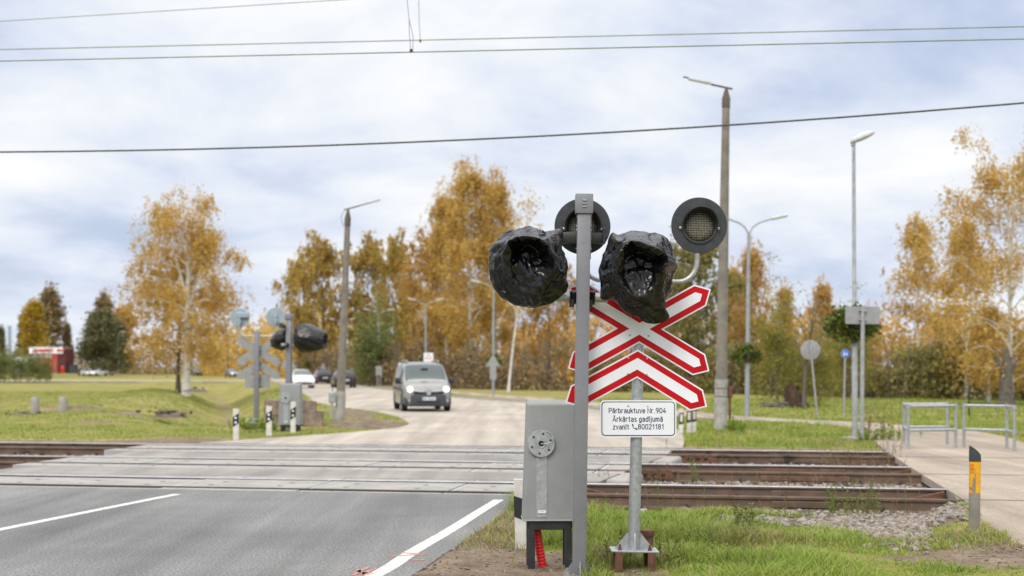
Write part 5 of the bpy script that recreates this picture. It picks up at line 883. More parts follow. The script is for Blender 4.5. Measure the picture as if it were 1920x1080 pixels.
-10,-4,5,0,-29,-4,2,12,1,0,0,-13,4,0,5,-20,-6,-19,2,-3,3,-6,-5,0,2,3,0,1,-7,-1,0,-7,-5,-3,-6,0,6,-4,-4,-2,3,-3,-7,-3,9,0,-1,0,1,-3,-2,0,-5,-10,6,-1,5,90,-23,74,-2,-3,2,4,-1,-8,-168,7,-4,-1,-1,-15,-4,-1,-1,0,-33,-2,-1,1,60,1,5,13,
-16,-5,4,-8,-11,1,0,6,-6,-2,-6,0,2,0,-2,8,2,-10,3,1,2,-2,-1,1,0,1,-2,-2,1,1,2,2,-4,2,5,1,6,-4,6,10,5,2,1,3,7,2,1,0,-1,0,0,-2,-1,3,0,-1,0,2,3,2,5,1,2,1,3,0,4,0,1,1,1,3,1,2,1,-1,2,2,4,5,-1,2,3,6,-1,5,-6,0,9,3,-3,2,4,1,3,3,1,-5,1,3,
-3,1,1,0,1,0,2,0,-1,2,2,2,0,0,5,7,-1,1,4,-2,2,6,1,5,1,-3,2,0,4,-2,1,2,0,0,1,-1,1,1,1,1,-2,-1,-4,6,0,-2,2,2,-3,-3,0,-1,0,1,-1,-4,0,3,1,1,3,3,0,1,-2,-1,0,1,0,4,-3,-3,-3,-2,-4,2,0,3,1,-1,2,1,2,1,2,1,3,2,0,0,0,0,3,1,4,1,-1,5,0,0,1,0,3,
0,4,-1,2,3,-1,3,4,-1,0,1,1,-2,0,0,-1,1,-2,-2,-4,1,-1,0,3,3,1,1,0,-1,1,0,0,0,1,-1,-1,0,4,4,4,1,-1,4,-2,1,6,4,0,0,-1,1,4,4,1,-1,-1,-4,1,0,-3,-1,-1,-3,0,-3,-8,0,1,3,6,1,-6,-5,1,0,0,-3,-4,7,0,5,-4,2,-2,2,-3,0,5,3,0,6,1,-4,-7,-3,-3,4,0,
-1,4,2,3,0,1,1,1,2,2,0,0,4,1,1,0,-2,2,1,2,3,2,2,2,3,4,6,-1,2,1,-1,1,-4,-1,-3,3,2,-5,-2,1,0,0,2,3,3,5,2,1,1,6,0,2,2,2,1,-1,2,0,3,3,5,-1,-3,0,6,4,1,3,-1,2,3,1,3,0,0,2,0,4,0,2,1,0,-2,2,1,-6,0,-2,-1,-1,1,1,-2,1,-7,0,-4,-3,2,-2,1,5,4,2,
3,1,-3,-9,-4,0,-3,0,-8,-1,2,-1,-7,4,-4,1,-2,-1,-2,3,-2,0,8,4,5,4,2,-5,0,-7,1,5,1,1,-1,2,4,0,2,3,-1,5,0,-2,0,5,3,4,0,1,-1,-1,0,1,-1,2,0,2,0,0,2,0,3,2,1,1,1,0,0,0,5,0,6,4,4,6,-1,-10,-3,-8,-1,-6,-3,2,-6,0,3,5,3,1,1,-2,6,4,1,-2,0,-1,
-1,-2,-1,2,3,2,0,0,3,4,0,2,-3,1,2,-2,2,1,2,-2,-4,-2,-1,-4,1,2,3,1,2,3,4,5,-3,0,1,1,1,4,-3,-2,2,3,2,4,-2,-3,2,0,2,0,0,4,-1,3,1,-1,1,0,0,0,1,5,1,2,1,1,2,1,0,0,0,0,2,0,1,3,0,2,1,1,-1,-2,2,0,1,3,1,7,1,0,0,0,1,0,1,1,2,2,1,6,0,-3,1,-1,
-3,0,0,-1,1,1,-4,-3,-4,-8,-1,3,-3,1,-7,0,-2,1,2,3,2,0,1,6,1,4,-3,0,-1,-1,0,2,1,1,-2,0,0,2,-4,0,-1,2,0,3,3,6,-2,-1,2,-1,-1,5,2,-4,0,0,-5,2,-4,1,-1,4,1,-2,7,-1,3,2,1,-1,4,1,1,0,-2,5,0,-3,-3,-2,-6,-2,4,-2,3,-3,2,0,10,0,-1,0,4,-1,-1,0,
2,-1,1,1,-2,1,-4,0,-2,3,-4,-1,1,-3,-2,2,-4,-1,-3,-2,2,-2,4,-1,3,1,4,0,2,4,-1,2,5,5,2,2,1,-2,2,8,2,1,2,4,4,3,3,1,-3,0,-3,0,-5,-1,-2,-2,-2,1,-1,-1,-4,-6,0,2,2,0,4,-3,-2,-2,-7,-1,-10,0,-1,-1,9,-1,1,7,3,3,3,2,-2,-3,1,-2,-2,-3,1,-2,1,8,
21,3,17,-9,-35,-50,-40,-19,-8,-1,-2,1,1,-4,1,1,-4,1,1,2,-6,-3,-5,3,6,-3,-3,1,-3,1,1,-8,-4,-1,1,2,4,-4,-2,-5,-2,6,-2,1,2,-4,0,0,-6,-9,-3,-2,0,4,4,2,3,3,8,1,2,1,0,-1,3,5,-5,4,1,2,5,4,-4,5,1,0,-1,4,2,2,-1,-1,4,-1,1,-3,3,-3,2,-7,-2,-2,
-1,1,-1,0,5,0,4,-6,4,1,-3,-5,-6,-9,-9,-11,-5,0,5,2,-7,-1,0,4,1,-6,6,5,-8,0,-3,-8,-2,-2,0,-2,6,3,1,1,2,3,3,-5,9,8,2,3,2,8,8,7,7,2,3,-5,2,1,-1,3,-1,5,2,-3,4,4,5,3,2,-5,-3,-1,-2,2,1,2,0,2,5,-4,-2,-2,1,-1,2,-1,5,2,3,-1,1,-2,4,4,2,2,2,
0,-3,-5,-1,-4,2,0,3,3,4,6,2,-3,-4,5,-2,0,1,4,2,3,4,-3,2,-2,3,4,-1,1,2,-1,1,2,0,0,-1,1,5,11,6,0,-7,2,-1,-2,0,-1,2,-2,-1,3,-4,-1,-5,2,5,5,2,2,18,20,5,-34,3,-38,-1,10,13,2,0,-3,-1,1,-1,-3,-1,0,5,72,41,21,18,3,-47,18,-70,-30,-45,12,3,
-1,-1,1,3,1,-2,1,1,-9,0,-2,-4,-1,-1,1,4,1,3,-2,-2,2,1,-1,2,-2,2,1,-4,1,3,-1,-2,2,1,3,-3,-2,-1,-13,-26,42,-3,1,5,-50,-64,0,1,1,1,1,-2,-1,-3,4,-2,3,0,0,-1,1,-2,0,0,-3,-3,-4,0,-1,-23,-1,-60,3,0,-3,-2,0,-1,-3,-3,5,-1,0,0,9,0,-3,-1,-2,
1,-1,2,5,5,2,6,3,-1,0,-4,-3,-3,0,0,4,0,0,2,1,-1,0,65,37,33,27,4,-48,19,-64,74,6,-70,16,-2,29,32,-52,10,-54,2,3,-2,1,3,3,-3,5,-2,2,3,-3,-3,-3,2,-2,0,-3,-5,-3,3,2,3,0,-1,2,-2,3,1,1,0,-1,3,-5,-6,-3,-1,-3,-2,-3,1,-3,-6,2,4,-2,-2,-3,5,
7,4,4,-2,0,-6,4,0,-3,2,3,1,2,6,4,0,-1,0,0,-1,1,1,6,1,-3,0,2,-3,0,3,5,4,-4,-2,-1,3,3,5,-3,-2,-1,2,0,3,-2,-1,1,-3,-2,1,2,-1,0,2,1,-4,3,2,4,0,-4,-2,-11,-4,2,-3,-8,-4,-13,1,7,-2,-13,-4,-16,2,-4,0,-14,-3,-11,0,2,-1,3,3,1,1,4,5,4,-5,2,
-1,3,-1,-3,-4,-3,14,19,-4,5,-40,1,-19,5,15,-19,3,-9,2,-4,0,9,2,2,-4,-1,5,5,-1,1,-16,-25,3,3,4,-4,-8,6,2,0,-5,3,-4,4,0,0,-8,3,-8,-17,2,-7,11,11,4,-1,2,-5,3,-3,-9,2,0,3,0,4,5,2,2,4,3,-3,-2,-2,2,0,-7,10,-3,-2,-6,0,7,-5,-4,2,1,2,-8,3,
8,1,5,-9,1,-1,6,5,-1,6,5,-3,-2,-2,7,-5,6,-1,-15,-31,-9,2,-2,-2,0,2,-3,-3,-3,-3,3,-2,-1,0,4,6,0,3,-10,2,3,5,1,-3,-5,1,2,3,-1,1,1,-2,-1,-3,4,-4,-1,3,0,1,-3,-1,-4,-2,0,-1,0,-2,-2,-2,0,3,2,-4,0,3,1,0,-3,-3,2,0,4,2,-3,-3,-4,2,0,1,6,7,2,
1,-1,0,-2,3,2,6,3,2,2,3,1,-3,3,-2,-1,-3,-1,0,-2,-2,-1,2,3,0,5,-1,0,2,3,1,-5,0,-3,-2,-2,3,6,-3,-2,-3,-4,-2,-2,1,1,3,2,-5,2,-3,-4,0,0,-1,1,0,7,-2,-1,2,0,1,-1,1,4,0,1,-2,-2,-2,4,4,0,3,2,3,-5,-2,3,1,3,-1,-3,0,5,3,-3,2,-1,0,2,-1,-1,1,
-1,8,10,9,13,6,9,5,-53,29,61,-85,12,-64,18,18,-1,0,-1,-2,2,-2,-3,5,-61,-52,1,-2,-3,0,-2,1,-4,0,-4,-5,0,-2,-25,-12,-1,-67,1,4,0,-2,1,1,1,3,2,-3,0,2,0,-2,3,0,0,2,-1,1,0,-2,1,3,4,0,7,4,-31,-3,3,-72,0,5,0,1,-6,-7,1,1,0,2,2,0,-2,1,2,-2,
-1,-7,-1,-15,-8,-2,7,5,0,-1,8,6,-2,10,-5,-3,-7,5,-6,3,13,-15,5,-3,1,0,-3,-5,1,4,1,-1,16,9,3,5,-18,-3,-36,-25,-18,-2,-5,-1,-5,-10,3,-1,-5,5,13,4,5,-1,4,5,4,1,-5,7,6,10,7,7,-4,-2,-3,7,-1,-6,2,1,4,0,2,-3,-1,-2,1,0,0,-1,-4,1,-1,5,0,3,
1,0,1,14,-3,-2,-1,1,3,2,-1,1,2,0,-1,4,-3,-5,3,-4,-10,2,1,-2,-8,-3,-5,0,-3,2,2,3,2,-1,-3,-6,-4,-3,1,6,0,0,5,-3,4,2,5,-1,4,0,7,2,-5,2,5,0,2,1,-3,2,8,7,5,4,9,0,3,4,-1,5,-1,3,4,1,2,-3,-2,-2,1,1,2,4,-3,2,-2,1,1,-1,1,-5,2,2,0,5,3,4,3,0,
1,0,-7,0,1,-5,2,3,1,2,0,2,1,-2,-3,-1,-2,-1,2,-1,2,0,3,-2,-1,0,2,3,0,1,1,2,1,2,0,1,-1,0,0,2,-1,1,3,2,1,3,1,3,1,3,1,3,-1,1,1,1,1,0,1,-1,-2,4,0,1,4,8,21,20,221,309,-291,-372,-167,161,-183,153,31,51,66,51,-2,-62,-6,15,-17,2,46,19,25,
18,-3,-6,-58,-9,-30,-90,-16,24,-13,-3,-2,-22,-9,-90,-6,-7,4,7,-5,19,15,7,25,22,-1,13,0,28,8,4,13,-2,-13,-15,26,-18,-18,-30,-28,-24,-2,-13,-28,-3,-44,-17,1,8,5,3,-2,9,6,-6,15,0,10,12,-1,3,28,28,6,21,21,-1,-8,8,4,-2,-2,-14,-7,-3,4,
-11,-16,12,5,-16,-22,-1,14,20,22,-10,-7,25,3,16,5,-2,7,6,-7,10,4,29,7,-2,-1,5,8,20,14,12,-48,-15,-38,-12,-4,-20,-8,10,25,11,6,9,6,6,1,2,24,-1,23,31,13,-26,-23,-8,-27,-49,-33,1,11,7,0,1,-4,-1,1,4,4,2,8,0,-5,-3,23,3,18,0,-1,-1,5,3,7,
7,-2,-2,-13,-2,10,4,14,10,2,0,4,3,0,-4,3,2,7,3,4,4,5,-3,1,-1,-4,5,-2,0,2,2,3,0,2,0,3,7,-5,-9,1,-8,-2,5,0,-9,11,16,17,-3,-4,-8,-9,-1,-4,1,-10,-9,-18,-8,-11,-2,3,0,3,-3,-2,2,1,4,-4,-6,2,-5,3,-3,-3,-15,-17,1,-3,-2,12,1,14,3,13,-4,1,2,
1,1,-1,7,2,4,5,2,4,2,1,-2,-5,-3,1,1,-6,2,2,3,1,1,4,1,2,-2,2,0,6,-8,14,1,3,10,-2,-1,-7,1,7,3,6,-6,7,6,4,0,14,6,-12,0,3,10,21,4,13,-4,23,21,21,-6,4,-6,-5,6,-3,1,7,-2,2,-23,-25,3,-1,-3,1,-4,-7,-6,-9,2,3,-4,6,-3,-7,-3,-6,-7,10,-1,3,-1,
0,4,-2,-3,2,5,-3,-17,3,13,20,15,8,3,3,2,12,11,2,-11,4,7,1,-5,12,1,6,1,9,-3,-11,-8,-2,-6,-4,-8,-16,-6,-3,0,-3,0,0,-1,-3,16,3,2,-3,25,-4,17,-3,-4,-6,19,-5,16,2,7,3,-4,1,-3,5,-21,-46,1,3,-3,6,0,13,1,0,-7,3,2,1,-4,2,-35,-4,1,7,-2,3,-2,
4,1,4,4,0,1,-2,-9,2,-11,-14,25,-5,12,-2,-1,0,0,3,3,0,0,-3,1,3,-2,5,10,5,9,1,-2,0,1,3,1,0,1,6,4,2,-1,-5,-1,9,8,3,2,-1,-4,-1,0,12,4,9,8,1,5,1,3,21,-1,-7,-6,-2,2,3,10,5,4,3,3,11,2,14,9,-2,-6,-5,9,3,2,3,1,1,5,1,3,0,2,2,-5,0,1,4,1,5,-5,
-2,-1,11,-2,4,10,15,11,-6,5,0,2,4,10,0,-2,13,-7,8,8,2,13,2,-2,0,2,-7,-2,3,14,-3,-3,-1,0,22,1,10,4,8,-12,-3,10,2,12,7,-1,8,2,-13,8,-4,-9,-3,2,6,10,-6,-2,14,16,-1,-12,-9,0,-3,-7,-13,-20,-2,-12,-7,-10,-22,-22,-1,2,5,-3,-3,3,1,-1,-5,5,
0,1,0,0,4,3,-3,0,0,2,-2,1,1,0,-1,1,1,-1,1,1,1,2,1,1,1,0,7,1,7,1,1,-1,0,-1,1,0,1,0,3,1,-1,1,1,1,-4,4,-4,22,-5,14,0,0,1,-1,0,-1,4,-1,2,-2,-6,-5,2,-2,-3,1,-1,-4,4,2,-1,0,4,3,4,5,1,3,0,-2,-6,-1,-1,1,3,0,-9,-6,0,1,6,8,-3,-6,-4,0,-1,1,0,
1,-3,-1,2,15,9,12,0,-1,6,1,1,5,9,1,2,1,1,-1,1,0,0,-2,0,0,5,4,6,0,2,-1,-1,-2,1,-1,1,0,0,2,4,-2,1,0,3,4,1,5,2,4,3,1,2,3,1,0,0,2,1,2,1,-4,3,1,1,1,1,2,1,2,-1,2,-1,1,0,1,-1,1,1,1,-1,-1,1,0,1,-1,1,-2,0,1,1,1,2,1,2,1,0,0,1,1,-3,2,1,-4,-3,
1,1,2,2,1,-1,-2,0,1,0,3,2,2,-1,2,0,1,4,-1,-1,-3,-1,2,1,-2,1,3,7,6,-1,-4,-1,-11,0,9,8,1,-1,-3,1,-2,0,-1,2,0,2,-2,6,7,5,7,-1,0,-3,0,6,-1,2,-1,2,5,8,3,0,0,-4,-1,-3,1,-1,-1,-1,0,-5,2,-1,0,-1,-1,0,1,0,-1,-8,-3,-8,-3,-3,-1,-2,-1,-2,-1,
-1,-1,-5,-7,-6,-1,1,-8,-2,-2,-8,-6,1,3,2,0,-3,-2,-2,0,-1,1,0,0,1,0,-1,7,1,0,-8,-8,-10,-2,0,0,-2,1,1,0,0,0,0,0,0,-1,0,-7,-2,-5,4,-2,0,3,0,2,4,4,3,0,4,-2,1,1,4,0,-2,-1,1,-3,-2,-1,-2,-2,2,-1,2,0,0,4,-14,1,-1,3,0,-1,-2,-5,2,-2,-4,-4,
-2,-2,8,11,2,5,-4,3,-7,-8,5,2,3,-1,-7,6,0,-2,2,2,-1,-1,0,0,1,-3,-7,-6,1,0,0,0,1,1,1,2,1,1,0,0,0,1,0,-1,1,1,0,1,1,0,1,-2,3,-5,6,2,2,5,2,3,3,-1,0,4,0,-2,0,0,-1,-1,-4,1,0,0,2,1,0,6,-1,1,5,0,-1,-1,6,1,5,-3,3,0,-1,-1,-6,-4,-4,3,-2,2,0,
-1,4,0,-2,-1,1,0,0,-2,-3,-1,2,-1,2,-1,-1,-1,0,0,-2,-3,1,-1,0,1,0,1,1,1,1,2,1,2,2,1,1,0,1,0,1,0,1,1,0,0,2,1,-1,-1,-1,-2,2,-1,1,10,6,7,2,4,2,-1,8,-1,2,1,1,4,1,2,0,-1,1,1,3,3,4,1,5,3,0,4,-1,1,-1,1,3,2,5,3,-4,0,3,-1,0,9,0,0,-3,4,-3,0,
-2,7,2,0,1,4,1,7,-2,4,5,-1,2,1,2,0,-1,1,0,2,-4,-6,0,5,-5,-5,-2,-13,6,7,1,2,3,-6,-2,4,-2,10,10,0,-6,-3,2,-4,0,-4,1,3,2,0,1,1,1,1,10,9,10,8,1,6,0,4,21,4,4,-1,-2,16,13,1,4,-2,0,-3,-1,7,0,4,-1,2,-1,8,6,1,5,-2,4,-1,8,6,-1,2,-7,2,5,1,-1,
8,0,2,0,1,-14,-15,-6,2,-2,-13,-3,3,-9,-16,5,3,2,6,-1,2,1,0,5,5,3,5,-2,0,-2,2,0,-1,0,1,4,-1,1,-1,-1,-1,-1,2,5,3,-1,-2,-1,2,-2,0,3,-1,1,1,-1,-2,7,2,2,5,5,0,2,-1,-1,-2,2,-3,-2,-3,-1,4,-3,11,5,7,1,2,-9,-17,-13,-12,4,-2,4,-2,3,2,4,5,3,
1,4,4,-6,6,1,3,5,5,1,8,-4,9,0,0,1,0,-1,3,5,-2,1,-5,-2,-4,2,-4,-4,-3,-3,-3,-4,-6,-4,-9,1,0,2,2,-4,5,3,-5,-4,10,-3,-5,-2,16,-4,11,-4,-1,-4,11,-3,9,0,1,-1,-1,-7,-3,-2,9,-1,-2,-2,2,-1,-2,2,-4,3,0,-7,-2,-3,4,0,-8,7,-3,0,1,-1,6,-3,-7,-8,
-5,-3,1,9,-2,-7,2,5,0,-4,-7,-1,4,4,0,-8,-6,-3,-6,-3,-5,-2,0,4,-2,3,-1,-2,-10,4,-1,-2,3,-4,1,4,11,4,-6,1,-6,-2,-2,0,-2,1,-5,0,1,-6,-6,-7,0,-1,3,3,0,-4,-1,1,-2,1,-4,-6,3,-2,1,1,-1,1,1,1,0,0,-1,-1,1,0,-2,0,-2,-2,0,-1,7,0,1,1,1,-1,1,0,
0,1,-4,4,-1,-5,-1,1,-2,1,5,2,-1,8,5,3,8,0,-6,1,-2,-1,3,0,4,-4,-1,1,0,5,-3,9,1,0,7,6,1,-4,3,2,-1,4,6,4,-6,-1,-3,-2,-3,5,2,0,-10,-1,-10,3,3,2,-4,3,7,0,-6,-4,-1,-6,1,5,23,3,7,6,-2,9,-9,-2,-18,-2,11,-2,5,5,0,0,4,1,0,3,10,0,7,-2,-4,0,0,
-6,-2,-3,1,-2,-1,-3,2,1,2,-2,0,6,-1,-3,0,0,1,0,-2,5,0,1,-35,-4,2,3,4,10,3,20,-2,-3,-6,1,2,-1,-5,4,-9,-2,0,-4,4,0,-4,-2,-1,-5,1,2,1,-2,-6,1,0,31,10,3,-4,-1,-1,0,-1,3,0,-1,-1,0,3,1,0,0,1,0,1,-2,1,1,2,-1,1,0,0,-2,2,0,2,4,0,2,3,1,-3,0,
-5,-33,-22,-1,-3,2,-25,-1,-18,22,4,-26,-1,3,6,4,-20,10,-29,0,1,1,1,1,-1,2,2,1,2,0,2,3,1,1,-1,-1,-1,0,-2,-4,-2,-2,-2,1,0,3,1,0,1,-1,5,0,3,1,-1,-1,0,7,3,1,1,-1,1,0,1,1,0,-4,-1,0,3,2,-2,1,-2,1,2,-1,0,1,3,-1,-2,2,0,0,1,1,2,0,0,1,1,2,1,
3,0,1,-1,0,3,-1,3,-1,1,1,1,1,0,3,1,0,3,0,0,2,2,0,-1,-1,3,4,-4,-8,-8,5,1,-6,4,4,3,1,0,0,12,1,11,-1,-1,1,6,1,5,-2,4,3,6,1,8,-1,1,1,1,-1,1,0,-2,-1,1,2,1,0,-1,0,1,0,2,3,6,2,0,-8,8,-5,1,2,-1,-5,3,2,3,4,3,5,3,-3,-4,0,1,2,2,-3,-7,-1,6,0,
-2,-2,2,-4,-3,-5,2,-5,-3,-3,-1,-7,-1,1,0,-3,-17,-4,-11,-1,-6,7,-12,4,1,0,0,0,0,2,-2,3,4,0,2,1,-4,2,-3,1,-2,-2,-4,1,1,0,1,0,-3,-1,-4,-2,-5,-6,4,-8,-14,3,0,-4,4,4,0,3,3,0,3,-2,-3,5,0,1,-2,-3,-5,-9,4,-2,-1,-2,4,1,-1,-1,2,-4,0,-1,3,-1,
5,3,6,0,1,0,3,0,1,2,9,3,3,-1,3,1,0,-1,0,6,1,-2,4,-3,0,-3,4,-2,-2,4,1,1,3,-6,1,0,5,1,3,-1,4,-2,-2,2,1,4,2,-3,4,-3,2,-2,-2,-2,-5,4,3,4,3,-1,1,3,1,7,6,4,-3,1,2,2,3,-1,2,2,1,-1,-1,0,0,-4,-1,-9,-9,-8,1,-2,1,-2,-1,10,-1,5,4,7,1,11,-3,-1,
3,-1,-1,1,0,6,5,-2,1,2,-1,10,-3,-1,7,3,4,5,8,-7,0,2,1,10,0,-5,2,-5,-1,4,9,6,1,-2,2,-2,-6,9,8,4,10,-3,1,4,1,-6,-5,7,-7,1,1,2,8,2,3,0,0,-8,-5,6,6,4,3,-18,-9,-3,-15,-2,-10,-1,-2,-1,2,3,3,0,0,1,0,-15,-17,0,0,1,-1,-2,-1,-1,-6,3,2,0,4,0,
25,4,10,8,10,-2,5,-2,4,0,2,2,-3,0,0,3,1,-3,-3,4,-2,3,13,-4,5,-1,0,-1,-1,0,1,-2,7,8,6,2,5,-2,0,19,8,1,0,2,1,-3,0,-5,-5,1,1,-2,-6,4,-2,-8,4,-15,-14,-25,1,4,3,1,4,-4,-5,-6,1,-4,-4,4,-8,3,2,0,0,-4,0,3,1,4,1,3,0,4,3,-5,3,-4,-2,2,2,0,
-13,-1,-3,2,0,-4,4,13,6,6,-1,3,3,-1,1,-7,6,-3,-5,-4,0,-6,-1,-20,-15,-2,1,-1,1,3,1,3,0,-1,-1,-1,2,-6,4,-8,0,2,-1,4,2,-3,5,0,0,1,0,-3,3,2,3,-1,1,0,1,-1,3,-5,-4,1,-2,-3,4,3,-3,-4,3,-10,-2,2,2,-1,-3,2,-3,-1,-5,-10,0,-10,-6,-6,3,-7,3,
-5,-12,1,5,-9,-5,-11,-11,-6,3,-10,-5,-15,0,-2,-9,6,-2,5,4,-3,-16,-3,-3,-4,5,-2,-3,-3,-1,-1,-9,8,-8,1,-5,0,0,-1,5,-1,-1,0,1,-4,-1,1,1,1,-2,2,2,6,2,2,8,-2,-1,0,-1,0,0,5,0,1,2,4,2,0,7,1,-1,-3,-1,-2,-2,0,0,0,2,0,0,0,0,0,0,1,1,1,0,0,1,
1,1,1,1,1,0,1,1,-2,-2,-4,-5,3,0,2,0,1,0,-1,2,2,0,2,1,0,0,]
def bag_mesh(name, vals):
    F = [(0,11,5),(0,5,1),(0,1,7),(0,7,10),(0,10,11),(1,5,9),(5,11,4),(11,10,2),(10,7,6),(7,1,8),(3,9,4),(3,4,2),(3,2,6),(3,6,8),(3,8,9),(4,9,5),(2,4,11),(6,2,10),(8,6,7),(9,8,1)]
    nv = 12; levels = []
    for _ in range(4):
        mid, G2, pa = {}, [], []
        def m(a, b):
            k = (min(a, b), max(a, b))
            if k not in mid: mid[k] = nv+len(pa); pa.append(k)
            return mid[k]
        for a, b, c in F: ab, bc, ca = m(a, b), m(b, c), m(c, a); G2 += [(a, ab, ca), (b, bc, ab), (c, ca, bc), (ab, bc, ca)]
        F = G2; nv += len(pa); levels.append(np.array(pa))
    Q = np.array(vals).reshape(3, -1).T.copy(); o = 12
    for pa in levels: Q[o:o+len(pa)] += (Q[pa[:, 0]]+Q[pa[:, 1]])//2; o += len(pa)
    me = np_mesh(name, Q*.001, F, M['bag'], True); me.set_sharp_from_angle(angle=R(48)); return me
def signal_mast(label, loc, lean, H, rz=0, S=1.0):
    t = thing('signal_mast', label, 'signal mast', loc, rz, lean); w_ = .104
    MB().box((0, 0, (H-.12)/2), (w_, w_, H-.12), bev=.006, seg=2).build('mast_post', M['mast'], t)
    cap = MB().box((0, 0, H-.07), (.138, .138, .155), bev=.005, seg=2)
    cap.build('mast_cap', M['mast'], t)
    lv = MB()
    for k in (0, 1, 2): lv.add([(-.021, -.0685, H-.036-k*.025), (.021, -.0685, H-.036-k*.025), (.014, -.078, H-.050-k*.025), (-.014, -.078, H-.050-k*.025), (-.021, -.0685, H-.052-k*.025), (.021, -.0685, H-.052-k*.025)], [(0, 1, 2, 3), (3, 2, 5, 4), (0, 3, 4), (1, 5, 2)])
    lv.build('vent_louvre', M['mast'], t, smooth=None)
    for z in (H-.175, H-.20, H-.37): MB().lathe([(.006, 0), (.005, .003)], Matrix.Translation((0, -.0525, z)) @ Matrix.Rotation(R(90), 4, 'X'), 8).build('screw', M['galv'], t)
    b = MB().box((-.01, .085, H-.33), (.36, .065, .088), bev=.008, seg=2)
    for sx_ in (-.175, .165): b.box((sx_, .085, H-.31), (.025, .09, .13), bev=.005)
    b.build('crossbar', M['black_metal'], t)
    c = MB()
    for z in (H-.16, H-.24, H-.27, H-.42):
        c.tube([(-.058, .03, z), (-.05, .03, z)], .009, 6); c.tube([(.052, .03, z), (.066, .03, z)], .009, 8); c.box((.058, .045, z), (.012, .03, .04), bev=.002)
    c.box((.057, .062, H-.30), (.012, .03, .40), bev=.002)
    c.build('clamp', M['galv_dull'], t)
    pz = H-.805
    MB().tube([(-.225, .03, pz+.004), (.20, .03, pz)], .038, 16).build('bracket_pipe', M['galv'], t, smooth=50)
    for x in (-.075, .07):
        k = MB()
        for q in range(5): k.tube([(x-.02+q*.010+random.uniform(-.004, .004), .03+.05*math.cos(a), pz+.05*math.sin(a)) for a in np.linspace(0, 6.2, 9)], .009, 5)
        k.box((x-.012, -.02, pz-.05), (.04, .008, .06), bev=.002)
        k.build('plastic_wrap', M['bag'], t)
    f = MB().box((0, 0, .008), (.24, .24, .016), bev=.003)
    for sx_ in (-1, 1): f.prism([(0, 0), (.06, 0), (.008, .09), (0, .09)] if sx_ > 0 else [(0, 0), (0, .09), (-.008, .09), (-.06, 0)], .01, Matrix.Translation((sx_*w_/2, -.005, .016)))
    f.prism([(0, 0), (.06, 0), (.008, .10), (0, .10)], .01, Matrix.Translation((0, -w_/2, .016)) @ Matrix.Rotation(R(-90), 4, 'Z') )
    f.build('base_plate', M['mast'], t)
    # anchoring bolts and shallow footing
    for sx_ in (-.09, .09):
        for sy in (-.09, .09): g = MB(); g.tube([(sx_, sy, -.1), (sx_, sy, .05)], .009, 8); g.lathe([(.018, .016), (.018, .032)], Matrix.Translation((sx_, sy, 0)), 6); g.build('anchor_bolt', M['galv'], t)
    return t
mx_, my_ = (1085.5-960)*sc(10.8), 10.8
HM = 3.01
mast = signal_mast('tall grey square post nearest the camera carrying two bagged lights', (mx_, my_, -.045), R(.78), HM)
cL, cR = (990, 502), (1195, 506)
bl = link_mesh('plastic_bag', bag_mesh('plastic_bag', BAG_LEFT), None, at(*cL, 10.66))
tag(bl, 'wrinkled black bag over the light on the left side of the tall grey post', 'plastic bag', 'black bags over signal lights')
br = link_mesh('plastic_bag', bag_mesh('plastic_bag', BAG_RIGHT), None, at(*cR, 10.66))
bl.scale = (1.04, 1.02, 1.03)
for _o in (bl, br): _o.modifiers.new('smooth', 'SUBSURF').render_levels = 1
tag(br, 'wrinkled black bag hanging over the red and white crossed sign', 'plastic bag', 'black bags over signal lights')

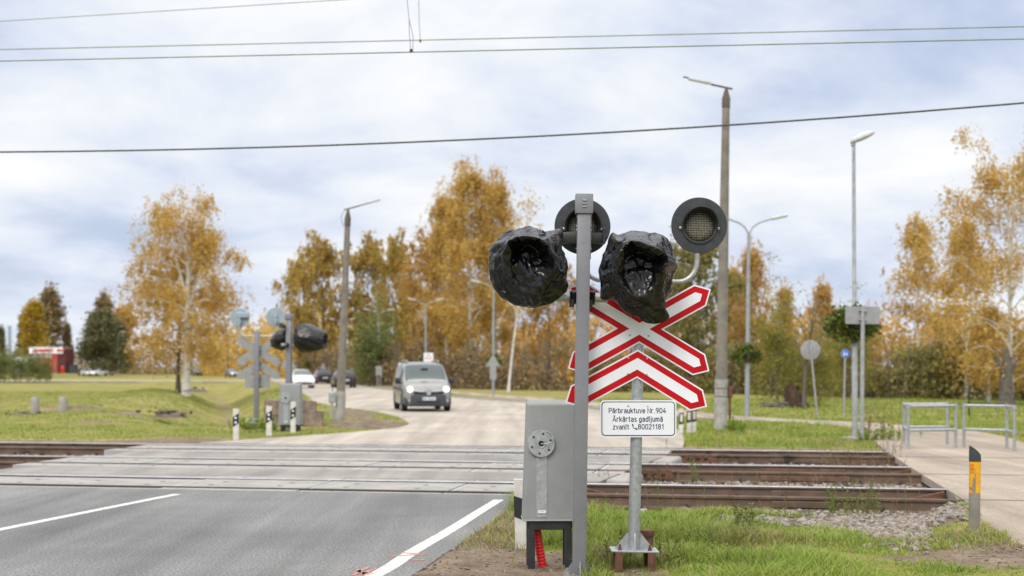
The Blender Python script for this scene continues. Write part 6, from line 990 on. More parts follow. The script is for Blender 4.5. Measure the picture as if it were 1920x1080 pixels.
def cabinet(label, loc, rz, W, Hb, leg, D=.34, sc_=1.0):
    """battery cabinet: tapered hood on a black leg frame, disc lock on a zinc strip"""
    t = thing('equipment_cabinet', label, 'cabinet', loc, rz)
    bm = bmesh.new(); bmesh.ops.create_cube(bm, size=1)
    for v in bm.verts:
        top = v.co.z > 0; v.co.x = v.co.x*W*(.90 if top else 1)+(.012 if top else 0); v.co.y *= D*(.80 if top else 1); v.co.z = leg+(Hb if top else 0.0)
        if top and v.co.y > 0: v.co.z += .02
    bmesh.ops.bevel(bm, geom=[e for e in bm.edges if not all(abs(v.co.z-leg) < 1e-4 for v in e.verts)], offset=.022, segments=4, affect='EDGES', profile=.5)
    MB().addbm(bm).build('housing', M['cabinet'], t, smooth=40)
    tilt = math.atan2(D*.1, Hb)
    def fy(z): return -D/2+D*.10*(z-leg)/Hb
    xs = -W*.155
    def rx_(z): return Matrix.Translation((xs, fy(z), z)) @ Matrix.Rotation(-tilt, 4, 'X')
    MB().box((0, 0, 0), (W*.20, .008, Hb*.64), bev=.002).build('zinc_strip', M['galv'], t).matrix_local = rx_(leg+Hb*.34) 
    o = MB().prism([(-W*.088, -.04), (W*.088, -.04), (W*.06, .035), (W*.05, .045), (-W*.05, .045), (-W*.06, .035)], .006, Matrix.Translation((0, -.0075, 0))).build('strip_flap', M['galv'], t); o.matrix_local = rx_(leg+.085)
    o = MB().box((0, -.0095, 0), (W*.145, .003, .022), bev=.0008)
    for k in range(5): o.box((-W*.05+k*.009, -.0115, .003), (.005, .001, .006), mi=1)
    o = o.build('sticker', [M['white_sheet'], M['grey_box']], t); o.matrix_local = rx_(leg+.066)
    zl = leg+Hb*.655; r = W*.255
    Mx = Matrix.Translation((xs-.005, fy(zl)-.004, zl)) @ Matrix.Rotation(R(90)-tilt, 4, 'X')
    d = MB().lathe([(r, 0), (r, .022), (r*.96, .028), (r*.36, .028), (r*.33, .034), (r*.22, .034), (r*.22, .016), (0, .016)], Mx, 36)
    lk = d.build('lock_disc', M['galv'], t, smooth=40)
    for k in range(6):
        a = R(60*k+20); MB().lathe([(r*.085, .0285), (r*.085, .0300), (0, .0300)], Mx @ Matrix.Translation((r*.72*math.cos(a), r*.72*math.sin(a), 0)), 10).build('bolt_hole', M['hole'], lk)
    MB().lathe([(r*.19, .020), (r*.12, .022), (0, .022)], Mx, 14).build('keyhole', M['hole'], lk)
    # seal wire from the keyhole over the rim of the disc
    MB().tube([Mx @ Vector(p) for p in ((0, 0, .03), (r*.35, -r*.02, .06), (r*.75, r*.1, .055), (r*.86, r*.4, .045), (r*.7, r*.75, .04), (r*.3, r*.93, .035))], .0045, 6).build('seal_wire', M['galv'], lk, smooth=60)
    bp = MB().box((0, 0, leg-.006), (W*1.02, D*1.02, .012), bev=.003); bp.build('base_plate', M['galv_dull'], t)
    fr = MB().box((0, -D*.36, leg-.05), (W*.78, .05, .07), bev=.004).box((0, D*.36, leg-.05), (W*.78, .05, .07), bev=.004).box((-W*.37, 0, leg-.052), (.045, D*.6, .06), bev=.004).box((W*.37, 0, leg-.052), (.045, D*.6, .06), bev=.004)
    fr.build('leg_frame', M['black_metal'], t)
    for sx_ in (-1, 1):
        for sy in (-1, 1): MB().box((sx_*W*.345, sy*D*.36, (leg-.075)/2-.04), (.058, .048, leg-.085+.08), bev=.004).build('leg', M['black_metal'], t)
    return t
cabx = (1027-960)*sc(11.2)
cab = cabinet('large grey cabinet on black legs beside the tall post, with a red hose below', (cabx+.012, 11.28, -.02), R(2), .44, .945, .385)
cb_ = MB(); pts = [(-.10+.015*math.sin(t*2.2)+.06*(1-t)**2*.0+.045*(1-t), -.03, .02+.33*t) for t in np.linspace(-.2, 1, 34)]
pts = [(-.105+.055*(1-t)**1.5, -.02-.02*t, -.03+.40*t) for t in np.linspace(0, 1, 60)]
cb_.tube(pts, [.037 if (i//2) % 2 else .0335 for i in range(60)], 14); cb_.build('conduit', M['conduit'], cab, smooth=60)

# ------------------------------------------------------------------ the crossing sign with its own two lights
def arm(Lh, wd, tip, d=0, end=True):
    """one half-arm outline in (u, v): inset by d"""
    w2 = wd-d; Lp = Lh-d*math.hypot(wd, tip)/wd
    return [(Lp-w2*(tip/wd), w2), (Lp, 0), (Lp-w2*(tip/wd), -w2)]
ANG = R(30)
def rot2(p, a): return (p[0]*math.cos(a)-p[1]*math.sin(a), p[0]*math.sin(a)+p[1]*math.cos(a))
def cross_poly(Lh, wd, tip, d):
    w2 = wd-d; o = []
    for k, a in enumerate((ANG, math.pi-ANG, math.pi+ANG, -ANG)):
        e = arm(Lh, wd, tip, d)[::-1]                     # from -v to +v, counter-clockwise
        o += [rot2(p, a) for p in e]
        o.append([(0, w2/math.cos(ANG)), (-w2/math.sin(ANG), 0), (0, -w2/math.cos(ANG)), (w2/math.sin(ANG), 0)][k])
    return o
def chev_poly(Lh, wd, tip, d):
    w2 = wd-d; o = []
    o += [rot2(p, -ANG) for p in arm(Lh, wd, tip, d)[::-1]]
    o.append((0, w2/math.cos(ANG)))
    e = arm(Lh, wd, tip, d)[::-1]; o += [rot2(p, math.pi+ANG) for p in e]
    o.append((0, -w2/math.cos(ANG))); return o
def layered_sign(name, polyf, args, t, loc, mats, y=0, back=True):
    o = MB().prism(polyf(*args, 0), .006, Matrix.Translation((0, 0, 0))).build(name, mats[0], t, smooth=None); o.location = loc
    MB().prism(polyf(*args, .012), .0035, Matrix.Translation((0, -.003, 0))).build('red_border', mats[1], o, smooth=None)
    MB().prism(polyf(*args, .058), .0045, Matrix.Translation((0, -.0055, 0))).build('white_field', mats[2], o, smooth=None)
    return o
def bolts(t, pts, y, r=.008, mat_='galv'):
    for x, z in pts: b = MB(); b.lathe([(r, 0), (r*.9, .005), (r*.5, .007)], Matrix.Translation((x, y, z)) @ Matrix.Rotation(R(90), 4, 'X'), 10); b.build('bolt', M[mat_], t)
# a plain round-cornered road-sign alphabet drawn with one stroke width; units: cap height 1, x-height .73
def arc_(cx_, cz, rx_, rz_, a0, a1, n=12): return [(cx_+rx_*math.cos(R(a0+(a1-a0)*i/n)), cz+rz_*math.sin(R(a0+(a1-a0)*i/n))) for i in range(n+1)]
X_ = .73; ARM = X_/2
def bowl(x0, w_): return arc_(x0+w_/2, ARM, w_/2, ARM, 0, 360, 22)
GLY = {
 'P': (.56, [[(0, 0), (0, 1)]+[(.27, 1)]+arc_(.27, .73, .27, .27, 90, -90)+[(0, .46)]]), 'N': (.60, [[(0, 0), (0, 1), (.55, 0), (.55, 1)]]),
 'A': (.66, [[(0, 0), (.31, 1), (.62, 0)], [(.11, .33), (.51, .33)]]),
 'a': (.48, [[(.42, 0), (.42, .50)]+arc_(.22, .50, .20, .23, 0, 150), [(.42, .42), (.19, .42)]+arc_(.19, .21, .18, .21, 90, 270)+arc_(.22, .2, .2, .2, 270, 345)]),
 'r': (.34, [[(0, 0), (0, X_)], [(0, .46)]+arc_(.22, .48, .22, .25, 180, 70)]), 'b': (.48, [[(0, 1), (0, 0)], bowl(0, .42)]), 'd': (.48, [[(.42, 1), (.42, 0)], bowl(0, .42)]),
 'u': (.47, [[(0, X_), (0, .22)]+arc_(.2, .22, .2, .22, 180, 360)+[(.4, X_)], [(.4, .2), (.4, 0)]]), 'k': (.46, [[(0, 0), (0, 1)], [(.38, X_), (.02, .30)], [(.16, .42), (.42, 0)]]),
 't': (.34, [[(.12, .98), (.12, .18)]+arc_(.28, .18, .16, .18, 180, 270), [(0, X_), (.29, X_)]]), 'v': (.46, [[(0, X_), (.21, 0), (.42, X_)]]),
 'e': (.49, [[(.02, .38), (.43, .38)]+arc_(.215, .40, .215, .33, 0, 180)+arc_(.215, .33, .215, .33, 180, 318)]), '.': (.2, [[(.05, .0), (.05, .07)]]),
 's': (.42, [arc_(.19, .545, .17, .185, 30, 180, 8)+[(.10, .42), (.28, .33)]+arc_(.19, .185, .18, .185, 40, -150, 10)]),
 'g': (.48, [bowl(0, .42), [(.42, X_), (.42, -.08)]+arc_(.21, -.06, .21, .20, 0, -150)]), 'i': (.14, [[(.03, 0), (.03, X_)]]), 'j': (.2, [[(.1, X_), (.1, -.1)]+arc_(-.04, -.1, .14, .16, 0, -90), [(.1, .93), (.1, 1.0)]]),
 'm': (.72, [[(0, 0), (0, X_)], [(0, .5)]+arc_(.16, .55, .16, .18, 180, 0)+[(.32, 0)], [(.32, .5)]+arc_(.48, .55, .16, .18, 180, 0)+[(.64, 0)]]), 'n': (.47, [[(0, 0), (0, X_)], [(0, .5)]+arc_(.2, .53, .2, .2, 180, 0)+[(.4, 0)]]),
 'z': (.43, [[(0, X_), (.36, X_), (0, 0), (.37, 0)]]),
 '0': (.56, [arc_(.24, .73, .24, .27, 0, 180)+arc_(.24, .27, .24, .27, 180, 360)+[(.48, .73)]]), '1': (.40, [[(.02, .76), (.25, 1), (.25, 0)]]),
 '2': (.54, [arc_(.23, .74, .23, .26, 165, -35)+[(0, 0), (.47, 0)]]), '4': (.56, [[(.30, 1), (0, .28), (.50, .28)], [(.36, .52), (.36, 0)]]),
 '8': (.56, [arc_(.24, .76, .21, .24, 0, 360, 20), arc_(.24, .265, .245, .265, 0, 360, 20)]), '9': (.56, [arc_(.24, .72, .24, .28, 0, 360, 20), [(.48, .70)]+arc_(.14, .66, .33, .66, 0, -80, 8)]),
}
ACC = {'ā': 'a', 'Ā': 'A', 'ī': 'i'}
def stroke_text(s, width, mat_, sw=.15):
    """one mesh for a line of text, centred on the origin in x,z with cap height following from the width"""
    b = MB(); x = 0; runs = []; lay = 0
    for ch in s:
        if ch == ' ': x += .36; continue
        g = ACC.get(ch, ch); adv, st = GLY[g]; st = list(st)
        if ch in ACC: mid = {'a': .22, 'A': .31, 'i': .03}[g]; hw = .15 if g != 'i' else .13; zz = 1.16 if g == 'A' else .93; st.append([(mid-hw, zz), (mid+hw, zz)])
        for p in st: runs.append([(q[0]+x, q[1]) for q in p])
        x += adv+.20
    wd = x-.20; k = width/wd
    for p in runs:
        lay = (lay+1) % 4; y = -.00012*lay; P_ = [Vector((q[0], q[1])) for q in p]; n = len(P_); vs = []
        closed = (P_[0]-P_[-1]).length < 1e-3
        for i in range(n):
            a = P_[i-1] if i else (P_[-2] if closed else P_[0]); c = P_[i+1] if i < n-1 else (P_[1] if closed else P_[-1])
            d0 = (P_[i]-a).normalized() if (P_[i]-a).length > 1e-6 else None; d1 = (c-P_[i]).normalized() if (c-P_[i]).length > 1e-6 else None
            d0 = d0 or d1; d1 = d1 or d0; t = d0+d1; t = t.normalized() if t.length > .05 else d0; nn = Vector((-t.y, t.x)); m = nn.dot(Vector((-d0.y, d0.x))); w_ = sw/2/max(.45, m)
            e = Vector((0, 0))
            if not closed and i == 0: e = -d1*sw*.3
            if not closed and i == n-1: e = d0*sw*.3
            for sg_ in (1, -1): q = P_[i]+nn*w_*sg_+e; vs.append(((q.x-wd/2)*k, y, (q.y-.5)*k))
        b.add(vs, [(2*i, 2*i+1, 2*i+3, 2*i+2) for i in range(n-1)])
    return b.mesh('text_line', mat_)
def rrect(w, h, r, n=6):
    o = []
    for cx_, cz, a0 in ((w/2-r, h/2-r, 0), (-w/2+r, h/2-r, 90), (-w/2+r, -h/2+r, 180), (w/2-r, -h/2+r, 270)):
        for k in range(n+1): a = R(a0+90*k/n); o.append((cx_+r*math.cos(a), cz+r*math.sin(a)))
    return o
YS = 11.0; sS = sc(YS)
def old_light(t, x, z, y=0, rear=False):
    """round black backplate with a hooded lens"""
    lt = MB().lathe([(.222, .0), (.226, .006), (.224, .012), (.16, .016), (.16, .0)][:3]+[(.15, .014), (.0, .014)], Matrix.Translation((x, y, z)) @ Matrix.Rotation(R(90), 4, 'X') @ Matrix.Translation((0, 0, -.012)), 48)
    # rear housing
    lt.lathe([(.15, -.0), (.14, -.09), (.06, -.14), (0, -.14)], Matrix.Translation((x, y, z)) @ Matrix.Rotation(R(90), 4, 'X'), 28)
    o = lt.build('signal_light', M['signal_black'], t, smooth=40)
    zc_ = z-.005
    ln = MB().lathe([(.128, -.004), (.12, .012), (.08, .022), (0, .026)], Matrix.Translation((x, y-.003, zc_)) @ Matrix.Rotation(R(90), 4, 'X'), 36)
    ln.build('lens', M['lens'], o, smooth=60)
    rg_ = MB().lathe([(.142, -.002), (.142, .016), (.126, .016), (.126, 0)], Matrix.Translation((x, y-.003, zc_)) @ Matrix.Rotation(R(90), 4, 'X'), 36)
    rg_.build('lens_ring', M['signal_black'], o, smooth=40)
    # visor: half tube open below, deepest at the top
    vs, fs = [], []; n = 26
    for i in range(n+1):
        a = R(-12+204*i/n); dpt = .05+.10*max(0, math.sin(a))**.8
        for rr2, yy in ((.140, 0), (.146, -dpt), (.138, -dpt), (.132, 0)): vs.append((x+rr2*math.cos(a), y-.002+yy, zc_+rr2*math.sin(a)))
    for i in range(n):
        for j in range(4): fs.append((i*4+j, i*4+(j+1) % 4, (i+1)*4+(j+1) % 4, (i+1)*4+j))
    fs += [(0, 1, 2, 3), (n*4+3, n*4+2, n*4+1, n*4)]
    MB().add(vs, fs).build('visor', M['signal_black'], o, smooth=50)
    for sx_ in (-1, 1): b = MB(); b.lathe([(.014, 0), (.012, .01), (.006, .013)], Matrix.Translation((x+sx_*.152, y-.012, zc_-.02)) @ Matrix.Rotation(R(90), 4, 'X'), 10); b.build('bolt', M['galv'], o)
    return o
def crossing_post(label, loc, lean, rz, H, mats, lights=True, stand=True, plate=True, front=True):
    t = thing('crossing_sign', label, 'crossing sign', loc, rz, lean)
    return t
px0 = (1188.5-960)*sS; zb_ = CAMH-(1030-HZ)*sS                # top of the base plate
sg = thing('crossing_sign', 'red and white crossed sign on a galvanised post in the foreground grass', 'crossing sign', (px0, YS, zb_), 0, R(1.25))
def L2(px, py):                                            # photo pixel at the sign's distance -> the leaning post's own x, z
    p = at(px, py, YS)-Vector((px0, YS, zb_)); a = R(1.25); return (p.x*math.cos(a)-p.z*math.sin(a), p.x*math.sin(a)+p.z*math.cos(a))
Hp = L2(1200, 515)[1]
MB().tube([(0, 0, .0), (0, 0, Hp)], [.048, .046], 24).build('post', M['galv'], sg, smooth=40)
cxx, czz = L2(1197.5, 617)
lay = layered_sign('crossed_panel', cross_poly, (.655, .098, .098), sg, (cxx, -.062, czz), (M['white_sheet'], M['red_sheet'], M['white_sheet']))
lay.rotation_euler = (0, R(-.2), 0)
bolts(lay, [(-.075, .09), (.075, .09), (-.075, -.052), (.075, -.055)], -.0075)
cx2, cz2 = L2(1194, 682)
lay2 = layered_sign('chevron_panel', chev_poly, (.655, .098, .098), sg, (cx2, -.062, cz2), (M['white_sheet'], M['red_sheet'], M['white_sheet']))
lay2.rotation_euler = (0, R(.5), 0)
bolts(lay2, [(-.075, .043), (.075, .043), (-.075, -.083), (.075, -.085)], -.0065)
for z in (czz+.09, czz-.055, cz2+.045, cz2-.085, L2(1195, 758)[1], L2(1194, 812)[1]): br_ = MB(); br_.box((0, -.030, z), (.19, .05, .028), bev=.003); br_.lathe([(.053, -.014), (.053, .014)], Matrix.Translation((0, 0, z)), 20); br_.build('clip', M['galv_dull'], sg)
ix, iz = L2(1195.3, 784.5); Wp, Hpz = 142*sS, 69*sS
ip = MB().prism(rrect(Wp, Hpz, .034), .006).build('information_plate', M['white_sheet'], sg, smooth=None); ip.location = (ix, -.066, iz); ip.rotation_euler = (0, R(-1.25), 0)
MB().prism(rrect(Wp-.022, Hpz-.022, .03), .003, Matrix.Translation((0, -.0025, 0))).build('blue_border', M['navy'], ip, smooth=None)
MB().prism(rrect(Wp-.036, Hpz-.036, .024), .004, Matrix.Translation((0, -.0045, 0))).build('white_field', M['white_sheet'], ip, smooth=None)
for s_, wd_, dx, dz in (('Pārbrauktuve Nr.904', 106, -1.5, 15.2), ('Ārkārtas gadījumā', 93, -1, -.6), ('zvanīt', 29.5, -32, -15.2), ('80021181', 47.5, 23.8, -14.8)):
    o = link_mesh('text_line', stroke_text(s_, wd_*sS, M['navy']), ip, (dx*sS, -.0062, dz*sS))
ph = [(-.30, .42), (-.46, .50), (-.52, .34), (-.36, -.08), (-.02, -.40), (.34, -.56), (.50, -.48), (.44, -.30), (.20, -.18), (.08, -.30), (-.16, -.14), (-.32, .12), (-.20, .22)]
o = MB().prism([(x*.046, z*.046) for x, z in ph], .001).build('handset_symbol', M['navy'], ip, smooth=None); o.location = (-6.5*sS, -.0062, -14.8*sS)
bolts(ip, [(-.081, Hpz/2-.045)], -.005, .0075, 'galv_dull'); bolts(ip, [(.075, Hpz/2-.045)], -.005, .0075, 'white_paint')
# arms and lights
zar = L2(1200, 527)[1]
xl, zl_ = L2(1092, 425); xr, zr_ = L2(1310.5, 423)
def arm_pipe(sx_, x, z):
    p = [(0, .0, zar)]+[(x-sx_*.16, .0, zar)]
    for k in range(1, 9): a = R(90*k/8); p.append((x-sx_*.16+sx_*.16*math.sin(a)*.94, 0, zar+.16*(1-math.cos(a))))
    p.append((x-sx_*.008, 0, z-.19)); return p
MB().tube(arm_pipe(1, xr, zr_), .0195, 14).tube(arm_pipe(-1, xl, zl_), .0195, 14).lathe([(.056, -.05), (.056, .05)], Matrix.Translation((0, 0, zar)), 20).build('light_arm', M['galv'], sg, smooth=50)
for x, z in ((xl, zl_), (xr, zr_)): old_light(sg, x, z, -.02)
bp = MB().box((0, 0, -.004), (.38, .26, .014), bev=.003)
bp.build('base_plate', M['galv'], sg)
gs = MB()
for a in (0, 90, 180, 270): gs.prism([(.045, 0), (.15 if a % 180 == 0 else .11, 0), (.15 if a % 180 == 0 else .11, .012), (.055, .13), (.045, .13)], .008, Matrix.Rotation(R(a), 4, 'Z') @ Matrix.Translation((0, -.004, .002)))
gs.build('gusset', M['galv'], sg)
for x in (-.12, .12):
    for y in (-.085, .085): MB().lathe([(.016, 0), (.016, .02), (.010, .02), (.010, .045)], Matrix.Translation((x, y, .003)), 8).build('anchor_bolt', M['rust'], sg)
for x in (-.155, .155):
    for y in (-.10, .10):
        MB().box((x, y, -.20), (.008, .065, .38)).box((x-math.copysign(.027, x), y-.034 if y < 0 else y+.034, -.20), (.055, .008, .38)).build('stand_leg', M['rust'], sg, smooth=None)
# rusty iron box low behind the post
jb = thing('junction_box', 'small rusty iron box low behind the galvanised sign post', 'junction box', tuple(at(1209, 1010, 11.2)))
MB().lathe([(.055, -.02), (.06, 0), (.06, .03), (.045, .036), (0, .036)], Matrix.Translation((.02, 0, .04)), 18).lathe([(.05, -.09), (.05, -.02)], Matrix.Translation((.02, 0, .04)), 14).build('lid', M['rust'], jb)
MB().box((-.035, -.03, -.02), (.06, .012, .10), bev=.003).build('plate', M['galv_dull'], jb)
MB().lathe([(.016, 0), (.012, .01)], Matrix.Translation((-.02, -.037, -.025)) @ Matrix.Rotation(R(90), 4, 'X'), 8).build('bolt', M['rust'], jb)
MB().tube([(.02, .02, -.35), (.02, .02, 0)], .03, 10).build('riser', M['rust'], jb)

# ------------------------------------------------------------------ marker posts
def delineator(label, px, top, bot, Y, wpx, lean=0, dots=2, grp=None, slant=1, band=(.45, .78)):
    zt, zb0 = CAMH-(top-HZ)*sc(Y), CAMH-(bot-HZ)*sc(Y); h = zt-zb0; wd = wpx*sc(Y)
    t = thing('marker_post', label, 'marker post', ((px-960)*sc(Y), Y, zb0), 0, lean, grp)
    MB().prism([(-wd/2, -.15), (wd/2, -.15), (wd/2, h-.01), (-wd/2, h)], wd*.55, Matrix.Translation((0, 0, 0))).build('post', M['white_paint'], t, smooth=None)
    z0, z1 = h*band[0], h*band[1]; d = wd*.35*slant
    MB().prism([(-wd/2-.002, z0-d), (wd/2+.002, z0+d), (wd/2+.002, z1+d), (-wd/2-.002, z1-d)], wd*.55+.008, Matrix.Translation((0, -.004, 0))).build('black_band', M['black_paint'], t, smooth=None)
    for k in range(dots):
        MB().lathe([(wd*.22, 0), (wd*.18, .004), (0, .004)], Matrix.Translation((0, -.0045, z0+(z1-z0)*(.27+.46*k))) @ Matrix.Rotation(R(90), 4, 'X'), 14).build('reflector', M['white_sheet'], t)
    return t
G_ = 'white marker posts with a black band'
g1_ = delineator('white marker post with a black band behind the grey cabinet', 977, 898, 1034, 12.3, 21, R(-1.5), 0, G_, -.6, (.45, .74))
delineator('white marker post left of the far crossed sign', 442, 766, 823, 31.2, 10, R(-.3), 2, G_)
delineator('white marker post between the far crossed sign and the far cabinet', 504, 761, 815, 32.8, 10, R(0), 2, G_)
delineator('white marker post standing in front of the far grey cabinet', 549, 753, 810, 34.2, 9, R(.5), 2, G_)
for px_, tp_, bt, lb in ((1277, 766, 815, 'white marker post beneath the sign tip, leftmost of three'), (1291.5, 762, 812, 'white marker post beneath the sign tip, middle one of three'), (1301, 760, 811, 'white marker post beneath the sign tip, rightmost of three')):
    Y_ = 34+(1277-px_)*-.02; t = delineator(lb, px_, tp_, bt, Y_, 8, R(1), 0, G_, .3, (.40, .84))
    MB().box((0, -.006, (bt-tp_)*sc(Y_)*.64), (8*sc(Y_)*.6, .006, (bt-tp_)*sc(Y_)*.30), bev=.002).build('reflector', M['white_paint'], t)
# grey bollard with a torn yellow sticker on the right
Yb = gp(1827, 1015, -.12)[1]; sb = sc(Yb); hb_ = (1015-834)*sb; rb = 10.3*sb
bo = thing('cable_marker', 'grey plastic post with a dark slanted cap and torn yellow sticker', 'marker post', ((1826.5-960)*sb, Yb, -.12-.0), 0, R(.6))
MB().lathe([(rb, -.2), (rb, hb_*.84)], None, 28).build('post', M['plastic_grey'], bo)
cp = MB(); n = 28; z0 = hb_*.838; vs = []
for k in range(n):
    a = 2*math.pi*k/n; vs.append((rb*1.07*math.cos(a), rb*1.07*math.sin(a), z0-.01))
for k in range(n):
    a = 2*math.pi*k/n; x = math.cos(a); vs.append((rb*1.05*x, rb*1.05*math.sin(a), z0+.035+(hb_*.165-.045)*(1-(x+1)/2)**.75))
cp.add(vs, [tuple(range(n-1, -1, -1)), tuple(range(n, 2*n))]+[(k, (k+1) % n, n+(k+1) % n, n+k) for k in range(n)]); cp.build('cap', M['plastic_dark'], bo, smooth=50)
def wrap(a0, a1, z0, z1, r, cut=None, n=14):
    vs, fs = [], []
    for i in range(n+1):
        a = R(a0+(a1-a0)*i/n); j0 = random.uniform(-.004, .004); j1 = random.uniform(-.003, .003)
        vs += [(r*math.cos(a), r*math.sin(a), z0+j0), (r*math.cos(a), r*math.sin(a), z1+j1)]
    for i in range(n): fs.append((2*i, 2*i+2, 2*i+3, 2*i+1))
    return vs, fs
st_ = MB(); 
for a0, a1, f0, f1 in ((185, 250, .66, .83), (185, 233, .60, .66), (185, 228, .50, .60), (262, 350, .50, .70), (255, 350, .70, .83), (243, 262, .76, .83), (350, 420, .5, .83)):
    v, f = wrap(a0, a1, hb_*f0, hb_*f1, rb+.0016); st_.add(v, f)
stk = st_.build('sticker', M['yellow'], bo, smooth=None)
pr_t = MB()
for z in (.80, .72): v, f = wrap(205, 240, hb_*(z-.012), hb_*(z-.004), rb+.0030); pr_t.add(v, f)
for a in (204, 238): v, f = wrap(a, a+3, hb_*.71, hb_*.80, rb+.0030, n=2); pr_t.add(v, f)
for a, z0, z1 in ((214, .73, .775), (222, .73, .765), (229, .735, .77), (200, .535, .565), (207, .53, .56), (214, .535, .575), (221, .53, .555)): v, f = wrap(a, a+4, hb_*z0, hb_*z1, rb+.0030, n=2); pr_t.add(v, f)
pr_t.build('red_print', M['red_print'], stk, smooth=None)
# ------------------------------------------------------------------ the unit on the far side, seen from behind
YF = 36.6; sF = sc(YF)
zf = float(ground_z(*[np.array(v) for v in ((481-960)*sF, YF)]))
fs = thing('crossing_sign', 'grey back of a far crossed sign with two round discs on bent pipes', 'crossing sign', ((480.5-960)*sF, YF, zf), 0, R(.4))
def LF(px, py): return ((px-480.5)*sF, CAMH-(py-HZ)*sF-zf)
Hf = LF(0, 620)[1]
MB().box((0, 0, Hf/2), (.135, .10, Hf), bev=.012, seg=2).build('post', M['mast'], fs)
for nm, pf, c in (('crossed_panel', cross_poly, LF(483, 658)), ('chevron_panel', chev_poly, LF(483, 684))):
    o = MB().prism(pf(.70, .106, .10, 0), .008).build(nm, M['sign_back'], fs, smooth=None); o.location = (c[0], .062, c[1]); o.rotation_euler = (0, 0, R(-6))
    MB().prism(pf(.70, .106, .10, .01), .003, Matrix.Translation((0, .0075, 0))).build('front_sheet', M['white_sheet'], o, smooth=None)
c = LF(481.5, 715); o = MB().prism(rrect(.67, .36, .03), .008).build('information_plate', M['sign_back'], fs, smooth=None); o.location = (c[0], .062, c[1])
for y_ in (640, 655, 678, 690, 708, 722): MB().box((0, .03, LF(0, y_)[1]), (.22, .10, .025), bev=.004).build('clip', M['galv_dull'], fs)
za = LF(0, 630)[1]; b = MB(); rear = []
for px_, py_, sg_ in ((447.5, 596, -1), (515, 594, 1)):
    x, z = LF(px_, py_); p = [(0, 0, za), (x-sg_*.16, 0, za)]
    for k in range(1, 7): a = R(15*k); p.append((x-sg_*.16+sg_*.16*math.sin(a), 0, za+.16*(1-math.cos(a))))
    p.append((x, 0, z-.05)); b.tube(p, .024, 10); rear.append((x, z))
b.build('light_arm', M['galv'], fs, smooth=50)
M['disc_back'] = pm('pale_blue_grey_disc', (.33, .40, .46), (.27, .33, .385), 5, .5)
for i, (x, z) in enumerate(rear):
    d = MB().lathe([(.255, 0), (.258, .01), (.25, .018), (0, .018)], Matrix.Translation((x, .07, z)) @ Matrix.Rotation(R(90), 4, 'X'), 36).build('signal_disc', M['disc_back'], fs)
    if i == 0: MB().box((x+.10, .0, z+.07), (.34, .10, .15), bev=.02).build('lamp_housing', M['disc_back'], d)
    MB().box((x, 0, z-.08), (.07, .09, .26), bev=.015).box((x, 0, z-.10), (.14, .06, .07), bev=.01).build('lamp_bracket', M['disc_back'], d)
t = thing('junction_box', 'small grey cable box at the foot of the far crossed sign', 'junction box', tuple(at(473, 800, 35.8)))
MB().box((0, 0, .10), (.26, .18, .16), bev=.02).build('box', M['galv_dull'], t); MB().box((0, 0, .19), (.29, .21, .03), bev=.01).build('lid', M['galv'], t); MB().tube([(0, 0, -.2), (0, 0, .05)], .05, 10).build('riser', M['galv_dull'], t)
fm = signal_mast('grey square post on the far side beyond the left lane with two bagged lights', ((541.5-960)*sc(35.6), 35.6, -.05), R(.5), 3.06, R(75), 1)
fm.scale = (1.35, 1.35, 1)
def side_bag(name, prof, seed, n=22, jit=.02):
    rg = np.random.default_rng(seed); bm = bmesh.new(); rows = []
    for i, (x, r) in enumerate(prof):
        row = []
        for k in range(n):
            a = 2*math.pi*(k+rg.uniform(-.25, .25))/n; rr2 = r*(1+rg.normal()*.045)
            row.append(bm.verts.new((x+rg.normal()*jit, rr2*math.cos(a), rr2*math.sin(a)*1.03-x*.10)))
        rows.append(row)
    for a, b_ in zip(rows[:-1], rows[1:]):
        for k in range(n):
            k2 = (k+1) % n; bm.faces.new((a[k], a[k2], b_[k2])); bm.faces.new((a[k], b_[k2], b_[k]))
    bm.faces.new(rows[0]); bm.faces.new(rows[-1])
    bmesh.ops.subdivide_edges(bm, edges=bm.edges[:], cuts=1, use_grid_fill=True)
    bmesh.ops.smooth_vert(bm, verts=bm.verts[:], factor=.5, use_axis_x=True, use_axis_y=True, use_axis_z=True)
    bmesh.ops.recalc_face_normals(bm, faces=bm.faces[:]); me = bpy.data.meshes.new(name); bm.to_mesh(me); bm.free(); me.materials.append(M['bag'])
    me.polygons.foreach_set('use_smooth', [True]*len(me.polygons)); me.set_sharp_from_angle(angle=R(30)); return me
sb_ = link_mesh('plastic_bag', side_bag('plastic_bag', [(0, .2), (.03, .31), (.14, .37), (.30, .375), (.45, .35), (.60, .29), (.74, .22), (.80, .17), (.74, .14), (.5, .10)], 5))
sb_.location = at(556, 632, 35.5); sb_.rotation_euler = (0, 0, R(-12)); tag(sb_, 'smooth bulging black bag on the right of the far grey post', 'plastic bag', 'black bags over signal lights')
sb2 = link_mesh('plastic_bag', side_bag('plastic_bag', [(0, .1), (.03, .26), (.14, .31), (.30, .30), (.42, .24), (.52, .2), (.56, .15), (.45, .1)], 9, jit=.04))
sb2.location = at(541, 633, 35.75); sb2.scale = (.85, .85, .9); sb2.rotation_euler = (R(18), R(10), R(150)); tag(sb2, 'crumpled dark bag half hidden behind the far crossed sign', 'plastic bag', 'black bags over signal lights')
cabinet('grey cabinet with a disc lock far left beyond the tracks', ((545-960)*sc(34.9), 34.9, -.03), R(-4), .575, 1.02, .20)
BL = [((504, 770), .24, .62, .30, 4), ((521, 765), .34, .42, .45, -6), ((518, 790), .62, .34, .5, 3), ((577, 763), .42, .34, .42, 24), ((586, 785), .56, .46, .5, 14), ((552, 792), .40, .30, .4, -8)]
